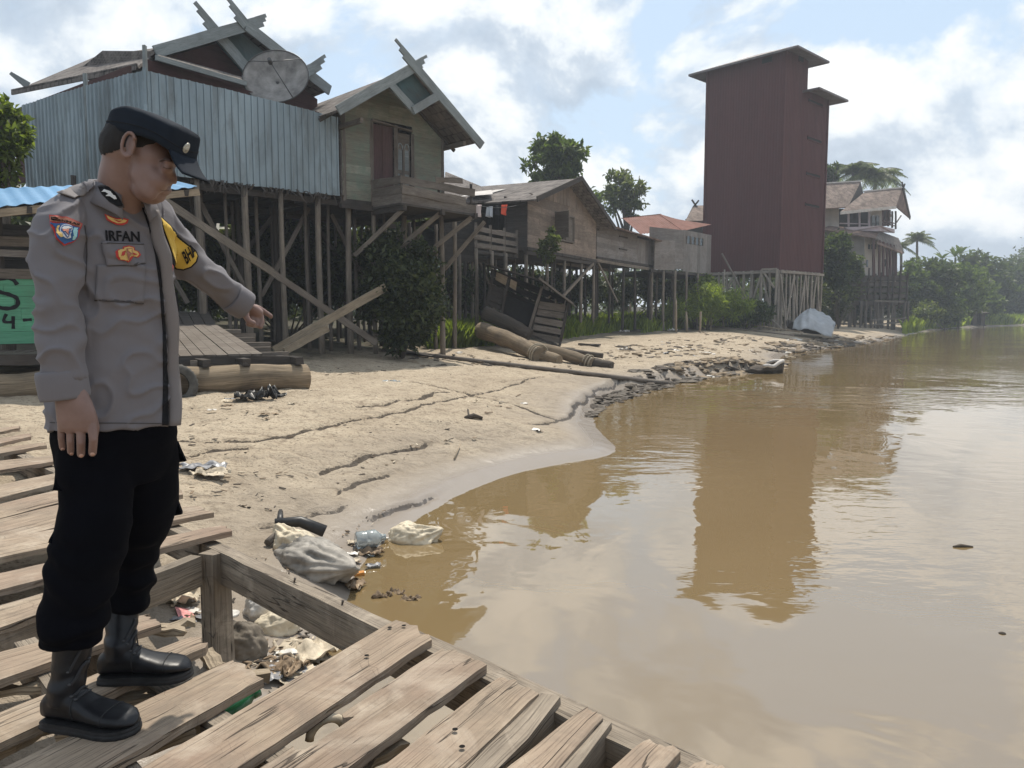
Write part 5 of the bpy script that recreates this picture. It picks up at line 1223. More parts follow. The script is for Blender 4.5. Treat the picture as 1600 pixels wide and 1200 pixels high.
def brush_letters(strokes, o, ux, uz, n, r):
    mb = MB()
    for st in strokes:
        pts = [o + ux * x + uz * z for x, z in st]
        # smooth the stroke
        q = []
        for i in range(len(pts) - 1):
            p0, p1, p2, p3 = pts[max(0, i - 1)], pts[i], pts[i + 1], pts[min(len(pts) - 1, i + 2)]
            for k in range(6):
                t = k / 6; q.append(.5 * ((2 * p1) + (p2 - p0) * t + (2 * p0 - 5 * p1 + 4 * p2 - p3) * t * t + (3 * p1 - p0 - 3 * p2 + p3) * t ** 3))
        q.append(pts[-1])
        up, dn = [], []
        for i, p in enumerate(q):
            t = (q[min(i + 1, len(q) - 1)] - q[max(0, i - 1)]).normalized(); s = n.cross(t).normalized(); w = r * (1 + .12 * math.sin(i * 1.3))
            up.append(mb.vert(p + s * w + n * .004)); dn.append(mb.vert(p - s * w + n * .004))
        for i in range(len(q) - 1): mb.face((dn[i], dn[i + 1], up[i + 1], up[i]))
    return mb
def raft():
    A = U(-120, 612, 9.9); Bq = U(478, 588, 13.0); d = (Bq - A); d.z = 0; d.normalize(); n = V((-d.y, d.x, 0))
    root = thing('raft_shack', 'log raft carrying a mint green shack with a blue roof and a plank ramp', 'raft', V((A.x, A.y, g0(A.x, A.y))))
    L = (Bq - A).length
    def logm(p, q, r, mat, seed):
        random.seed(seed); N = 22; pts = [lerp(p, q, i / N) + V((0, 0, .02 * math.sin(i * 1.1 + seed))) for i in range(N + 1)]; mb = MB()
        rr = [r * (1 + .07 * math.sin(i * .9 + seed) + random.uniform(-.03, .03)) for i in range(N + 1)]; rr[0] *= .9; rr[-1] *= .93
        mb.tube(pts, rr, 16); return mb
    za = lerp(A, Bq, 0)
    for k, (off, r) in enumerate(((0, .225), (.75, .21), (1.5, .2), (2.3, .2))):
        p, q = A + n * off - d * random.uniform(0, .4), Bq + n * off - d * (0, -.1, .5, .4)[k]
        logm(p, q, r, M['log'], k).build('log', M['log'], root)
    zt = A.z + .225; zt2 = Bq.z + .22
    # cross bearers and the front deck
    bars(root, 'bearer', [(lerp(A, Bq, t) + V((0, 0, .27)) - n * .15, lerp(A, Bq, t) + V((0, 0, .27)) + n * 2.6) for t in (.12, .3, .5, .68, .8, .97)], M['wood_dark'], .12, .11)
    mb = MB()
    f0 = lerp(A, Bq, .02) + V((0, 0, .36))
    bars(root, 'deck_beam', [(U(-60, 563, 10.2), U(70, 561, 10.9)), (U(262, 563, 12.15), U(462, 563, 13.05)), (U(270, 572, 12.1), U(400, 571, 12.8))], M['wood_dark'], .1, .14)
    k = 0; px = -60
    while px < 230:
        w = random.uniform(22, 30); Y = 10.3 + (px + 60) * .0052
        a, b = U(px, 556 - (px * .01), Y), U(px + w * .9, 555 - (px * .01), Y + .1); dn = V((0, 1.0, .03)) * 1.1 + d * -.25
        m = MB(); m.slab(a, b, b + dn, a + dn, .05, (0, 0, 1)); m.build('deck_plank', M['wood_grey'], root); px += w
    # the ramp up to the house
    FL, FR, BL, BR = U(262, 557, 12.3), U(411, 553, 13.0), U(235, 508, 15.4), U(340, 508, 15.9)
    for i in range(8):
        t0, t1 = i / 8, (i + .94) / 8; j = random.uniform(-.012, .012); o = V((0, 0, j))
        m = MB(); m.slab(lerp(FL, FR, t0) + o, lerp(FL, FR, t1) + o, lerp(BL, BR, t1) + o, lerp(BL, BR, t0) + o, .045); m.build('ramp_plank', M['wood_grey'], root)
    CL, CR_ = U(226, 487, 17.4), U(327, 487, 17.9)
    for i in range(6):
        t0, t1 = i / 6, (i + .93) / 6; m = MB(); m.slab(lerp(BL, BR, t0) + V((0, 0, -.02)), lerp(BL, BR, t1) + V((0, 0, -.02)), lerp(CL, CR_, t1), lerp(CL, CR_, t0), .045); m.build('ramp_plank', M['wood_dark'], root)
    for i in range(7):
        t = i / 6.2; p = lerp(FR, BR, t) - V((0, 0, .12)); q = lerp(FL, BL, t) - V((0, 0, .12)); e = (p - q).normalized()
        MB().bar(q, p + e * (.42 + .15 * (i % 2)), .13, .1, seg=2, jit=.006).build('ramp_bearer', M['wood_grey'], root)
    for t in (.2, .5, .95):
        for E, Fp in ((FL, BL), (FR, BR)):
            p = lerp(E, Fp, t); MB().tube([V((p.x, p.y, g0(p.x, p.y) - .1)), p - V((0, 0, .15))], .06, 7).build('ramp_post', M['wood_dark'], root)
    MB().box(U(303, 571, 12.0), (.1, .06, .16), .3).build('block', M['wood_grey'], root)
    # shack
    W0, W1 = U(-110, 536, 10.55), U(196, 528, 12.4)   # foot of the front wall
    dw = (W1 - W0); dw.z = 0; Lw = dw.length; dw.normalize(); nw = V((-dw.y, dw.x, 0)); base = W0.copy()
    hz = lambda px, py: U(px, py, lerp(10.55, 12.4, (px + 110) / 306)).z
    zb, zm = hz(20, 537), hz(20, 433)
    mb = MB(); board_wall(mb, W0, W1, zb, zm, .17, .03, jit=.002); mb.build('green_wall', M['green_paint'], root)
    F = Frame(W0.to_2d(), dw.to_2d()); back = 2.4
    mb = MB(); board_wall(mb, F.P(Lw, .03, 0), F.P(Lw, back, 0), zb, zm + .2, .2, .03); board_wall(mb, F.P(Lw, back, 0), F.P(0, back, 0), zb, zm + 1.0, .2, .03); mb.build('back_wall', M['wood_dark'], root)
    zr = lambda px: hz(px, 330 - px * .085)
    bars(root, 'corner_post', [(F.P(a, .05, zb), F.P(a, .05, zm + 1.05)) for a in (.1, Lw * .35, Lw * .70, Lw - .05)], M['wood_dark'], .09, .09)
    bars(root, 'window_rail', [(F.P(0, -.03, hz(20, 380)), F.P(Lw, -.03, hz(20, 380) + .05)), (F.P(0, -.02, zm + .03), F.P(Lw, -.02, zm + .06))], M['wood_grey'], .05, .14)
    MB().bar(F.P(0, -.04, hz(20, 397)), F.P(Lw * .8, -.04, hz(20, 396)), .03, .10).build('window_board', M['board_grey'], root)
    MB().slab(F.P(0, .4, zb + .02), F.P(Lw, .4, zb + .02), F.P(Lw, back, zb + .02), F.P(0, back, zb + .02), .04, (0, 0, 1)).build('shack_floor', M['wood_dark'], root)
    # painted letters on the green boards
    c = F.P(F.a_at(16), -.02, hz(16, 458)); s = 11.2 / FPX
    S_ = [[(17, 13), (10, 22), (-4, 22), (-14, 14), (-10, 3), (4, -2), (15, -8), (15, -19), (4, -24), (-10, -22), (-16, -16)]]
    brush_letters([[(x * s, z * s) for x, z in st] for st in S_], c, dw, V((0, 0, 1)), -nw, .028).build('letter', M['black_paint'], root)
    c = F.P(F.a_at(20), -.02, hz(20, 502))
    N14 = [[(-26, 8), (-20, 13), (-20, -12)], [(-4, 13), (-8, 0), (8, -1)], [(6, 9), (5, -13)], [(20, 2), (34, 3)]]
    for st in N14: brush_letters([[(x * s * .9, z * s * .9) for x, z in st]], c, dw, V((0, 0, 1)), -nw, .022).build('letter', M['black_paint'], root)
    # blue roof falling towards the river
    a, b, c2, d2 = U(-130, 338, 9.9), U(309, 293, 12.3), U(278, 285, 14.4), U(-130, 300, 12.6)
    mb = MB(); roof_sheet(mb, a, b, c2, d2, .2, .025); mb.build('roof', M['roof_blue'], root)
    o = V((0, .05, -.06)); MB().bar(a + o, b + o, .05, .10, seg=6, jit=.003).build('fascia', M['wood_pale'], root)
    bars(root, 'rafter', [(lerp(a, b, t) + V((0, 0, -.07)), lerp(d2, c2, t) + V((0, 0, -.07))) for t in (.05, .35, .65, .95)], M['wood_dark'], .06, .09)
    bars(root, 'roof_post', [(F.P(Lw, .1, zb), V((F.P(Lw, .1, 0).x, F.P(Lw, .1, 0).y, lerp(a, b, .72).z)))], M['wood_dark'], .08, .08)
raft()
def tyre():
    c = U(274, 602, 11.45); root = thing('tyre', 'old worn truck tyre leaning against the raft log', 'tyre', c - V((0, 0, .33))); ax = V((.42, -.9, .12)).normalized(); x = ax.cross(V((0, 0, 1))).normalized(); y = x.cross(ax)
    prof = [(-.10, .19), (-.11, .24), (-.105, .29), (-.08, .318), (-.04, .325), (0, .326), (.04, .325), (.08, .318), (.105, .29), (.11, .24), (.10, .19), (.085, .185), (.09, .24), (0, .30), (-.09, .24), (-.085, .185)]
    mb = MB(); N = 60
    def fn(u, v):
        k = int(round(v * len(prof))) % len(prof); a, r = prof[k]; t = 2 * math.pi * u
        if 3 <= k <= 7 and int(round(u * N)) % 2: r -= .012
        return c + ax * -a + (x * math.cos(t) + y * math.sin(t)) * r
    mb.grid(fn, N, len(prof), True, True); mb.build('tread', M['rubber'], root)
tyre()
# ================================================================ collapsed river latrine on its logs
def latrine():
    Y = 25.5; root = thing('latrine_hut', 'dark plank hut tipped over sideways on logs on the sand', 'hut', V((U(825, 520, Y).x, Y, g0(U(825, 520, Y).x, Y))))
    q = lambda px, py, y=Y: U(px, py, y)
    def boards(nm, a, b, c, d, k, mat, gap=.1):   # a b = top left/right, d c = bottom left/right
        mb = MB()
        for i in range(k):
            t0, t1 = i / k, (i + 1 - gap * random.uniform(.4, 1.6)) / k
            j = V((0, random.uniform(-.03, .03), 0)); mb.slab(lerp(a, d, t1) + j, lerp(b, c, t1) + j, lerp(b, c, t0) + j, lerp(a, d, t0) + j, .03)
        mb.build(nm, mat, root)
    boards('wall', q(839, 470), q(888, 477), q(874, 540), q(824, 530), 5, M['wood_grey'], .2)
    boards('wall', q(768, 444, 25.7), q(790, 452, 25.7), q(783, 497, 25.7), q(759, 487, 25.7), 5, M['wood_dark'], .3)
    boards('door', q(787, 462, 25.9), q(838, 476, 25.9), q(826, 522, 25.9), q(780, 502, 25.9), 1, M['dark_void'], 0)  # open doorway's inner shade painted as one near-black sheet
    boards('wall', q(768, 420, 27.3), q(884, 465, 27.3), q(868, 535, 27.3), q(756, 490, 27.3), 6, M['wood_dark'], .22)
    boards('wall', q(886, 474), q(886, 466, 27.2), q(872, 530, 27.2), q(874, 538), 4, M['wood_dark'], .15)
    MB().slab(q(776, 425), q(794, 433), q(790, 446), q(774, 437), .03).build('hanging_panel', M['wood_pale'], root)
    MB().slab(q(798, 436), q(808, 441), q(806, 454), q(796, 448), .03).build('hanging_panel', M['wood_pale'], root)
    bars(root, 'frame_post', [(q(795, 434), q(782, 500)), (q(847, 448), q(829, 522)), (q(772, 422, 25.7), q(758, 490, 25.7)), (q(889, 470), q(874, 540))], M['wood_dark'], .08, .08)
    bars(root, 'frame_post', [(q(847, 448, 25.4), q(824, 524, 25.4))], M['wood_grey'], .06, .09)
    bars(root, 'roof_stick', [(q(856, 466), q(861, 462)), (q(868, 475), q(868, 467))], M['wood_grey'], .06, .06)
    m = MB(); m.slab(q(758, 411, 25.0), q(842, 436, 25.0), q(848, 440, 27.6), q(764, 415, 27.6), .04, (0, 0, 1)); m.slab(q(842, 436, 25.0), q(896, 476, 25.0), q(901, 479, 27.6), q(848, 440, 27.6), .04, (0, 0, 1)); m.build('roof', M['wood_dark'], root)
    m = MB(); m.bar(q(842, 434, 24.95), q(896, 475, 24.95), .05, .06); m.build('roof_edge', M['wood_grey'], root)
    m = MB(); m.slab(q(757, 492, 25.4), q(876, 541, 25.4), q(868, 536, 27.3), q(757, 490, 27.3), .08, (0, 0, 1)); m.build('floor', M['wood_dark'], root)
latrine()
def biglog(name, pts, r, label, mat='log', group='logs under the tipped hut', n=14, ends=None):
    P = []
    for i in range(len(pts) - 1):
        for k in range(8): P.append(lerp(pts[i], pts[i + 1], k / 8))
    P.append(pts[-1]); rr = [lerp(r, r * .82, i / len(P)) * (1 + .05 * math.sin(i * 1.3)) for i in range(len(P))]
    mb = MB(); mb.tube(P, rr, n); o = mb.build(name, M[mat]); tag(o, label, 'log', group); return o
def og(px, py, dz=0): p = onground(px, py); return V((p.x, p.y, gh(p.x, p.y) + dz))
def U_(px, py, Y): return U(px, py, Y)
biglog('log', [U(752, 516, 24.6), U(800, 533, 23.2), U(844, 556, 21.9)], .27, 'thick pale log slanting down left of the tipped hut')
biglog('log', [U(838, 553, 22.2), U(874, 564, 21.7)], .20, 'short log end roped to the foot of the thick pale log')
biglog('log', [U(826, 541, 22.9), U(880, 553, 22.2), U(928, 568, 21.6)], .19, 'long log in front of the tipped hut with a rope round its end')
biglog('log', [U(928, 567, 21.65), U(957, 572, 21.4)], .15, 'thin dark log tip continuing beyond the roped end', 'log_dark')
biglog('log', [U(757, 489, 25.2), U(800, 508, 24.9), U(828, 524, 24.7)], .24, 'dark log lying against the hut doorway', 'log_dark')
biglog('log', [U(822, 537, 23.6), U(880, 547, 23.2), U(942, 556, 22.8)], .09, 'thin pole lying behind the roped log', 'log_dark')
def ropes():
    for (c, ax, r, l) in ((U(841, 554, 21.95), U(844, 556, 21.9) - U(800, 533, 23.2), .28, 'rope tied round the foot of the thick pale log'), (U(920, 566, 21.7), U(928, 568, 21.6) - U(880, 553, 22.2), .185, 'rope wound round the end of the long log')):
        ax = ax.normalized(); x = ax.cross(V((0, 0, 1))).normalized(); y = x.cross(ax); mb = MB(); pts = []
        for i in range(50): t = i / 50 * 2 * math.pi * 2.2; pts.append(c + ax * (i / 50 * .22 - .1) + (x * math.cos(t) + y * math.sin(t)) * (r + .02))
        mb.tube(pts, .022, 6); tag(mb.build('rope', plain('old_rope', (.3, .26, .2), .9, .1)), l, 'rope')
ropes()
# ================================================================ poles, planks, stakes on the bank
def lay(name, a, b, w, h, label, cat, mat='wood_grey', group=None, tube=False, ends=(0.03, 0.03)):
    p, q = og(*a, ends[0]), og(*b, ends[1]); mb = MB()
    if tube:
        N = 14; mb.tube([lerp(p, q, i / N) + V((0, 0, max(0, gh(*lerp(p, q, i / N).to_2d()) + .045 - lerp(p, q, i / N).z))) for i in range(N + 1)], [w * lerp(1, .75, i / N) for i in range(N + 1)], 8)
    else: mb.bar(p, q, w, h, seg=6, jit=.006)
    return tag(mb.build(name, M[mat]), label, cat, group)
def long_pole():
    N = 26; P = []
    for i in range(N + 1):
        x, y = lerp(598, 1044, i / N), lerp(546, 599, i / N); d = ray(x, y); t = np.linspace(8, 40, 1600); z = height(CAM.x + d.x * t, CAM.y + d.y * t)[0]; h = np.nonzero(CAM.z + d.z * t < z + .05)[0]; P.append(CAM + d * float(t[h[0]]))
    mb = MB(); mb.tube(P, [lerp(.05, .06, i / N) for i in range(N + 1)], 8); tag(mb.build('bamboo_pole', M['wood_grey']), 'very long thin pole lying across the sand down to the water', 'pole')
long_pole()
lay('plank', (1078, 503), (1252, 528), .25, .06, 'long weathered plank lying along the bank below the tower', 'plank', 'wood_pale', 'loose planks on the bank', ends=(.45, .35))
lay('plank', (1100, 512), (1240, 531), .22, .06, 'second plank just in front of the long weathered plank below the tower', 'plank', 'wood_grey', 'loose planks on the bank', ends=(.2, .25))
lay('plank', (944, 487), (988, 500), .14, .05, 'short pale plank slanting in the grass right of the tipped hut', 'plank', 'wood_pale', 'loose planks on the bank', ends=(.3, .3))
lay('plank', (680, 560), (610, 552), .16, .04, 'flat dark plank on the sand in front of the stilts', 'plank', 'wood_dark', 'loose planks on the bank', ends=(.06, .06))
lay('plank', (905, 540), (937, 543), .22, .06, 'short dark board on the mud right of the roped logs', 'plank', 'wood_dark', 'loose planks on the bank', ends=(.06, .06))
lay('plank', (1280, 533), (1345, 539), .3, .08, 'flat board on the mud between tarpaulin and water', 'plank', 'wood_grey', 'loose planks on the bank', ends=(.08, .08))
for px, y0, y1, l in ((1056, 519, 468, 'tallest stake of the short row on the bank, leaning a little right'), (1073.5, 518, 487, 'stake just right of the tallest stake in the row'), (1093, 519, 487, 'middle stake of the three short ones in the row'), (1109.5, 515, 487, 'rightmost stake of the short row on the bank'), (1011, 510, 474, 'stake standing in the grass between the pale plank and the row'), (986, 504, 474, 'thin stake behind the end of the pale plank'), (1130, 514, 421, 'tall thin pole standing upright in front of the light reeds'), (1146, 500, 455, 'thin pole right of the tall upright pole before the tower')):
    b = og(px, y0); t = U(px + random.uniform(-2, 3), y1, b.y); t = V((t.x, b.y + .02, t.z)); mb = MB()
    mb.tube([b - V((0, 0, .3)), lerp(b, t, .5) + V((.01, 0, 0)), t], [.075, .07, .06] if px < 1120 else [.06, .055, .05], 8); tag(mb.build('stake', M['wood_pale' if px < 1120 else 'stilt_pale']), l, 'stake', 'stakes on the bank')
# ================================================================ covered boat, wreck boat
def covered_boat():
    c = U(1270, 520, 47.5); c.z = g0(c.x, c.y); root = thing('covered_boat', 'boat pulled up below the tower under a grey white tarpaulin', 'boat', c)
    q = lambda px, py, Y: U(px, py, Y)
    K = [[q(1238, 514, 47.0), q(1240, 502, 47.6), q(1250, 490, 48.6), q(1262, 484, 50.5)],
         [q(1250, 515.5, 46.2), q(1252, 500, 46.8), q(1257, 489, 48.0), q(1265, 482, 50.5)],
         [q(1263, 513, 46.0), q(1264, 497, 46.6), q(1265, 486, 48.0), q(1268, 481.5, 50.5)],
         [q(1282, 521, 46.0), q(1280, 504, 46.6), q(1278, 492, 48.0), q(1276, 484, 50.5)],
         [q(1299, 527.5, 46.2), q(1299, 508, 46.8), q(1294, 498, 48.2), q(1288, 490, 50.5)],
         [q(1305, 507, 47.6), q(1305, 503, 48.4), q(1300, 498, 49.5), q(1296, 494, 51)]]
    mb = MB(); nu, nv = len(K) - 1, 3
    def fn(u, v):
        a, b = u * nu, v * nv; i, j = min(int(a), nu - 1), min(int(b), nv - 1); f, g = a - i, b - j
        p = lerp(lerp(K[i][j], K[i + 1][j], f), lerp(K[i][j + 1], K[i + 1][j + 1], f), g); return p + V((0, -.05 * math.sin(u * 31 + v * 4) * math.sin(v * 9), .035 * math.sin(u * 26 + v * 7)))
    mb.grid(fn, 40, 18); o = mb.build('tarpaulin', plain('grey_white_tarpaulin', (.34, .355, .37), .6, .3, .2, 1.5), root); md = o.modifiers.new('s', 'SOLIDIFY'); md.thickness = .02
    mb = MB(); a, b = q(1240, 517, 47.5), q(1302, 526, 47.6); dr = (b - a); n = V((-dr.y, dr.x, 0)).normalized()
    def hull(u, v):
        s = (v - .5) * 2; w = .75 * (1 - (2 * u - 1) ** 4 * .8); return lerp(a, b, u) + n * (1.0 + s * w) + V((0, 0, .05 + .42 * s * s + .2 * (2 * u - 1) ** 4))
    mb.grid(hull, 20, 8); o = mb.build('hull', M['wood_dark'], root); md = o.modifiers.new('s', 'SOLIDIFY'); md.thickness = .04
covered_boat()
def wreck():
    a, b = G(1144, 581, WATER_Z + .05), G(1229, 574, WATER_Z + .2); root = thing('sunken_boat', 'old broken boat with a white rim half sunk at the water edge', 'boat', V((lerp(a, b, .5).x, lerp(a, b, .5).y, WATER_Z))); dr = b - a; n = V((-dr.y, dr.x, 0)).normalized()
    mb = MB()
    def hull(u, v):
        s = (v - .5) * 2; w = .62 * (1 - abs(2 * u - 1) ** 2.6 * .85); return lerp(a, b, u) + n * (.5 + s * w) + V((0, 0, -.26 + .30 * abs(s) ** 2.2 + .12 * abs(2 * u - 1) ** 4 + .03 * math.sin(u * 23)))
    mb.grid(hull, 26, 10); o = mb.build('hull', M['log_dark'], root); md = o.modifiers.new('s', 'SOLIDIFY'); md.thickness = .05
    mb = MB(); mb.tube([hull(u, 0) + V((0, 0, .05)) for u in [.55 + k * .045 for k in range(11)]] + [hull(u, 1) + V((0, 0, .05)) for u in (.97, .9, .8)], .06, 7); mb.build('rim', M['trim_white'], root)
    bars(root, 'rib', [(hull(u, .1), hull(u, .9) + V((0, 0, .04))) for u in (.3, .5, .7)], M['wood_grey'], .05, .06)
    mb = MB(); mb.tube([hull(.0, .5), hull(0, .5) + V((-.05, 0, .25)), hull(0, .5) + V((-.02, .05, .48))], .05, 6); mb.build('stem_post', M['log_dark'], root)
wreck()

def clods():
    """rubble of mud clods and rubbish along the far waterline"""
    mb = MB(); rnd = random.Random(9); P_ = []
    zones = [([(918, 650), (932, 624), (980, 603), (1052, 593), (1052, 604), (990, 613), (946, 634)], 230, .05, .15), ([(985, 588), (1060, 574), (1150, 560), (1230, 566), (1226, 578), (1140, 585), (1050, 600)], 330, .05, .19), ([(940, 548), (1060, 530), (1180, 528), (1230, 548), (1100, 556), (960, 560)], 170, .04, .15), ([(1190, 545), (1240, 530), (1330, 530), (1420, 524), (1330, 541), (1230, 552)], 190, .08, .34), ([(640, 560), (720, 552), (760, 568), (660, 572)], 50, .03, .09)]
    for poly, n, s0, s1 in zones:
        for _ in range(n):
            i, j, k = rnd.randrange(len(poly)), rnd.randrange(len(poly)), rnd.randrange(len(poly)); a, b = rnd.random(), rnd.random()
            if a + b > 1: a, b = 1 - a, 1 - b
            P_.append((onground(poly[i][0] + a * (poly[j][0] - poly[i][0]) + b * (poly[k][0] - poly[i][0]), poly[i][1] + a * (poly[j][1] - poly[i][1]) + b * (poly[k][1] - poly[i][1])), rnd.uniform(s0, s1) * rnd.choice((.6, .8, 1, 1.3))))
    HZ = height(np.array([p.x for p, s in P_]), np.array([p.y for p, s in P_]))[0]
    for (p, s), z in zip(P_, HZ):
            z = max(float(z), WATER_Z)
            mb.m = (rnd.choice((0, 0, 0, 0, 1, 1, 2)) if rnd.random() > .05 else 3) if PX(p)[1] < 590 and not (PX(p)[0] < 1052 and PX(p)[1] > 572) else rnd.choice((1, 1, 2))  # dark row by the water: shade of the undercut put into clod colour
            o = rnd.random() * 50; nu, nv = 7, 5; R_ = Matrix.Rotation(rnd.uniform(0, 6), 3, 'Z')
            def fn(u, v):
                A, B = 2 * math.pi * u, math.pi * (v * .98 + .01) - math.pi / 2; d = V((math.cos(B) * math.cos(A), math.cos(B) * math.sin(A), math.sin(B))); return V((p.x, p.y, z)) + R_ @ V((d.x * s * 1.3, d.y * s * .8, d.z * s * .32)) * (1 + .8 * noise.noise(d * 2.1 + V((o, 0, 0))))
            mb.grid(fn, nu, nv, False, True)
    o = mb.build('mud_clods', [plain('dry_mud_clod', (.26, .205, .145), .95, .1, .35, 3), plain('wet_shaded_mud_clod', (.085, .068, .05), .7, .3, .3, 3), M['log_dark'], plain('pale_scrap', (.55, .52, .47), .7, .3, .2, 5)]); tag(o, kind='stuff')
clods()
# ================================================================ plank walkway the man stands on
def plank_mesh(mb, a0, a1, b0, b1, th=.029, nl=26, nw=8, rough=.0012, notch=None, seed=0):
    """worn plank: far edge a0->a1, near edge b0->b1 (both along the grain)"""
    rnd = random.Random(seed); L = ((a1 - a0).length + (b1 - b0).length) / 2; W_ = (a0 - b0).length; ou, ov = rnd.random() * 40, rnd.random() * 40
    ea = [rnd.gauss(0, rough) for _ in range(nl + 1)]; eb = [rnd.gauss(0, rough) for _ in range(nl + 1)]; bow = rnd.uniform(-.006, .006); tw = rnd.uniform(-.006, .006)
    for e in (ea, eb):
        for i in range(1, nl): e[i] = (e[i - 1] + e[i] * 2 + e[i + 1]) / 4.4
    end0 = [rnd.gauss(0, .007) + .02 * max(0, rnd.random() - .75) * 4 * rnd.choice((0, 1)) for _ in range(nw + 1)]; end1 = [rnd.gauss(0, .006) for _ in range(nw + 1)]
    dirn = (a1 - a0).normalized(); side = (b0 - a0).normalized()
    def P(i, j):
        t, s = i / nl, j / nw; p = lerp(lerp(a0, a1, t), lerp(b0, b1, t), s)
        p += side * (lerp(ea[i], eb[i], s) * 1.0) + dirn * lerp(end0[j], end1[j], t)
        edge = min(s, 1 - s); z = bow * math.sin(math.pi * t) + tw * (s - .5) * (t - .5) * 2 + .0007 * math.sin(p.x * 37 + p.y * 11) - (.006 if edge < .01 else 0)
        if min(t, 1 - t) < .001: z -= .004
        return p + V((0, 0, z))
    T = [[mb.vert(P(i, j)) for j in range(nw + 1)] for i in range(nl + 1)]; B = [[mb.vert(P(i, j) - V((0, 0, th + .003 * math.sin(i * 2.1)))) for j in range(nw + 1)] for i in range(nl + 1)]
    uvf = lambda i, j: (ou + L * i / nl, ov + W_ * j / nw)
    for i in range(nl):
        for j in range(nw):
            if notch and notch(i / nl, j / nw): continue
            mb.face((T[i][j], T[i][j + 1], T[i + 1][j + 1], T[i + 1][j]), [uvf(i, j), uvf(i, j + 1), uvf(i + 1, j + 1), uvf(i + 1, j)])
            mb.face((B[i][j], B[i + 1][j], B[i + 1][j + 1], B[i][j + 1]), [uvf(i, j), uvf(i + 1, j), uvf(i + 1, j + 1), uvf(i, j + 1)])
            for (c, d_, jj) in ((j == 0 or (notch and notch(i / nl, (j - 1) / nw)), 0, j), (j == nw - 1 or (notch and notch(i / nl, (j + 1) / nw)), 1, j + 1)):
                if c:
                    q = (T[i][jj], T[i + 1][jj], B[i + 1][jj], B[i][jj]); u = [(uvf(i, jj)[0], ov), (uvf(i + 1, jj)[0], ov), (uvf(i + 1, jj)[0], ov + th), (uvf(i, jj)[0], ov + th)]
                    mb.face(q if d_ == 0 else q[::-1], u if d_ == 0 else u[::-1])
            for (c, d_, ii) in ((i == 0 or (notch and notch((i - 1) / nl, j / nw)), 0, i), (i == nl - 1 or (notch and notch((i + 1) / nl, j / nw)), 1, i + 1)):
                if c:
                    q = (T[ii][j + 1], T[ii][j], B[ii][j], B[ii][j + 1]); u = [(ou + .01, ov + W_ * (j + 1) / nw), (ou + .01, ov + W_ * j / nw), (ou, ov + W_ * j / nw), (ou, ov + W_ * (j + 1) / nw)]
                    mb.face(q if d_ == 0 else q[::-1], u if d_ == 0 else u[::-1])
    return P
M['hole'] = plain('nail_hole', (.012, .011, .01), .9, .1)
M['nail'] = plain('rusty_nail', (.09, .07, .055), .5, .4)
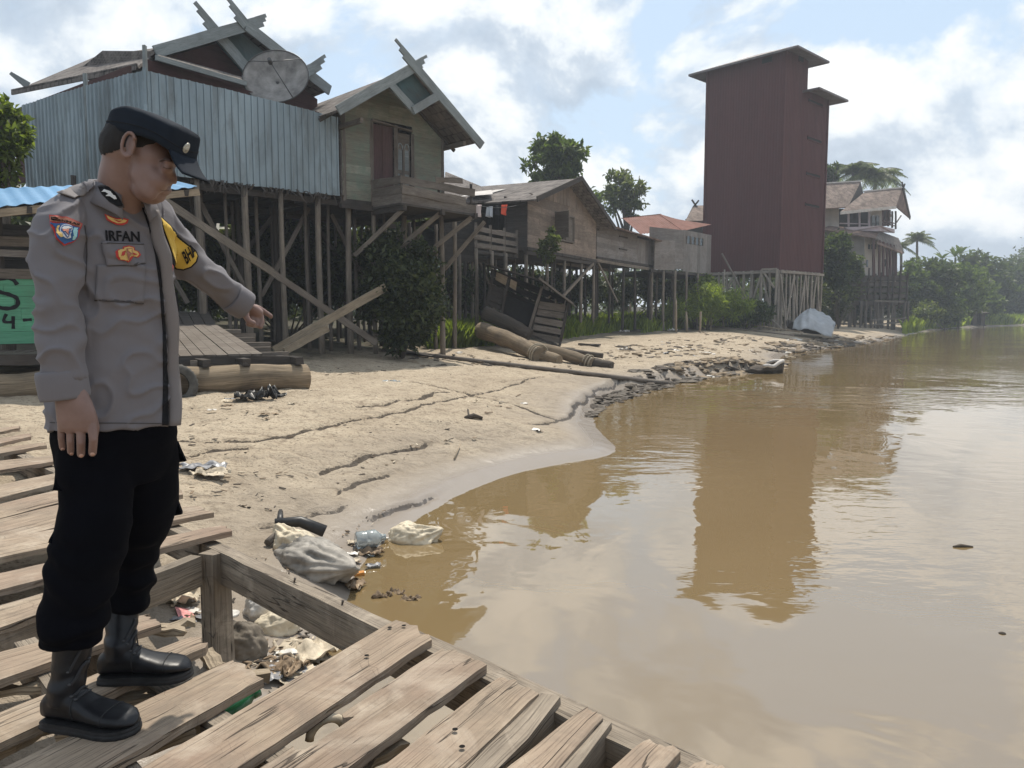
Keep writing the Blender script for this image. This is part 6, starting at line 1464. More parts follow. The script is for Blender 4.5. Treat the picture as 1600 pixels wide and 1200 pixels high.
def dock():
    root = thing('plank_walkway', 'weathered plank walkway with gaps and missing boards under the uniformed man', 'walkway', V((-1.0, 2.6, WATER_Z)))
    def pk(far0, far1, near0, near1, ext=1.6, z=0.0, notch=None, holes=(), seed=1, mat='wood_deck', end_slant=True):
        """corner pixels: outer end of far/near edge, then a second pixel further along each edge"""
        a0, a1, b0, b1 = G(*far0, z), G(*far1, z), G(*near0, z), G(*near1, z)
        da, db = (a1 - a0), (b1 - b0); d = (da.normalized() + db.normalized()).normalized(); L = max(da.length, db.length) + ext
        d1 = (d + da.normalized()).normalized(); d2 = (d + db.normalized()).normalized()
        mb = MB(); plank_mesh(mb, a0, a0 + d1 * L, b0, b0 + d2 * L, notch=notch, seed=seed, nl=int(10 + L * 11))
        if holes:
            mb.m = 1
            for px, py in holes:
                c = G(px, py, z) + V((0, 0, .004)); r = .0085; k = [mb.vert(c + V((math.cos(t) * r, math.sin(t) * r, .003))) for t in [i * math.pi / 4 for i in range(8)]]; mb.face(k)
        mb.build('plank', [M[mat], M['hole']], root)
    # near planks, outer ends on the river side
    pk((618, 966), (400, 1090), (676, 993), (400, 1176), 1.2, 0, None, ((609, 983), (631, 980), (573, 1027)), 3)
    pk((694, 1006), (430, 1180), (760, 1036), (531, 1200), 1.2, 0, lambda t, s: s < .2 and .24 < t < .33, (), 5)
    pk((780, 1052), (587, 1195), (841, 1080), (722, 1200), 1.2, 0, None, ((711, 1143), (722, 1170)), 8)
    pk((914, 1100), (760, 1206), (943, 1117), (878, 1200), 1.2, 0, None, (), 11)
    pk((1006, 1152), (920, 1222), (1064, 1168), (1020, 1222), 1.2, 0, None, (), 12)
    pk((1086, 1186), (1040, 1230), (1140, 1200), (1100, 1240), 1.0, 0, None, (), 14)
    pk((363, 1027), (198, 1102), (411, 1057), (190, 1190), 1.2, 0, None, (), 16)
    pk((302, 990), (170, 1040), (324, 1006), (180, 1078), 1.3, 0, None, (), 18)
    pk((226, 957), (60, 996), (253, 971), (82, 1038), 1.2, 0, None, (), 20)
    # the stretch behind him, running back to the sand
    pk((345, 818), (74, 874), (362, 827), (74, 905), 1.2, .02, None, (), 22)
    pk((170, 893), (66, 922), (176, 916), (66, 956), 1.2, 0, None, (), 24)
    pk((306, 787), (83, 822), (330, 800), (83, 855), 1.6, 0, None, (), 26)
    pk((272, 742), (90, 789), (286, 770), (90, 820), 1.6, 0, None, (), 28)
    pk((236, 728), (90, 764), (250, 742), (90, 785), 1.6, .0, None, (), 30)
    pk((200, 715), (85, 737), (215, 722), (85, 758), 1.6, .0, None, (), 32)
    pk((95, 709), (10, 716), (110, 716), (6, 737), 1.2, .0, None, (), 34)
    pk((70, 690), (5, 697), (72, 695), (5, 709), 1.2, .0, None, (), 36)
    pk((48, 676), (2, 682), (48, 681), (2, 693), 1.0, .0, None, (), 37)
    pk((30, 664), (0, 668), (30, 668), (0, 676), 1.0, .0, None, (), 38)
    # beams
    def beam(p, q, w, h, nm='beam', seg=10, jit=.0014): MB().bar(p, q, w, h, seg=seg, jit=jit).build(nm, M['wood_beam'], root)
    zc = -.035 - .085
    far, near = G(330, 848, -.035), G(604, 977, -.035); d = (near - far); d.z = 0; d.normalize()
    far.z = near.z = zc
    tiph = near + d * 1.75
    beam(far - d * .03, near + d * .02, .075, .165)
    beam(near + d * .02 + V((.01, .01, 0)), tiph, .085, .17, seg=16, jit=.002)
    sd = V((d.y, -d.x, 0)) * -1   # river side normal
    beam(near + d * .1 + V((.075, .07, -.03)), tiph + V((.075, .07, -.03)), .05, .14)
    ca, cb = G(306, 868, -.04), G(0, 986, -.04); ca.z = cb.z = -.115; dc = (cb - ca).normalized()
    beam(ca, cb + dc * .8, .07, .15)
    beam(far - d * .06, far - d * 3.4 + V((-.5, .5, 0)), .08, .15)
    for px, py, an, L_, w_ in ((135, 1108, .6, .3, .07), (110, 1130, 1.9, .2, .05), (190, 1098, .35, .34, .05), (215, 1168, .5, .3, .07), (232, 1150, 2.6, .16, .05), (262, 1140, .3, .22, .06), (40, 1075, .2, .2, .05), (25, 1160, 1.2, .2, .06), (590, 1185, .9, .2, .05), (330, 1030, 2.2, .16, .05), (252, 985, .1, .18, .05), (275, 978, .5, .14, .04), (385, 1060, .4, .16, .05)):
        c = G(px, py, -.075); dd = V((math.cos(an), math.sin(an), random.uniform(-.1, .1))); MB().bar(c - dd * L_ / 2, c + dd * L_ / 2, w_, .025, seg=5, jit=.004).build('splinter_board', M['wood_pale'], root)
    # inner bearers under the near planks
    for o, z in ((.62, -.10), (1.15, -.10)):
        nn = V((-.47, -.88, 0)); beam(G(363, 1027, 0) + nn * o * .3 + V((0, 0, z)) + d * -.9 + nn * .1, tiph + nn * o + V((0, 0, .02)), .07, .12)
    # squared bearer ends that show between the near planks
    for px, py in ((848, 1112), (925, 1148)):
        c = G(px, py, -.06); nn = V((-.47, -.88, 0)); MB().bar(c + nn * -.02, c + nn * .9, .11, .09, seg=4, jit=.004).build('bearer', M['wood_beam'], root)
    # posts
    def post(p, w, zt, h=.11): MB().bar(V((p.x, p.y, -1.3)), V((p.x, p.y, zt)), w, h, up=V((.47, .88, 0)), seg=6, jit=.003).build('post', M['wood_beam'], root)
    post(G(333, 862, -.05) + V((0.02, -.03, 0)), .10, -.04)
    post(tiph - d * .35 + V((-.1, -.1, 0)), .1, -.05); post(near + d * .7 + V((-.12, -.1, 0)), .1, -.05); post(cb + dc * .3 + V((0, .12, 0)), .1, -.05); post(G(140, 760, -.1) + V((0, 0, 0)), .1, -.05)
    # bent nail on the post and nail heads along the edge beam
    b0 = G(338, 990, -.05); mb = MB(); c0 = U(337, 993, G(333, 862, -.05).y - .07); mb.tube([c0 + V((-.03, -.01, .02)), c0 + V((0, -.03, 0)), c0 + V((.012, -.03, .03))], .0025, 5); mb.build('bent_nail', M['nail'], root)
    for t in (.55, .8):
        c = lerp(far, near, t) + V((0, 0, .083)); mb = MB(); mb.tube([c, c + V((.004, .002, .02))], [.004, .006], 6); mb.build('nail', M['nail'], root)
    return root
dock()
# ================================================================ rubbish on the mud
def crumple(c, sx, sy, h, seed, sheet=True, rz=0.0, n=16, rough=1.0):
    """thin crumpled sheet resting on the ground"""
    mb = MB(); R_ = Matrix.Rotation(rz, 3, 'Z')
    def fn(u, v):
        x, y = (u - .5) * sx, (v - .5) * sy; k = noise.fractal(V((u * 3.3 + seed, v * 3.3, seed)), 1, 2, 4); k2 = noise.noise(V((u * 2.2, v * 2.2 + seed, 3)))
        e = 1 - max(abs(u - .5), abs(v - .5)) * 2; sh = V((noise.noise(V((u * 2 + seed * 3, v * 2, 7))), noise.noise(V((u * 2, v * 2 + seed * 2, 9))), 0)) * (.28 * (sx + sy))
        return V(c) + R_ @ (V((x, y, 0)) + sh * .6) + V((0, 0, .012 + h * abs(k) * 1.1 * rough + h * .5 * max(0, k2) * e))
    mb.grid(fn, n, n); return mb
def sack(c, sx, sy, sz, seed, rz=0.0, neck=None, pleat=0.0, sag=.35):
    """tied sack: flattened lumpy body, optional gathered neck direction"""
    mb = MB(); R_ = Matrix.Rotation(rz, 3, 'Z')
    def fn(u, v):
        a = 2 * math.pi * u; b = math.pi * (v * .996 + .002) - math.pi / 2; d = V((math.cos(b) * math.cos(a), math.cos(b) * math.sin(a), math.sin(b)))
        k = 1 + .16 * noise.fractal(d * 1.7 + V((seed, 0, 0)), 1, 2, 4) - .05 * (1 - min(1, abs(noise.noise(d * 2.2 + V((0, seed, 0)))) * 3.5)) - .022 * (1 - min(1, abs(noise.noise(d * 5 + V((seed, seed, 0)))) * 3.5)) + .008 * noise.noise(d * 11)
        p = V((d.x * sx * k, d.y * sy * k, max(d.z, -sag) * sz * k))
        if neck:
            nd = V(neck).normalized(); t = max(0, d.dot(nd)); p += V((nd.x * sx, nd.y * sy, nd.z * sz)) * (t ** 10 * .75); ang = math.atan2(d.z - nd.z * t, d.dot(V((-nd.y, nd.x, 0)))); p *= 1 + pleat * math.sin(ang * 11 + seed) * t ** 2 * (1 - t ** 8)
        return V(c) + R_ @ p + V((0, 0, sz * sag * .9))
    mb.grid(fn, 90, 54, True, True); return mb
M['sack_cream'] = plain('cream_sack_plastic', (.58, .50, .37), .6, .3, .2, 9, .3, 60)
M['sack_grey'] = plain('muddy_grey_sack', (.30, .275, .24), .6, .35, .4, 5, .5, 40)
M['sack_mud'] = plain('mud_caked_sack', (.17, .145, .115), .8, .2, .35, 7, .5, 40)
M['bag_white'] = plain('dirty_white_plastic', (.62, .59, .54), .35, .5, .3, 12)
M['rag'] = plain('pale_dirty_rag', (.50, .43, .33), .9, .1, .3, 14, .3, 80)
M['rag_brown'] = plain('brown_wet_rag', (.23, .17, .115), .8, .2, .4, 14, .3, 80)
M['plastic_grey'] = plain('grey_plastic_sheet', (.22, .22, .23), .4, .4, .3, 10)
M['plastic_black'] = plain('black_plastic', (.022, .021, .02), .45, .4, .3, 10)
M['pink'] = plain('faded_pink_print', (.62, .26, .25), .6, .3, .25, 30)
M['orange'] = plain('orange_plastic', (.50, .22, .05), .5, .4)
M['clear'] = plain('cloudy_clear_plastic', (.55, .62, .64), .12, .6, .1)
M['clear'].node_tree.nodes['Principled BSDF'].inputs['Transmission Weight'].default_value = .65
M['green_glass'] = plain('green_bottle_plastic', (.02, .12, .05), .15, .6, .2)
M['mud_lump'] = plain('wet_mud_lump', (.15, .125, .10), .5, .4, .3, 8)
def T(mb, nm, mat, label, cat, group=None, solid=0.0):
    o = mb.build(nm, M[mat])
    if solid: md = o.modifiers.new('s', 'SOLIDIFY'); md.thickness = solid
    return tag(o, label, cat, group)
wz = WATER_Z
def gp(px, py, z=None):
    p = onground(px, py)
    if p.z < wz + .002: p = G(px, py, wz)
    return p
T(sack(gp(640, 844) + V((0, 0, -.05)), .20, .13, .15, 1.3, -.3, (1, .5, .5), .14), 'sack', 'sack_cream', 'cream knotted plastic sack floating at the water edge', 'sack')
T(sack(gp(486, 884) + V((0, 0, -.03)), .36, .20, .17, 4.4, -.62, (.9, -.2, .25), .10), 'sack', 'sack_grey', 'large grey muddy sack on the shore beside the edge beam', 'sack')
T(sack(gp(462, 866) + V((0, 0, .0)), .20, .12, .15, 2.2, -.6, (-.8, .2, .4), .12), 'sack', 'sack_cream', 'pale swollen bundle on top of the large grey sack', 'sack')
T(sack(gp(376, 1018) + V((0, 0, -.03)), .13, .11, .14, 7.1, .3), 'sack', 'sack_mud', 'round mud coated sack at the foot of the walkway post', 'sack')
T(sack(gp(420, 962) + V((0, 0, .0)), .15, .12, .14, 9.3, .4, (.3, .3, .9), .2), 'plastic_bag', 'bag_white', 'shiny white knotted plastic bag under the edge beam', 'bag')
T(sack(gp(432, 986) + V((0, 0, -.02)), .14, .08, .10, 5.9, .5), 'plastic_bag', 'sack_cream', 'flatter cream bag lying below the shiny white bag', 'bag')
T(crumple(gp(283, 943), .22, .16, .10, 1.7, rz=.4), 'rag', 'rag', 'crumpled pale rag on the mud left of the walkway post', 'rag', None, .003)
T(crumple(gp(366, 902), .24, .12, .05, 3.1, rz=-.3), 'rag', 'rag', 'white sheet scrap showing under the corner of the edge beam', 'rag', None, .003)
T(crumple(gp(575, 867), .20, .12, .06, 5.2, rz=.2), 'rag', 'rag_brown', 'brown soaked rag below the clear bottle at the water edge', 'rag', None, .003)
T(crumple(gp(592, 846), .14, .10, .06, 6.2, rz=.6), 'wrapper', 'bag_white', 'white wrapper between the clear bottle and the floating sack', 'litter', None, .002)
T(crumple(gp(548, 915), .24, .16, .07, 8.2, rz=-.5), 'rag', 'rag_brown', 'tangle of wet brown cloth in the shallows right of the beam', 'rag', None, .003)
T(crumple(gp(470, 1026), .28, .20, .09, 9.2, rz=.7), 'rag', 'rag', 'torn pale cloth in the debris heap beside the near planks', 'rag', None, .003)
T(crumple(gp(445, 1050), .24, .16, .08, 2.9, rz=-.2), 'rag', 'rag_brown', 'dark torn cloth at the near end of the debris heap', 'rag', None, .003)
T(crumple(gp(318, 732), .42, .22, .05, 3.7, rz=.1), 'plastic_sheet', 'plastic_grey', 'grey plastic scrap on the sand right of the trousers', 'litter', None, .003)
T(crumple(gp(330, 743), .34, .16, .06, 4.7, rz=-.2), 'rag', 'rag', 'cream rag lying just below the grey plastic scrap on the sand', 'rag', None, .003)
T(crumple(gp(405, 624), .62, .34, .22, 6.9, rz=.1), 'plastic_bundle', 'plastic_black', 'black crumpled bundle on the sand in front of the raft log', 'bundle', None, .006)
T(crumple(gp(612, 598), .3, .16, .05, 1.1), 'plastic_sheet', 'clear', 'pale green plastic scrap on the sand in front of the stilts', 'litter', None, .003)
T(crumple(gp(1052, 517), .5, .3, .14, 2.1), 'rag', 'bag_white', 'white rag on the bank among the stakes', 'rag', None, .005)
T(crumple(gp(975, 519), .45, .3, .14, 2.6), 'rag', 'bag_white', 'white scrap beside the grass right of the tipped hut', 'rag', None, .005)
def card():
    p = gp(290, 963); mb = MB(); q = [gp(x, y) + V((0, 0, .012 + (.012 if i % 2 else 0))) for i, (x, y) in enumerate(((281, 974), (306, 973), (298, 955), (274, 956)))]; mb.slab(*q, .003, (0, 0, 1)); T(mb, 'packet', 'pink', 'flat pink packet on the mud left of the post', 'packet')
card()
def bottle(p, d, r, L, nm, mat, label):
    d = V(d).normalized(); mb = MB(); prof = [(0, .8), (.03, 1), (.3, 1), (.34, .94), (.38, 1), (.66, 1), (.8, .62), (.88, .34), (.9, .36), (1, .36)]; mb.tube([p + d * (L * t) for t, k in prof], [r * k for t, k in prof], 14); T(mb, nm, mat, label, 'bottle')
bottle(gp(556, 858) + V((0, 0, .06)), (.9, .35, .04), .075, .24, 'plastic_bottle', 'clear', 'clear plastic bottle lying at the water edge')
bottle(G(296, 1140, -.30), (.7, .6, .22), .06, .26, 'plastic_bottle', 'green_glass', 'green bottle seen through the gap between the near planks')
def bits():
    mb = MB(); mb.tube([gp(391, 919) + V((0, 0, .05)), gp(405, 924) + V((0, 0, .06)), gp(419, 932) + V((0, 0, .04))], [.035, .045, .03], 10); T(mb, 'husk', 'mud_lump', 'brown husk lying above the shiny white bag', 'husk')
    mb = MB(); mb.tube([gp(430, 838) + V((0, 0, .10)), gp(470, 843) + V((0, 0, .14)), gp(508, 850) + V((0, 0, .10))], [.04, .045, .05], 8); mb.tube([gp(438, 838) + V((0, 0, .1)), gp(439, 826) + V((0, 0, .14))], [.03, .02], 6); T(mb, 'charred_branch', 'plastic_black', 'black charred branch behind the large grey sack', 'branch')
    mb = MB(); mb.tube([gp(418, 856) + V((0, 0, .03)), gp(440, 846) + V((0, 0, .09))], [.03, .02], 6); T(mb, 'broken_stick', 'wood_grey', 'short broken stick left of the charred branch', 'stick')
    p = gp(361, 971) + V((0, 0, .02)); mb = MB(); mb.tube([p, p + V((0, 0, .012)), p + V((0, 0, .03))], [.02, .045, .05], 14); T(mb, 'cup', 'bag_white', 'small white cup on the mud right of the post', 'cup')
    p = gp(512, 909) + V((0, 0, .02)); mb = MB(); mb.bar(p - V((.08, .0, 0)), p + V((.08, .02, 0)), .05, .02); T(mb, 'strip', 'orange', 'orange plastic strip under the large grey sack', 'litter')
    p = gp(561, 899) + V((0, 0, .0)); mb = MB(); mb.bar(p - V((.035, .0, 0)), p + V((.035, .02, .01)), .05, .03); T(mb, 'carton', 'orange', 'little orange carton floating right of the grey sack', 'carton')
    mb = MB(); mb.tube([gp(710, 718) + V((0, 0, .01)), gp(719, 698) + V((0, 0, .03))], [.012, .009], 6); T(mb, 'twig', 'wood_pale', 'thin pale twig lying on the sand above the shoreline', 'twig')
    mb = MB(); mb.tube([gp(727, 657) + V((0, 0, .03)), gp(740, 655) + V((0, 0, .05)), gp(754, 657) + V((0, 0, .03))], [.03, .04, .02], 7); mb.tube([gp(733, 656) + V((0, 0, .03)), gp(731, 649) + V((0, 0, .08))], .015, 5); T(mb, 'root_stump', 'log_dark', 'small dark root sticking out of the sand', 'root')
    mb = MB(); a, b = G(1490, 855, wz), G(1520, 855, wz); mb.tube([a, lerp(a, b, .4) + V((0, .01, .008)), b], [.012, .018, .010], 7); T(mb, 'floating_stick', 'log_dark', 'dark stick floating alone on the river at the right', 'stick')
    mb = MB(); c = G(1566, 990, wz); mb.ell(c, (.022, .018, .010), 10, 6); T(mb, 'floating_leaf', 'log_dark', 'small dark lump floating near the right edge', 'leaf')
    mb = MB(); a = G(485, 1148, -.10); pts = [a + V((.045 * math.cos(t) + .05, .03 * math.cos(t), .05 * math.sin(t))) for t in [k * math.pi / 10 for k in range(11)]]; mb.tube(pts, .014, 8); T(mb, 'rope_loop', 'rag', 'looped rope end poking up between two near planks', 'rope')
    for i, (x, y) in enumerate(((620, 926), (640, 936), (596, 932))):
        mb = crumple(G(x, y, wz) + V((0, 0, -.025)), .12, .06, .05, 20 + i); T(mb, 'floating_husk', 'rag_brown', ('dark husk floating left of the other two beside the beam', 'dark husk floating rightmost of three beside the beam', 'dark husk floating nearest the beam of the three')[i - 1 if i else 0] if False else ('middle one of three dark husks floating right of the beam', 'rightmost of three dark husks floating right of the beam', 'leftmost of three dark husks floating right of the beam')[i], 'husk', 'dark husks in the shallows', .004)
bits()
def litter():
    """uncountable chips, splinters and leaves on mud and sand"""
    mb = MB(); rnd = random.Random(5)
    def zone(poly, n, smin, smax):
        for _ in range(n):
            i = rnd.randrange(len(poly)); j = rnd.randrange(len(poly)); k = rnd.randrange(len(poly)); a, b = rnd.random(), rnd.random()
            if a + b > 1: a, b = 1 - a, 1 - b
            x = poly[i][0] + a * (poly[j][0] - poly[i][0]) + b * (poly[k][0] - poly[i][0]); y = poly[i][1] + a * (poly[j][1] - poly[i][1]) + b * (poly[k][1] - poly[i][1]); pts.append((x, y, rnd.uniform(smin, smax)))
    pts = []
    zone([(300, 640), (620, 590), (900, 560), (700, 690), (420, 800), (300, 780)], 260, .02, .075)
    zone([(380, 990), (500, 1000), (540, 960), (430, 1090), (360, 1060)], 150, .015, .055)
    zone([(260, 930), (560, 850), (600, 800), (420, 900), (340, 960)], 90, .015, .05)
    zone([(700, 560), (1150, 520), (1200, 570), (1000, 590), (860, 580)], 240, .04, .16)
    zone([(1100, 520), (1400, 525), (1300, 545), (1180, 570)], 120, .08, .3)
    zone([(330, 560), (640, 545), (600, 580), (480, 590)], 90, .03, .1)
    X = np.array([0.0]); 
    for x, y, s in pts:
        p = gp(x, y); a = rnd.uniform(0, 6.28); d = V((math.cos(a), math.sin(a), rnd.uniform(-.1, .25))); mb.m = rnd.choice((0, 0, 0, 1, 1, 2)); p.z = max(p.z, wz)
        mb.bar(p + V((0, 0, .008)) - d * s * .5, p + V((0, 0, .012)) + d * s * .5, s * rnd.uniform(.15, .5), s * .12)
    for x0, y0, rx, ry, n, s0, s1 in ((455, 1045, 56, 34, 30, .03, .09), (500, 985, 50, 26, 9, .02, .06), (548, 880, 36, 34, 10, .02, .06), (290, 960, 50, 30, 7, .02, .05), (440, 860, 60, 20, 5, .02, .06), (360, 640, 70, 18, 8, .03, .08), (720, 640, 150, 50, 14, .03, .07), (1080, 545, 130, 16, 26, .06, .16)):
        for _ in range(n):
            p = gp(x0 + rnd.gauss(0, rx * .5), y0 + rnd.gauss(0, ry * .5)); p.z = max(p.z, wz); s = rnd.uniform(s0, s1); sd = rnd.random() * 90; a = rnd.uniform(0, 6.28); R_ = Matrix.Rotation(a, 3, 'Z'); mb.m = rnd.choice((1, 1, 2, 2, 3, 4))
            mb.grid(lambda u, v: p + R_ @ V(((u - .5) * s * 2 + s * .5 * noise.noise(V((u * 3, v * 3, sd))), (v - .5) * s * 1.3 + s * .5 * noise.noise(V((u * 3, v * 3, sd + 9))), .012 + s * .6 * abs(noise.noise(V((u * 2.4, v * 2.4, sd + 5)))))), 6, 6)
    o = mb.build('litter', [M['log_dark'], M['rag_brown'], M['rag'], M['bag_white'], M['plastic_grey']]); tag(o, kind='stuff')
litter()
# ================================================================ the policeman
def sstep(a, b, x): t = np.clip((x - a) / (b - a), 0, 1); return t * t * (3 - 2 * t)
def solidmesh(mb, voxel, it=3, extra=None):
    me = mb.mesh('tmp'); o = bpy.data.objects.new('tmp', me); COL.objects.link(o)
    r = o.modifiers.new('r', 'REMESH'); r.mode = 'VOXEL'; r.voxel_size = voxel; r.use_smooth_shade = True
    if it: s = o.modifiers.new('s', 'SMOOTH'); s.factor = .5; s.iterations = it
    dg = bpy.context.evaluated_depsgraph_get(); m2 = bpy.data.meshes.new_from_object(o.evaluated_get(dg)); bpy.data.objects.remove(o); bpy.data.meshes.remove(me); return m2
def mverts(me): a = np.zeros(len(me.vertices) * 3, np.float32); me.vertices.foreach_get('co', a); return a.reshape(-1, 3)
def mnorms(me): a = np.zeros(len(me.vertices) * 3, np.float32); me.vertex_normals.foreach_get('vector', a); return a.reshape(-1, 3)
def setv(me, a): me.vertices.foreach_set('co', a.astype(np.float32).ravel()); me.update()
def put(me, name, mat, parent, off=None):
    off = wloc(parent); a = mverts(me) - np.array(off); setv(me, a); me.materials.clear(); me.materials.append(mat)
    me.polygons.foreach_set('use_smooth', np.ones(len(me.polygons), bool)); me.name = name
    o = bpy.data.objects.new(name, me); COL.objects.link(o); o.parent = parent; return o
def skinmat():
    m, nt, b = newmat('skin', .48, .4); tc = nt.nodes.new('ShaderNodeTexCoord'); n = noise_(nt, tc.outputs['Object'], 14, 5, .6); n2 = noise_(nt, tc.outputs['Object'], 260, 3, .6)
    c = ramp(nt, n, [(.3, (.175, .108, .090)), (.7, (.225, .145, .124))]); nt.links.new(c, b.inputs['Base Color']); b.inputs['Subsurface Weight'].default_value = .12; b.inputs['Subsurface Radius'].default_value = (.012, .005, .003); b.inputs['Subsurface Scale'].default_value = .6
    bump(nt, b, n2, .12, .002); return m
def clothmat(name, col, rough=.85, weave=900, bs=.25, var=.08, spec=.25):
    m, nt, b = newmat(name, rough, spec); tc = nt.nodes.new('ShaderNodeTexCoord'); n = noise_(nt, tc.outputs['Object'], 5, 5, .6); w = noise_(nt, tc.outputs['Object'], weave, 2, .5)
    f = mix(nt, .35, n, w); c = ramp(nt, f, [(.3, tuple(x * (1 - var) for x in col)), (.7, tuple(min(1, x * (1 + var)) for x in col))]); nt.links.new(c, b.inputs['Base Color'])
    b.inputs['Sheen Weight'].default_value = 0 if col[0] < .02 else .05
    n3 = noise_(nt, tc.outputs['Object'], 28, 4, .6, .5); bump(nt, b, math_(nt, 'ADD', w, math_(nt, 'MULTIPLY', n3, 2.5)), bs, .002); return m
M['skin'] = skinmat()
M['shirt'] = clothmat('grey_brown_uniform_cloth', (.156, .149, .162), .8)
M['shirt_dark'] = clothmat('uniform_seam_shadow_cloth', (.06, .055, .057))
M['placket'] = clothmat('sunlit_uniform_cloth', (.19, .175, .175), .8)  # paler shirt cloth, sunlight on it put into the colour
M['trousers'] = clothmat('black_trouser_cloth', (.0028, .003, .005), .9, 700, .4, .3, .05)
M['cap_cloth'] = clothmat('dark_navy_cap_cloth', (.012, .017, .026), .9, 800, .3, .3, .15)
M['lace'] = clothmat('worn_black_lace', (.035, .035, .038), .9)
M['brow'] = clothmat('thin_brow_hair', (.085, .052, .043), .8)
M['hair'] = clothmat('short_black_hair', (.018, .016, .016), .7, 1500, .8, .5, .25)
M['boot'] = plain('black_polished_leather', (.006, .0065, .009), .40, .32, .4, 20, .12, 60)
M['sole'] = plain('black_rubber_sole', (.013, .013, .014), .65, .35, .4, 30, .3, 90)
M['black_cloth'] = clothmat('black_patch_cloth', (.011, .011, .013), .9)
M['yellow_cloth'] = clothmat('yellow_armband_cloth', (.62, .42, .075), .8, 600, .4)
M['red_thread'] = clothmat('red_badge_thread', (.46, .055, .05), .85, 1200, .5)
M['yellow_thread'] = clothmat('yellow_badge_thread', (.66, .46, .17), .85, 1200, .5)
M['blue_thread'] = clothmat('blue_badge_thread', (.045, .12, .29), .85, 1200, .5)
M['teal_thread'] = clothmat('pale_teal_badge_thread', (.35, .60, .62), .85, 1200, .5)
M['white_thread'] = clothmat('white_badge_thread', (.66, .66, .66), .85, 1200, .5)
M['tan_thread'] = clothmat('tan_badge_thread', (.40, .17, .12), .85, 1200, .5)
M['silver'] = plain('silver_badge', (.5, .48, .42), .35, .5, .2, 200, .5, 300, .8)
M['nail_skin'] = plain('finger_nail', (.50, .32, .26), .35, .5, .05)
def person():
    root = thing('person', 'man in grey brown uniform shirt, black trousers and dark cap pointing down at the mud', 'person', V((-1.13, 2.2, 0.0)))
    q = U
    # ------------------------------------------------ frames
    yaw = R(38); LAT = V((math.sin(yaw), math.cos(yaw), 0)); FW = V((math.cos(yaw), -math.sin(yaw), 0))
    hy, hp_ = R(9), R(31); hf = V((math.cos(hp_) * math.cos(hy), -math.cos(hp_) * math.sin(hy), -math.sin(hp_))); hl = V((math.sin(hy), math.cos(hy), 0)); hu = hf.cross(hl).normalized()
    HR = Matrix((hf, hl, hu)).transposed()   # columns: forward, left, up
    HC = q(226, 246, 2.10)
    def H(px, py, l=0.0):      # point seen at px,py lying l to the left of the mid plane of the head
        d = ray(px, py); t = ((HC - CAM).dot(hl) + l) / d.dot(hl) if abs(d.dot(hl)) > 1e-6 else 1; return CAM + d * t
    def HE(mb, c, r, tilt=0.0, nu=20, nv=12): mb.ell(c, r, nu, nv, HR @ Matrix.Rotation(tilt, 3, 'Y'))
    # ------------------------------------------------ body: one continuous surface
    bm = MB()
    HE(bm, H(217, 220), (.090, .076, .076)); HE(bm, H(204, 230), (.074, .074, .074))
    HE(bm, H(240, 250), (.054, .062, .060)); HE(bm, H(238, 272), (.054, .058, .056), R(10))
    HE(bm, H(244, 305), (.0235, .030, .0185)); HE(bm, H(230, 299), (.040, .050, .030), R(14)); HE(bm, H(246, 294), (.026, .034, .026))
    for s in (-1, 1):
        HE(bm, H(243, 282, s * .030), (.034, .029, .032)); HE(bm, H(267, 253, s * .028), (.014, .026, .008), R(-10)); HE(bm, H(262, 263, s * .031), (.014, .017, .012))
        HE(bm, H(229, 291, s * .040), (.042, .020, .026), R(28)); HE(bm, H(224, 272, s * .045), (.040, .016, .036), R(14))
        bm.ell(H(265.5, 286, s * .0115), (.0085, .007, .007)); HE(bm, H(263, 272, s * .013), (.012, .012, .020), R(-12)); HE(bm, H(259, 262, s * .026), (.014, .016, .015)); HE(bm, H(262, 257, s * .02), (.012, .014, .009))
    bm.tube([H(266, 250), H(268, 261), H(270.5, 272), H(271.5, 281)], [.008, .008, .0088, .0100], 12)
    HE(bm, H(271.5, 283.5), (.0090, .0105, .0080))
    HE(bm, H(260.5, 295.8), (.010, .023, .0055), R(8)); HE(bm, H(257.5, 301), (.0105, .020, .0062), R(4)); HE(bm, H(259, 290.5), (.010, .018, .009))
    # ears
    for s in (-1, 1):
        e0 = H(206, 229, s * .076)
        ex = (hf * .9 - hl * (-s) * .2).normalized(); eu = (hu * .98 - hf * .2).normalized()
        ring = [e0 + ex * (.017 * math.cos(t) - .003) + eu * (.031 * math.sin(t) + .001) + hl * (s * (.011 - .006 * math.cos(t))) for t in [k * 2 * math.pi / 18 for k in range(2, 17)]]
        bm.tube(ring, [.0052] * len(ring), 8)
        R3 = Matrix((ex, hl, eu)).transposed(); bm.ell(e0 + hl * s * .000 - ex * .003, (.0165, .0065, .029), 16, 10, R3); bm.ell(e0 - eu * .024 + hl * s * .007, (.008, .006, .009), 10, 6)
    # neck, shoulders, trunk core
    bm.tube([H(202, 246), q(195, 274, 2.12), q(190, 302, 2.14), q(178, 345, 2.18)], [.062, .0635, .063, .085], 22)
    def ringtube(rows, shrink=1.0, n=40, e=2.3):
        mb = MB(); rings = []
        for px, py, a, b, Y in rows:
            c = q(px, py, Y); r = []
            for k in range(n):
                t = 2 * math.pi * k / n; ca, sa = math.cos(t), math.sin(t); x = abs(ca) ** (2 / e) * (1 if ca > 0 else -1); y = abs(sa) ** (2 / e) * (1 if sa > 0 else -1)
                r.append(mb.vert(c + LAT * (a * shrink * x) + FW * (b * shrink * y)))
            rings.append(r)
        for i in range(len(rings) - 1):
            for k in range(n):
                j = (k + 1) % n; mb.face((rings[i][k], rings[i][j], rings[i + 1][j], rings[i + 1][k]), None, True)
        mb.face(tuple(rings[0][::-1])); mb.face(tuple(rings[-1])); return mb
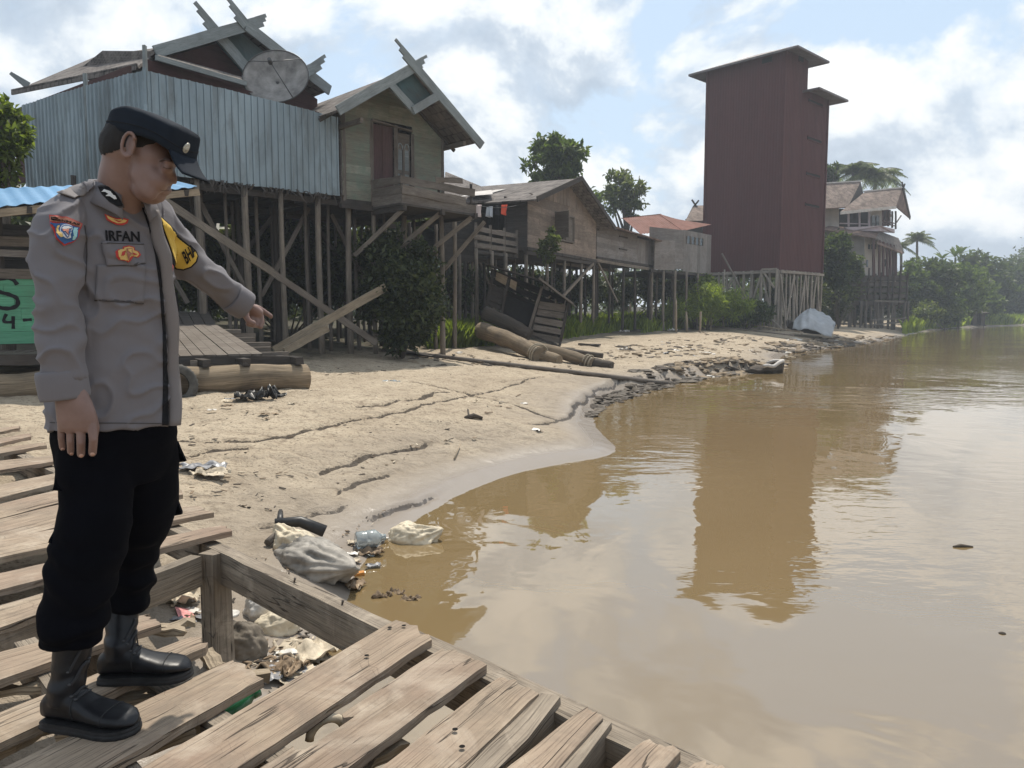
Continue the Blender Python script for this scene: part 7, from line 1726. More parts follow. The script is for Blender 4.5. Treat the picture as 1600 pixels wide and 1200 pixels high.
    def addmb(dst, src):
        o = len(dst.v); dst.v += src.v
        for f, u, s in zip(src.f, src.uv, src.sm): dst.f.append(tuple(i + o for i in f)); dst.uv.append(u); dst.mi.append(0); dst.sm.append(s)
    rows = [(182, 293, .068, .060, 2.155), (178, 302, .105, .074, 2.16), (175, 316, .138, .085, 2.165), (174, 332, .160, .093, 2.17), (175, 358, .172, .101, 2.17), (176, 400, .169, .109, 2.17), (176, 450, .163, .114, 2.17), (175, 500, .160, .118, 2.17), (175, 560, .161, .121, 2.17), (175, 620, .167, .126, 2.17), (175, 664, .172, .130, 2.17)]
    addmb(bm, ringtube(rows[:-3], .82))
    # arms inside the sleeves
    bm.tube([q(106, 346, 2.05), q(89, 400, 1.99), q(86, 480, 1.975), q(96, 560, 1.975), q(108, 618, 1.98)], [.040, .044, .040, .036, .031], 16)
    bm.tube([q(240, 350, 2.27), q(268, 380, 2.34), q(300, 414, 2.43), q(340, 449, 2.52), q(384, 477, 2.61)], [.052, .046, .040, .034, .028], 16)
    # right hand hanging, back towards the camera
    def finger(pts, r0, r1): bm.tube(pts, [lerp(r0, r1, i / (len(pts) - 1)) for i in range(len(pts))], 12); bm.ell(pts[-1], (r1, r1, r1 * 1.15), 10, 8)
    Yr = 1.965
    hb = MB(); rg = []
    for a_, b_, c_, d_ in ((109, 596, 21, .021), (111, 612, 24, .024), (115, 628, 28, .025), (118.5, 643, 30.5, .024), (120, 656, 31, .022), (120.5, 668, 30.5, .017), (121, 675, 29, .010)):
        c0 = q(a_, b_, Yr); w_ = c_ * Yr / FPX; rg.append([hb.vert(c0 + V((w_ * math.copysign(abs(math.cos(t)) ** .8, math.cos(t)), d_ * math.sin(t), 0))) for t in [k * 2 * math.pi / 24 for k in range(24)]])
    for i in range(len(rg) - 1):
        for k in range(24): j = (k + 1) % 24; hb.face((rg[i][k], rg[i][j], rg[i + 1][j], rg[i + 1][k]))
    hb.face(tuple(rg[0][::-1])); hb.face(tuple(rg[-1])); addmb(bm, hb)
    for (x0, x1, x2, y0, y1, y2, r, dy) in ((95.5, 95.5, 97.5, 664, 683, 699, .0094, .010), (110, 110, 110.5, 666, 689, 705, .0104, .004), (126, 126.5, 126.5, 667, 691, 709, .0118, .0), (144, 146, 144.5, 662, 686, 707, .0120, -.004)):
        finger([q(x0 + (121 - x0) * .12, y0 - 8, Yr), q(x0, y0 + 4, Yr + dy * .6), q(x1, y1, Yr + dy - .004), q(x2, y2, Yr + dy + .012)], r * 1.02, r * .86)
    finger([q(132, 634, Yr + .03), q(144, 650, Yr + .045), q(149, 668, Yr + .05), q(147, 684, Yr + .052)], .014, .0095)
    # left hand pointing
    Yl = 2.62
    bm.tube([q(383, 478, Yl), q(391, 484, Yl + .02), q(399, 491, Yl + .04), q(403, 495, Yl + .045)], [.029, .037, .039, .030], 16, True, True, .62)
    finger([q(398, 480, Yl + .04), q(404, 481.5, Yl + .05), q(415, 488.5, Yl + .065), q(423, 494, Yl + .072)], .0115, .0082)
    finger([q(401, 489, Yl + .03), q(408, 495, Yl + .03), q(409.5, 504, Yl + .025), q(407, 510, Yl + .015)], .0112, .0085)
    finger([q(397, 495, Yl + .02), q(402, 502, Yl + .02), q(401, 509, Yl + .015), q(396, 508, Yl)], .0108, .0085)
    finger([q(391, 496, Yl + .01), q(394, 503, Yl + .01), q(392, 508, Yl + .0), q(387, 506, Yl - .01)], .0098, .008)
    finger([q(384, 484, Yl - .02), q(384, 494, Yl - .035), q(389, 502, Yl - .035), q(396, 505, Yl - .025)], .0125, .009)
    # legs inside the trousers, down into the boots
    bm.tube([q(150, 650, 2.12), q(146, 740, 2.10), q(140, 835, 2.085), q(122, 950, 2.08), q(112, 1040, 2.075), V((G(105, 1118, 0).x, G(105, 1118, 0).y, .07))], [.09, .072, .052, .046, .036, .036], 16)
    bm.tube([q(208, 650, 2.26), q(214, 740, 2.29), q(210, 830, 2.34), q(198, 930, 2.38), q(192, 1000, 2.40), V((G(182, 1052, 0).x, G(182, 1052, 0).y, .07))], [.09, .07, .05, .045, .036, .036], 16)
    me = solidmesh(bm, .0032, 3)
    def lap(me, w, it):
        E = np.zeros(len(me.edges) * 2, np.int32); me.edges.foreach_get('vertices', E); E = E.reshape(-1, 2); a = mverts(me).astype(np.float64); deg = np.bincount(E.ravel(), minlength=len(a))[:, None]
        for _ in range(it):
            sm = np.stack([np.bincount(E[:, 0], a[E[:, 1], k], len(a)) + np.bincount(E[:, 1], a[E[:, 0], k], len(a)) for k in range(3)], 1) / deg; a += (sm - a) * w
        setv(me, a)
    a = mverts(me); r_ = a - np.array(HC); fl, ll, ul = r_ @ np.array(hf), r_ @ np.array(hl), r_ @ np.array(hu)
    w = (np.linalg.norm(r_, axis=1) < .19).astype(float) * .55 + (np.linalg.norm(r_, axis=1) >= .19) * (a[:, 2] > 1.40) * (np.abs(a[:, 1] - 2.14) < .12) * (a[:, 0] < -.95) * .4
    w *= np.where((np.abs(ll) > .070) & (fl < .03), .12, 1.0)          # ears keep their rims
    nz = np.array(H(270, 283)) - np.array(HC); w *= np.where((np.linalg.norm(r_ - nz, axis=1) < .022), .25, 1.0); mo = np.array(H(261, 297.5)) - np.array(HC); w *= np.where(np.linalg.norm(r_ - mo, axis=1) < .022, .22, 1.0)
    lap(me, w[:, None], 16)
    body = put(me, 'body', M['skin'], root)
    # nails, brows, eye
    def onbody(px, py, bv, off=.0006):
        d = ray(px, py); h = bv.ray_cast(CAM, d.normalized()); return (h[0] + h[1] * off, h[1]) if h[0] else (None, None)
    def bvh(o):
        m = o.data; off = wloc(o); return BVHTree.FromPolygons([v.co + off for v in m.vertices], [tuple(p.vertices) for p in m.polygons])
    bvb = bvh(body)
    def stick(poly, bv, nm, mat, parent, off=.0015, th=.0016, sub=3, sm=True, fallback=None):
        """patch sewn onto a surface: the outline is laid on it and follows its curve, with real thickness"""
        b = bmesh.new(); vs = [b.verts.new((x, y, 0)) for x, y in poly]; f = b.faces.new(vs); bmesh.ops.triangulate(b, faces=[f])
        for _ in range(sub): bmesh.ops.subdivide_edges(b, edges=[e for e in b.edges if e.calc_length() > 2.2], cuts=1); bmesh.ops.triangulate(b, faces=b.faces)
        return lay_on(b, bv, nm, mat, parent, off, th, sm)
    def lay_on(b, bv, nm, mat, parent, off, th, sm=True):
        last = None; bad = []
        for v in b.verts:
            p, n = onbody(v.co.x, v.co.y, bv, off)
            if p is None: bad.append(v)
            else: v.co = p; last = p
        if last is None: b.free(); return None
        bmesh.ops.delete(b, geom=bad, context='VERTS')
        # keep the patch facing the camera
        for f in b.faces:
            f.normal_update()
            if f.normal.dot(CAM - f.calc_center_median()) < 0: f.normal_flip()
            f.smooth = sm
        me = bpy.data.meshes.new(nm); o0 = wloc(parent)
        for v in b.verts: v.co -= o0
        b.to_mesh(me); b.free(); me.materials.append(M[mat]); o = bpy.data.objects.new(nm, me); COL.objects.link(o); o.parent = parent
        if th: s = o.modifiers.new('thick', 'SOLIDIFY'); s.thickness = th; s.offset = 1
        return o
    def words(body_, corners, bv, nm, mat, parent, off=.003, th=.0012, bold=.0):
        """lettering laid onto a surface; corners = TL TR BR BL in photo pixels"""
        vs, fs = textobj(body_); xs = [v.x for v in vs]; ys = [v.y for v in vs]; b = bmesh.new(); B = []
        for v in vs:
            s = (v.x - min(xs)) / (max(xs) - min(xs)); t = (v.y - min(ys)) / (max(ys) - min(ys)); T_, Bt = lerp(V(corners[0]), V(corners[1]), s), lerp(V(corners[3]), V(corners[2]), s); p = lerp(Bt, T_, t); B.append(b.verts.new((p.x, p.y, 0)))
        for f in fs:
            try: b.faces.new([B[i] for i in f])
            except ValueError: pass
        return lay_on(b, bv, nm, mat, parent, off, th, False)
    for (a, b_, c) in ((98, 702, 3.2), (112, 709.5, 3.4), (127, 712, 3.6), (144.5, 709.5, 3.6)):
        stick([(a + c * math.cos(t), b_ + c * .8 * math.sin(t)) for t in [k * math.pi / 5 for k in range(10)]], bvb, 'finger_nail', 'nail_skin', body, .0003, .0004, 1)
    stick([(249, 251), (258, 248.5), (268, 251), (268, 253.5), (258, 251.5), (249, 253.5)], bvb, 'eyebrow', 'brow', body, .0004, .001, 2)
    stick([(255, 260), (260, 262.6), (267, 262.2), (267, 264.0), (260, 264.4), (255, 261.6)], bvb, 'eyelid_line', 'brow', body, .0002, .0004, 2)
    stick([(250, 296.4), (256, 297.4), (264, 297.6), (264, 298.2), (256, 298.1), (250, 297.0)], bvb, 'mouth_line', 'brow', body, .0002, .0003, 2)
    # ------------------------------------------------ hair: short, shows below the cap at back and temple
    hm = MB(); HE(hm, H(217, 221), (.0905, .0772, .0765)); HE(hm, H(203, 230), (.0755, .0752, .0752))
    me = solidmesh(hm, .004, 1); a = mverts(me); rel = a - np.array(HC); fcomp = rel @ np.array(hf); ucomp = rel @ np.array(hu); lcomp = rel @ np.array(hl)
    b = bmesh.new(); b.from_mesh(me); b.verts.ensure_lookup_table()
    lim = np.interp(fcomp, [-.12, -.065, -.035, -.012, 0, .06], [-.055, -.048, -.022, .008, .010, .045]) + .004 * np.sin(lcomp * 90)
    kill = [b.verts[i] for i in np.nonzero(ucomp < lim)[0]]; bmesh.ops.delete(b, geom=kill, context='VERTS'); b.to_mesh(me); b.free(); put(me, 'hair', M['hair'], root)
    # ------------------------------------------------ cap
    cm = MB()
    def hloc(f, l, u): return HC + hf * f + hl * l + hu * u
    def loc(p): r = p - HC; return r.dot(hf), r.dot(hl), r.dot(hu)
    def curve(P):
        L = [loc(H(px, py, l)) for px, py, l in P]; L = [(p[0], p[2]) for p in L]
        def at(s):
            k = s * (len(L) - 1); i = min(int(k), len(L) - 2); g = k - i; return lerp(L[i][0], L[i + 1][0], g), lerp(L[i][1], L[i + 1][1], g)
        return at
    CB = curve([(171, 198, 0), (182, 203, -.05), (203, 210, -.08), (222, 213, -.085), (243, 221, -.08), (268, 236, -.05), (290, 247, 0)])
    CT = curve([(182, 187, 0), (188, 176, -.03), (205, 170, -.05), (232, 179, -.06), (258, 191, -.05), (282, 203, -.03), (295, 215, 0)])
    def capring(h, w, shrink=1.0, rise=0.0, e=2.15):
        out = []
        for k in range(64):
            t = 2 * math.pi * k / 64; x = math.copysign(abs(math.cos(t)) ** (2 / e), math.cos(t)) * shrink; y = math.copysign(abs(math.sin(t)) ** (2 / e), math.sin(t)); s = (x + 1) / 2
            (f0, u0), (f1, u1) = CB(s), CT(s); out.append(hloc(lerp(f0, f1, h), y * w, lerp(u0, u1, h) + rise))
        return out
    rings = [capring(0, .0855), capring(.18, .0865), capring(.36, .0875), capring(.39, .0862), capring(.65, .0865), capring(.92, .085), capring(1.0, .081, .985, .001), capring(1.0, .070, .9, .005), capring(1.0, .048, .65, .008), capring(1.0, .02, .3, .009)]
    ids = [[cm.vert(p) for p in r] for r in rings]; NC = 64
    for i in range(len(ids) - 1):
        for k in range(NC): j = (k + 1) % NC; cm.face((ids[i][k], ids[i][j], ids[i + 1][j], ids[i + 1][k]), None, True)
    cm.face(tuple(ids[-1]), None, True)
    cap = cm.build('cap', M['cap_cloth'], root); md = cap.modifiers.new('s', 'SOLIDIFY'); md.thickness = .003
    bf1, bu1 = CB(1.0); tf1, tu1 = CT(1.0)
    # band seam round the crown
    mb = MB(); rr = capring(.375, .0880); mb.tube(rr + [rr[0]], .0014, 5); mb.build('cap_seam', M['black_cloth'], cap)
    bt = loc(H(311, 283)); root_f, root_u = bf1 - .012, bu1 - .001
    mb = MB()
    def brim(u, v):
        t = (u - .5) * 2 * R(46); x = math.cos(t); sn = math.sin(t); s_ = (x + 1) / 2; f0, u0 = CB(s_); l0 = .0845 * math.copysign(abs(sn) ** .93, sn)
        ext = .066 * max(0, math.cos(t * .93)) ** .75 + .010; drop = (u0 + .002) - (bt[2] + .006 - .008 * abs(sn) ** 2)
        return hloc(f0 - .003 + ext * v * (.9 + .1 * x), l0 * (1 - .06 * v), u0 + .002 - drop * v ** .85 - .004 * math.sin(v * 3.14))
    mb.grid(brim, 24, 8); o = mb.build('cap_brim', M['cap_cloth'], cap); md = o.modifiers.new('s', 'SOLIDIFY'); md.thickness = .004
    c = hloc(lerp(bf1, tf1, .45) + .001, -.006, lerp(bu1, tu1, .44)); mb = MB(); mb.ell(c, (.004, .013, .017), 14, 10, HR); mb.ell(c + hf * .003, (.003, .006, .008), 10, 8, HR); mb.build('cap_badge', M['silver'], cap)
    # ------------------------------------------------ shirt
    def wrinkle(me):
        a = mverts(me); n = mnorms(me); disp = np.zeros(len(a))
        for i, p in enumerate(a):
            p = V(p); z = p.z; dp = p - V((-1.13, 2.17, 0)); s = dp.dot(LAT); f = dp.dot(FW)
            w1 = noise.fractal(V((s * 3.5 + z * 3.0, f * 3.5, z * 5.5)), 1, 2, 3); w2 = noise.noise(V((s * 9 - z * 8, f * 6, z * 15 + s * 5))); w3 = noise.noise(V((p.x * 10 + z * 12, p.y * 5, z * 10 - p.x * 14)))
            k = .007 * w1 + .0035 * w2 + .010 * max(0, .35 - abs(w3)) ** 2 * 8 - .003
            if p.y > 2.27 and z > 1.1: k += .005 * math.sin((p.y * 34 + z * 22) + 2 * w1) * (.5 + .5 * w2)
            if s < -.10: k += .0055 * math.sin(z * 50 + f * 22 + 3 * w1) * max(0, 1 - abs(z - 1.13) / .20) + .003 * math.sin(z * 90 + f * 40 + 3 * w2) * max(0, 1 - abs(z - .99) / .09)
            else: k += .0065 * math.sin(z * 36 + s * 26 + 3.5 * w1) * max(0, 1 - abs(z - 1.13) / .17) * (.6 + .4 * w2)
            disp[i] = k
        setv(me, a + n * disp[:, None]); return me
    sm_ = MB(); addmb(sm_, ringtube(rows)); shirt = put(wrinkle(solidmesh(sm_, .0055, 4)), 'shirt', M['shirt'], root)
    sm_ = MB(); sm_.tube([q(126, 322, 2.10), q(108, 334, 2.05), q(93, 356, 2.01), q(89, 392, 1.99), q(89, 440, 1.98), q(91, 480, 1.975), q(93, 520, 1.972), q(97, 560, 1.973), q(100, 590, 1.975)], [.045, .056, .064, .0635, .0585, .054, .0515, .053, .052], 28)
    slv = put(wrinkle(solidmesh(sm_, .005, 4)), 'sleeve', M['shirt'], shirt)
    sm_ = MB(); sm_.tube([q(224, 338, 2.22), q(240, 350, 2.27), q(264, 375, 2.33), q(292, 406, 2.40), q(318, 429, 2.46), q(345, 451, 2.53), q(366, 466, 2.575)], [.066, .069, .064, .056, .050, .047, .046], 28)
    slv2 = put(wrinkle(solidmesh(sm_, .005, 4)), 'sleeve', M['shirt'], shirt)
    class Multi:
        def __init__(s, *b): s.b = b
        def ray_cast(s, o, d):
            h = [x for x in (k.ray_cast(o, d) for k in s.b) if x[0]]; return min(h, key=lambda x: x[3]) if h else (None, None, None, None)
    bv = Multi(bvh(shirt), bvh(slv), bvh(slv2))
    # collar: stand and two points
    cb = MB(); n_ = 40; ringb, ringt, fold = [], [], []
    for k in range(n_ + 1):
        t = lerp(-2.75, 2.75, k / n_); base = q(183, 296, 2.155); fx = -math.cos(t); ly = math.sin(t)
        fr = (1 - abs(t) / 2.75)     # 1 at the back, 0 at the front opening
        ringb.append(base + FW * (-.074 * math.cos(t) + .004) + LAT * (.076 * math.sin(t)) + V((0, 0, -.012 - .030 * (1 - fr) ** 2)))
        ringt.append(base + FW * (-.070 * math.cos(t) + .012) + LAT * (.070 * math.sin(t)) + V((0, 0, .034 * fr ** .5 - .018 * (1 - fr))))
        w = .046 + .030 * (1 - fr) ** 2.5
        fold.append(ringt[-1] + FW * (-.012 * math.cos(t) + .012 * (1 - fr)) + LAT * (.024 * math.sin(t)) + V((0, 0, -w)))
    for A_, B_ in ((ringb, ringt), (ringt, fold)):
        i0 = [cb.vert(p) for p in A_]; i1 = [cb.vert(p) for p in B_]
        for k in range(n_): cb.face((i0[k], i0[k + 1], i1[k + 1], i1[k]), None, True)
    o = cb.build('collar', M['shirt'], shirt); md = o.modifiers.new('s', 'SOLIDIFY'); md.thickness = .004; md.offset = 1
    colbv = BVHTree.FromPolygons([v.co + wloc(o) for v in o.data.vertices], [tuple(p.vertices) for p in o.data.polygons])
    # cuffs
    def cuff(p, d, r, L, sq, nm):
        d = d.normalized(); x = d.cross(V((0, 1, 0))).normalized(); y = d.cross(x); mb = MB(); prof = [(-.002, r * .80), (0, r), (.15, r * 1.06), (.85, r * 1.05), (1, r * 1.02), (1.0, r * .9), (.8, r * .86)]
        def fn(u, v):
            k = min(int(v * (len(prof) - 1) + 1e-6), len(prof) - 2); g = v * (len(prof) - 1) - k; t = lerp(prof[k][0], prof[k + 1][0], g); rr = lerp(prof[k][1], prof[k + 1][1], g); a = 2 * math.pi * u; return p + d * (L * t) + (x * math.cos(a) + y * (sq * math.sin(a))) * rr * (1 + .03 * math.sin(a * 3 + 1))
        mb.grid(fn, 36, 12, True, True); mb.build(nm, M['shirt'], shirt)
    cuff(q(95, 578, 1.973), q(103, 622, 1.977) - q(95, 578, 1.973), .0575, .074, .95, 'cuff')
    cuff(q(360, 463, 2.56), q(380, 476, 2.6) - q(360, 463, 2.56), .0485, .062, .95, 'cuff')
    # front opening: black strip for the gap's shade, then far facing with sunlight in its colour, buttons hidden
    stick([(221, 324), (224, 325), (236, 356), (246, 398), (253.5, 450), (258.5, 520), (262, 600), (262.5, 664), (253, 664), (254.5, 600), (254, 520), (249, 450), (242, 398), (232, 356)], bv, 'front_gap_shade', 'black_cloth', shirt, .0012, .0012, 5)
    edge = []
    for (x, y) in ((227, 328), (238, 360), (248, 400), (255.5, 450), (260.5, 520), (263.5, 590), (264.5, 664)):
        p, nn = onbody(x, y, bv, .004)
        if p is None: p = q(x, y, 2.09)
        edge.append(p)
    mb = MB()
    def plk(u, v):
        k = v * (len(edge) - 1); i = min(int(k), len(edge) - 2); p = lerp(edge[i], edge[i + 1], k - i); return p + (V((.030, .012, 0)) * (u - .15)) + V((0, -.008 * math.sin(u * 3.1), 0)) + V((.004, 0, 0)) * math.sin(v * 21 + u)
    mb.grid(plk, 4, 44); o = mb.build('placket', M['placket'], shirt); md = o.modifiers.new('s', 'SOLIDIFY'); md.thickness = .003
    # right chest: pocket, flap, name, emblems
    stick([(151, 414), (226, 413), (224, 473), (148, 468)], bv, 'pocket', 'shirt', shirt, .0015, .0025, 4)
    stick([(148.5, 467), (224, 472), (224, 474.5), (148.5, 470)], bv, 'pocket_seam', 'shirt_dark', shirt, .003, .001, 3)
    stick([(159, 378), (223, 380), (226, 413), (166, 415.5)], bv, 'pocket_flap', 'shirt', shirt, .0045, .003, 4)
    stick([(166, 413.5), (226, 411.5), (226, 414), (166, 416.2)], bv, 'flap_edge', 'shirt_dark', shirt, .0062, .001, 3)
    stick([(159, 379.5), (223, 381.5), (223, 383), (159, 381)], bv, 'flap_stitch', 'shirt_dark', shirt, .0078, .0006, 3)
    words('IRFAN', [(164, 360), (217, 362), (218, 378), (165, 376)], bv, 'name_lettering', 'black_cloth', shirt, .0022)
    def blob(c, r, prm, n=44): return [(c[0] + r[0] * math.cos(t) * (1 + sum(a * math.cos(k * t + ph) for k, a, ph in prm)), c[1] + r[1] * math.sin(t) * (1 + sum(a * math.cos(k * t + ph) for k, a, ph in prm))) for t in [i * 2 * math.pi / n for i in range(n)]]
    def badge(parent, bv_, layers, nm='badge', base=.0035):
        first = None
        for i, (poly, mat) in enumerate(layers):
            o = stick(poly, bv_, nm if i == 0 else nm + '_detail', mat, parent, base + .0016 * i, .0014, 3, False)
        return o
    wing = [(163, 335), (172, 338), (182, 341), (192, 340), (201, 342), (198, 349), (191, 352.5), (182, 352), (173, 348), (166, 344)]
    shr = lambda P, k: [(sum(p[0] for p in P) / len(P) * (1 - k) + x * k, sum(p[1] for p in P) / len(P) * (1 - k) + y * k) for x, y in P]
    badge(shirt, bv, [(wing, 'red_thread'), ([(166, 337.5), (174, 340.5), (182, 343), (190, 342), (198, 343.5), (195, 347), (189, 349.5), (182, 349.5), (174, 346), (168, 342)], 'yellow_thread'), ([(176, 343), (184, 345.5), (190, 345), (184, 348)], 'red_thread')], 'wing_badge')
    em = [(179, 397), (183, 392), (189, 391.5), (190, 386.5), (199, 384.5), (207, 387), (208, 392), (214, 394), (217.5, 399), (213, 403.5), (206, 404), (200, 407.5), (193, 404), (184, 403.5)]
    badge(shirt, bv, [(em, 'red_thread'), (shr(em, .82), 'yellow_thread'), ([(187, 398.5), (193, 396), (193, 401)], 'red_thread'), ([(204, 396), (211, 398.5), (204, 401)], 'red_thread'), ([(194, 390), (203, 389.5), (202.5, 401), (199, 403.5), (195, 401)], 'tan_thread'), ([(196, 391.5), (201.5, 391), (201, 399), (198.7, 401), (196.5, 399)], 'yellow_thread')], 'pocket_emblem', .0085)
    # sleeve shield
    sh = [(78, 337), (102, 339.5), (126.5, 350), (122, 367), (113, 379), (99, 384.5), (88, 374), (82, 360)]
    badge(shirt, bv, [(sh, 'red_thread'), ([(80, 339), (102, 341.2), (124.3, 351), (122.6, 356.5), (102, 349), (81.2, 347)], 'tan_thread'), ([(82, 349), (101.5, 351), (121.8, 358.5), (119.5, 366.5), (111.5, 377), (99.3, 381.8), (90, 373), (84.5, 360)], 'blue_thread')], 'sleeve_shield')
    badge(shirt, bv, [([(86, 354), (90, 352.5), (89, 360), (92, 366), (98, 370), (94, 371), (88, 367), (85.5, 360)], 'yellow_thread')], 'shield_crescent', .0088)
    ring = lambda c, r, e=1.0: [(c[0] + r * math.cos(t), c[1] + r * e * math.sin(t)) for t in [i * 2 * math.pi / 26 for i in range(26)]]
    badge(shirt, bv, [(ring((102, 361.5), 9.6, .92), 'white_thread'), (ring((102, 361.5), 8.3, .9), 'blue_thread')], 'shield_ring', .0088)
    for o_, l_ in ((.0122, None),):
        stick([(94.5, 361), (98, 356.5), (104, 356), (109.5, 360), (105, 361.5), (99, 362.5)], bv, 'shield_emblem', 'white_thread', shirt, o_, .001, 2, False); stick([(96, 364), (101, 363), (108, 363), (105, 367.5), (100, 368)], bv, 'shield_emblem', 'tan_thread', shirt, o_, .001, 2, False)
    badge(shirt, bv, [([(113, 358), (119, 360), (118, 366), (112, 372.5), (109, 372), (113.5, 366)], 'teal_thread')], 'shield_wreath', .0088)
    words('BINMAS', [(85, 341.6), (121, 351.2), (120.2, 354.4), (85, 345.6)], bv, 'shield_lettering', 'black_cloth', shirt, .0090, .0008)
    # epaulette
    o = stick([(91, 303.5), (118, 293), (143, 286.5), (146, 294), (132, 304), (117, 312.5)], bv, 'epaulette', 'placket', shirt, .004, .003, 4)
    stick([(131, 290), (146, 287), (148.5, 294), (135, 303)], bv, 'epaulette_loop', 'shirt', shirt, .008, .003, 3)
    # collar rank patch
    rk = [(155.5, 294), (161, 292), (170, 293), (181, 304), (189.5, 319), (191, 323.5), (184, 324), (171, 316), (161, 305)]
    two = Multi(bv, colbv)
    stick(rk, two, 'rank_patch', 'black_cloth', shirt, .0055, .0015, 4); stick(shr(rk, 1.12), two, 'rank_patch_edge', 'shirt_dark', shirt, .0045, .001, 4)
    for k in (0, 1):
        ox, oy = 6.0 * k, 6.5 * k; stick([(161 + ox, 302.5 + oy), (164.5 + ox, 298.5 + oy), (174 + ox, 302 + oy), (176.5 + ox, 307 + oy), (172.5 + ox, 307.5 + oy), (166.5 + ox, 302.8 + oy)], two, 'rank_chevron', 'white_thread', shirt, .0095, .001, 3, False)
    # far sleeve: yellow armband with black border and letters; far chest name and badge
    ab = [(238, 336), (249, 338), (262, 350), (277, 366), (292, 380), (304, 391), (308, 400), (306, 409), (298, 417), (286, 421), (275, 419), (268, 414), (266, 402), (263, 385), (256, 366), (247, 350)]
    stick(ab, bv, 'armband_border', 'black_cloth', shirt, .0035, .002, 5); stick([(247, 340.5), (261, 353.5), (276, 369), (290, 382), (302, 393), (305, 400), (303, 407.5), (296.5, 414.5), (286, 418), (277, 416.5), (271.5, 412), (270, 401), (267, 384), (260, 366), (251, 349)], bv, 'armband', 'yellow_cloth', shirt, .006, .002, 5)
    words('BHA', [(280, 393), (297, 377.5), (304, 395), (290, 411)], bv, 'armband_lettering', 'black_cloth', shirt, .0100, .001)
    stick([(246, 376), (249, 377), (252, 388), (249, 387)], bv, 'name_lettering', 'black_cloth', shirt, .003, .001, 2); stick([(250.5, 378), (252, 379), (255, 389), (253, 389)], bv, 'name_lettering', 'black_cloth', shirt, .003, .001, 2)
    stick([(257, 396), (262, 398), (268, 417), (267, 425), (262, 418)], bv, 'chest_badge', 'red_thread', shirt, .0035, .002, 3); stick([(259, 400), (261.5, 402), (265.5, 416), (263, 414)], bv, 'chest_badge_detail', 'white_thread', shirt, .006, .001, 2)
    # hem and sleeve seams
    stick([(78, 659.5), (254, 661), (254, 662.3), (78, 660.8)], bv, 'hem_stitch', 'shirt_dark', shirt, .0008, .0006, 5)
    stick([(131, 352), (133, 352), (136, 372), (137, 400), (134, 440), (132.5, 440), (135, 400), (134, 372)], bv, 'sleeve_seam', 'shirt_dark', shirt, .0008, .0006, 4)
    # ------------------------------------------------ trousers
    tm = MB()
    addmb(tm, ringtube([(179, 640, .160, .118, 2.17), (182, 680, .166, .124, 2.18), (183, 720, .158, .118, 2.19), (184, 752, .130, .10, 2.19)]))
    def leg(rows): tm.tube([q(a, b, Y) for a, b, r, Y in rows], [r for a, b, r, Y in rows], 28)
    leg([(149, 690, .098, 2.12), (149, 740, .096, 2.11), (150, 790, .092, 2.10), (143, 840, .096, 2.09), (128, 890, .096, 2.085), (119, 940, .088, 2.08), (112, 985, .088, 2.078), (112, 1005, .076, 2.076)])
    leg([(220, 690, .104, 2.25), (224, 740, .104, 2.28), (223, 790, .102, 2.31), (210, 835, .086, 2.34), (200, 875, .080, 2.37), (199, 915, .080, 2.385), (198, 938, .070, 2.39), (197, 948, .06, 2.39)])
    me = solidmesh(tm, .007, 4); a = mverts(me); n = mnorms(me); d = np.zeros(len(a))
    for i, p in enumerate(a):
        v = V(p); w = noise.fractal(v * 5, 1, 2, 3); low = max(0, 1 - max(0, v.z - .25) / .4)
        d[i] = .006 * w + (.010 * low + .002) * math.sin(v.z * 62 + v.x * 9 + 4 * w) * (.6 + .4 * noise.noise(v * 9))
    setv(me, a + n * d[:, None]); tr = put(me, 'trousers', M['trousers'], root)
    # cargo pocket flaps that stand out at the sides
    for P in ([(90, 702, 2.06), (84, 758, 2.04), (82, 766, 2.02), (100, 768, 2.03), (104, 700, 2.05)], [(92, 815, 2.05), (77, 842, 2.03), (75, 848, 2.02), (96, 852, 2.03), (106, 812, 2.04)], [(276, 690, 2.3), (281, 702, 2.3), (289.5, 721, 2.31), (268, 724, 2.32), (262, 690, 2.31)], [(272, 770, 2.34), (283, 800, 2.34), (283, 804, 2.34), (262, 808, 2.36), (258, 770, 2.35)]):
        pts = [q(*p) for p in P]; MB().poly(pts, .012, (0, -1, 0)).build('cargo_flap', M['trousers'], tr)
    # ------------------------------------------------ boots
    def boot(heel, toe, shaft, nm='boot'):
        ax = (toe - heel); L = ax.length; ax.normalize(); sd = V((-ax.y, ax.x, 0)); bm_ = MB()
        rows_ = [(.00, .030, .030, .085), (.07, .038, .036, .105), (.16, .041, .038, .120), (.30, .042, .038, .118), (.42, .043, .040, .098), (.55, .048, .044, .080), (.68, .053, .050, .070), (.80, .053, .050, .064), (.90, .045, .042, .058), (.965, .030, .028, .046), (1.0, .012, .012, .034)]
        n = 26; ids = []
        for t, w, w2, h in rows_:
            c = heel + ax * (L * t); r = []
            for k in range(n):
                a = 2 * math.pi * k / n; ca, sa = math.cos(a), math.sin(a); x = math.copysign(abs(ca) ** .75, ca); z = math.copysign(abs(sa) ** .8, sa); r.append(bm_.vert(c + sd * (w * x) + V((0, 0, .026 + (h - .026) * (.5 + .5 * z)))))
            ids.append(r)
        for i in range(len(ids) - 1):
            for k in range(n): j = (k + 1) % n; bm_.face((ids[i][k], ids[i][j], ids[i + 1][j], ids[i + 1][k]), None, True)
        bm_.face(tuple(ids[0][::-1])); bm_.face(tuple(ids[-1]))
        an = heel + ax * (L * .21) + V((0, 0, .075)); bm_.tube([an, an + V((0, 0, .035)) + ax * .004, lerp(an, shaft, .45), shaft, shaft + V((0, 0, .03))], [.047, .046, .046, .050, .051], 24)
        me = solidmesh(bm_, .0042, 3); a = mverts(me); nn = mnorms(me)
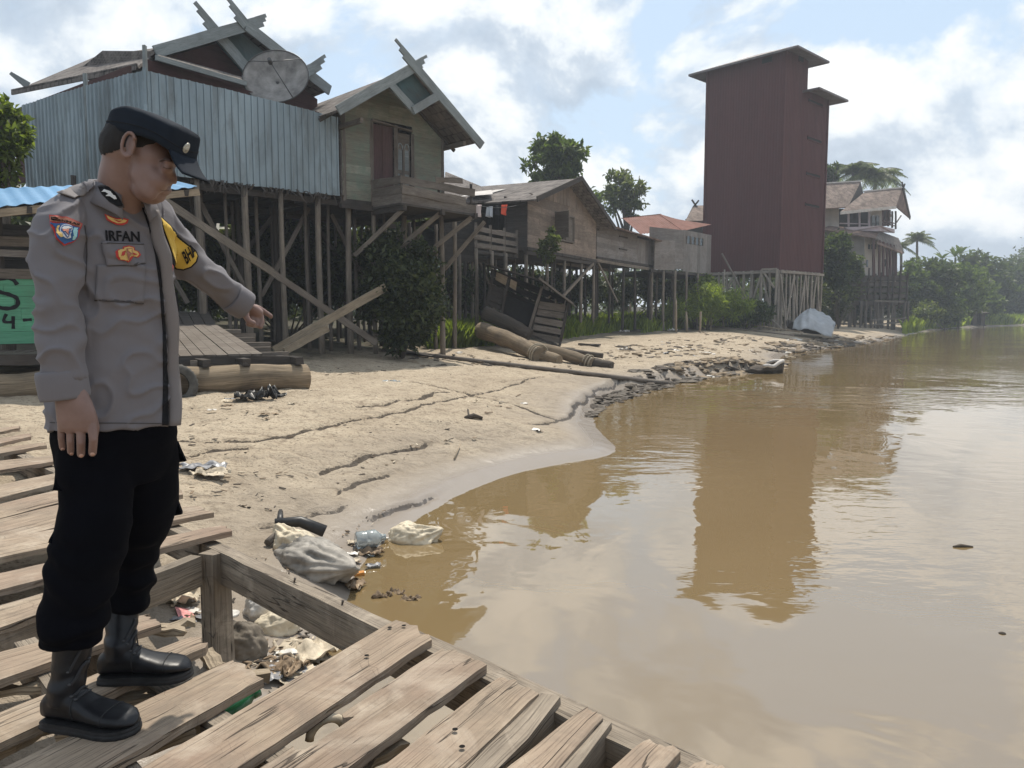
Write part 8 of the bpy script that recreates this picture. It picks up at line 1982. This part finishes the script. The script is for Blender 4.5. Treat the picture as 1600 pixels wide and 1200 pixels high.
        dd = np.array([.0022 * math.sin(p[2] * 120 + noise.noise(V(p) * 14) * 4) * max(0, 1 - abs(p[2] - .14) / .07) for p in a]); setv(me, a + nn * dd[:, None]); b = put(me, nm, M['boot'], root)
        mb = MB(); out = []
        for t, w, w2, h in [(-.012, .020, 0, 0)] + rows_ + [(1.012, .004, 0, 0)]: out.append((heel + ax * (L * t), w + .006))
        up = [c + sd * w for c, w in out] + [c - sd * w for c, w in reversed(out)]
        prof = [(0, .97), (.003, 1.0), (.013, 1.0), (.0145, .98), (.018, .985), (.023, .985), (.026, .95)]; cc = sum(up, V((0, 0, 0))) / len(up)
        rings = [[mb.vert(cc + (p - cc) * V((k, k, k)).x + V((0, 0, z))) for p in up] for z, k in prof]
        m_ = len(up)
        for i in range(len(rings) - 1):
            for k in range(m_): j = (k + 1) % m_; mb.face((rings[i][k], rings[i][j], rings[i + 1][j], rings[i + 1][k]), None, True)
        mb.face(tuple(rings[0])); mb.face(tuple(rings[-1][::-1])); mb.build('sole', M['sole'], b)
        bvv = bvh(b)
        for t0 in (.74, .40):    # stitched seams across the toe and round the quarter
            pts = []
            for k in range(15):
                an_ = math.pi * (k / 14) ; o = heel + ax * (L * (t0 - .03 * math.sin(an_))) + sd * (.12 * math.cos(an_)) + V((0, 0, .03 + .16 * math.sin(an_))); tgt = heel + ax * (L * t0) + V((0, 0, .035)); h = bvv.ray_cast(o, (tgt - o).normalized())
                if h[0]: pts.append(h[0] + h[1] * .0008)
            if len(pts) > 3: MB().tube(pts, .0022, 6).build('boot_seam', M['sole'], b)
        mb = MB()
        for k in range(6):      # laces across the instep and up the shaft
            t = .50 - k * .055; base = heel + ax * (L * t) ; w = .024
            pts = []
            for s in (-1, -.5, 0, .5, 1):
                o = base + sd * (s * w) + V((0, 0, .3)) + ax * (.0 if k < 4 else .03); h = bvv.ray_cast(o + ax * .05, (V((0, 0, -1)) - ax * .35).normalized()); pts.append(h[0] + h[1] * .003 if h[0] else o)
            mb.tube(pts, .0032, 6)
        mb.build('laces', M['lace'], b)
        for s in (-1, 1):
            for k in range(4):
                base = heel + ax * (L * (.49 - k * .055)) + sd * (s * .026); h = bvv.ray_cast(base + V((0, 0, .3)) + ax * .05, (V((0, 0, -1)) - ax * .35).normalized())
                if h[0]: MB().ell(h[0] + h[1] * .001, (.0055, .0055, .003), 10, 6).build('eyelet', M['metal_dark'], b)
        return b
    boot(G(76, 1130, 0), G(214, 1146, 0), q(114, 1010, 2.075))
    boot(G(158, 1064, 0), G(300, 1056, 0), q(193, 935, 2.39))
    return root
person()
# ---------------------------------------------------------------- the humid air
def haze():
    mb = MB(); x0, x1, y0, y1, z0, z1 = -740, 940, -60, 1460, -6.0, 42
    v = [mb.vert(p) for p in ((x0, y0, z0), (x1, y0, z0), (x1, y1, z0), (x0, y1, z0), (x0, y0, z1), (x1, y0, z1), (x1, y1, z1), (x0, y1, z1))]
    for f in ((3, 2, 1, 0), (4, 5, 6, 7), (0, 1, 5, 4), (1, 2, 6, 5), (2, 3, 7, 6), (3, 0, 4, 7)): mb.face([v[i] for i in f])
    m = bpy.data.materials.new('humid_air'); m.use_nodes = True; nt = m.node_tree; nt.nodes.remove(nt.nodes['Principled BSDF'])
    pv = nt.nodes.new('ShaderNodeVolumePrincipled'); pv.inputs['Density'].default_value = 0.0012; pv.inputs['Color'].default_value = (0.82, 0.90, 1.0, 1); pv.inputs['Anisotropy'].default_value = 0.2
    nt.links.new(pv.outputs[0], nt.nodes['Material Output'].inputs['Volume'])
    o = mb.build('haze', m); tag(o, kind='stuff')
haze()
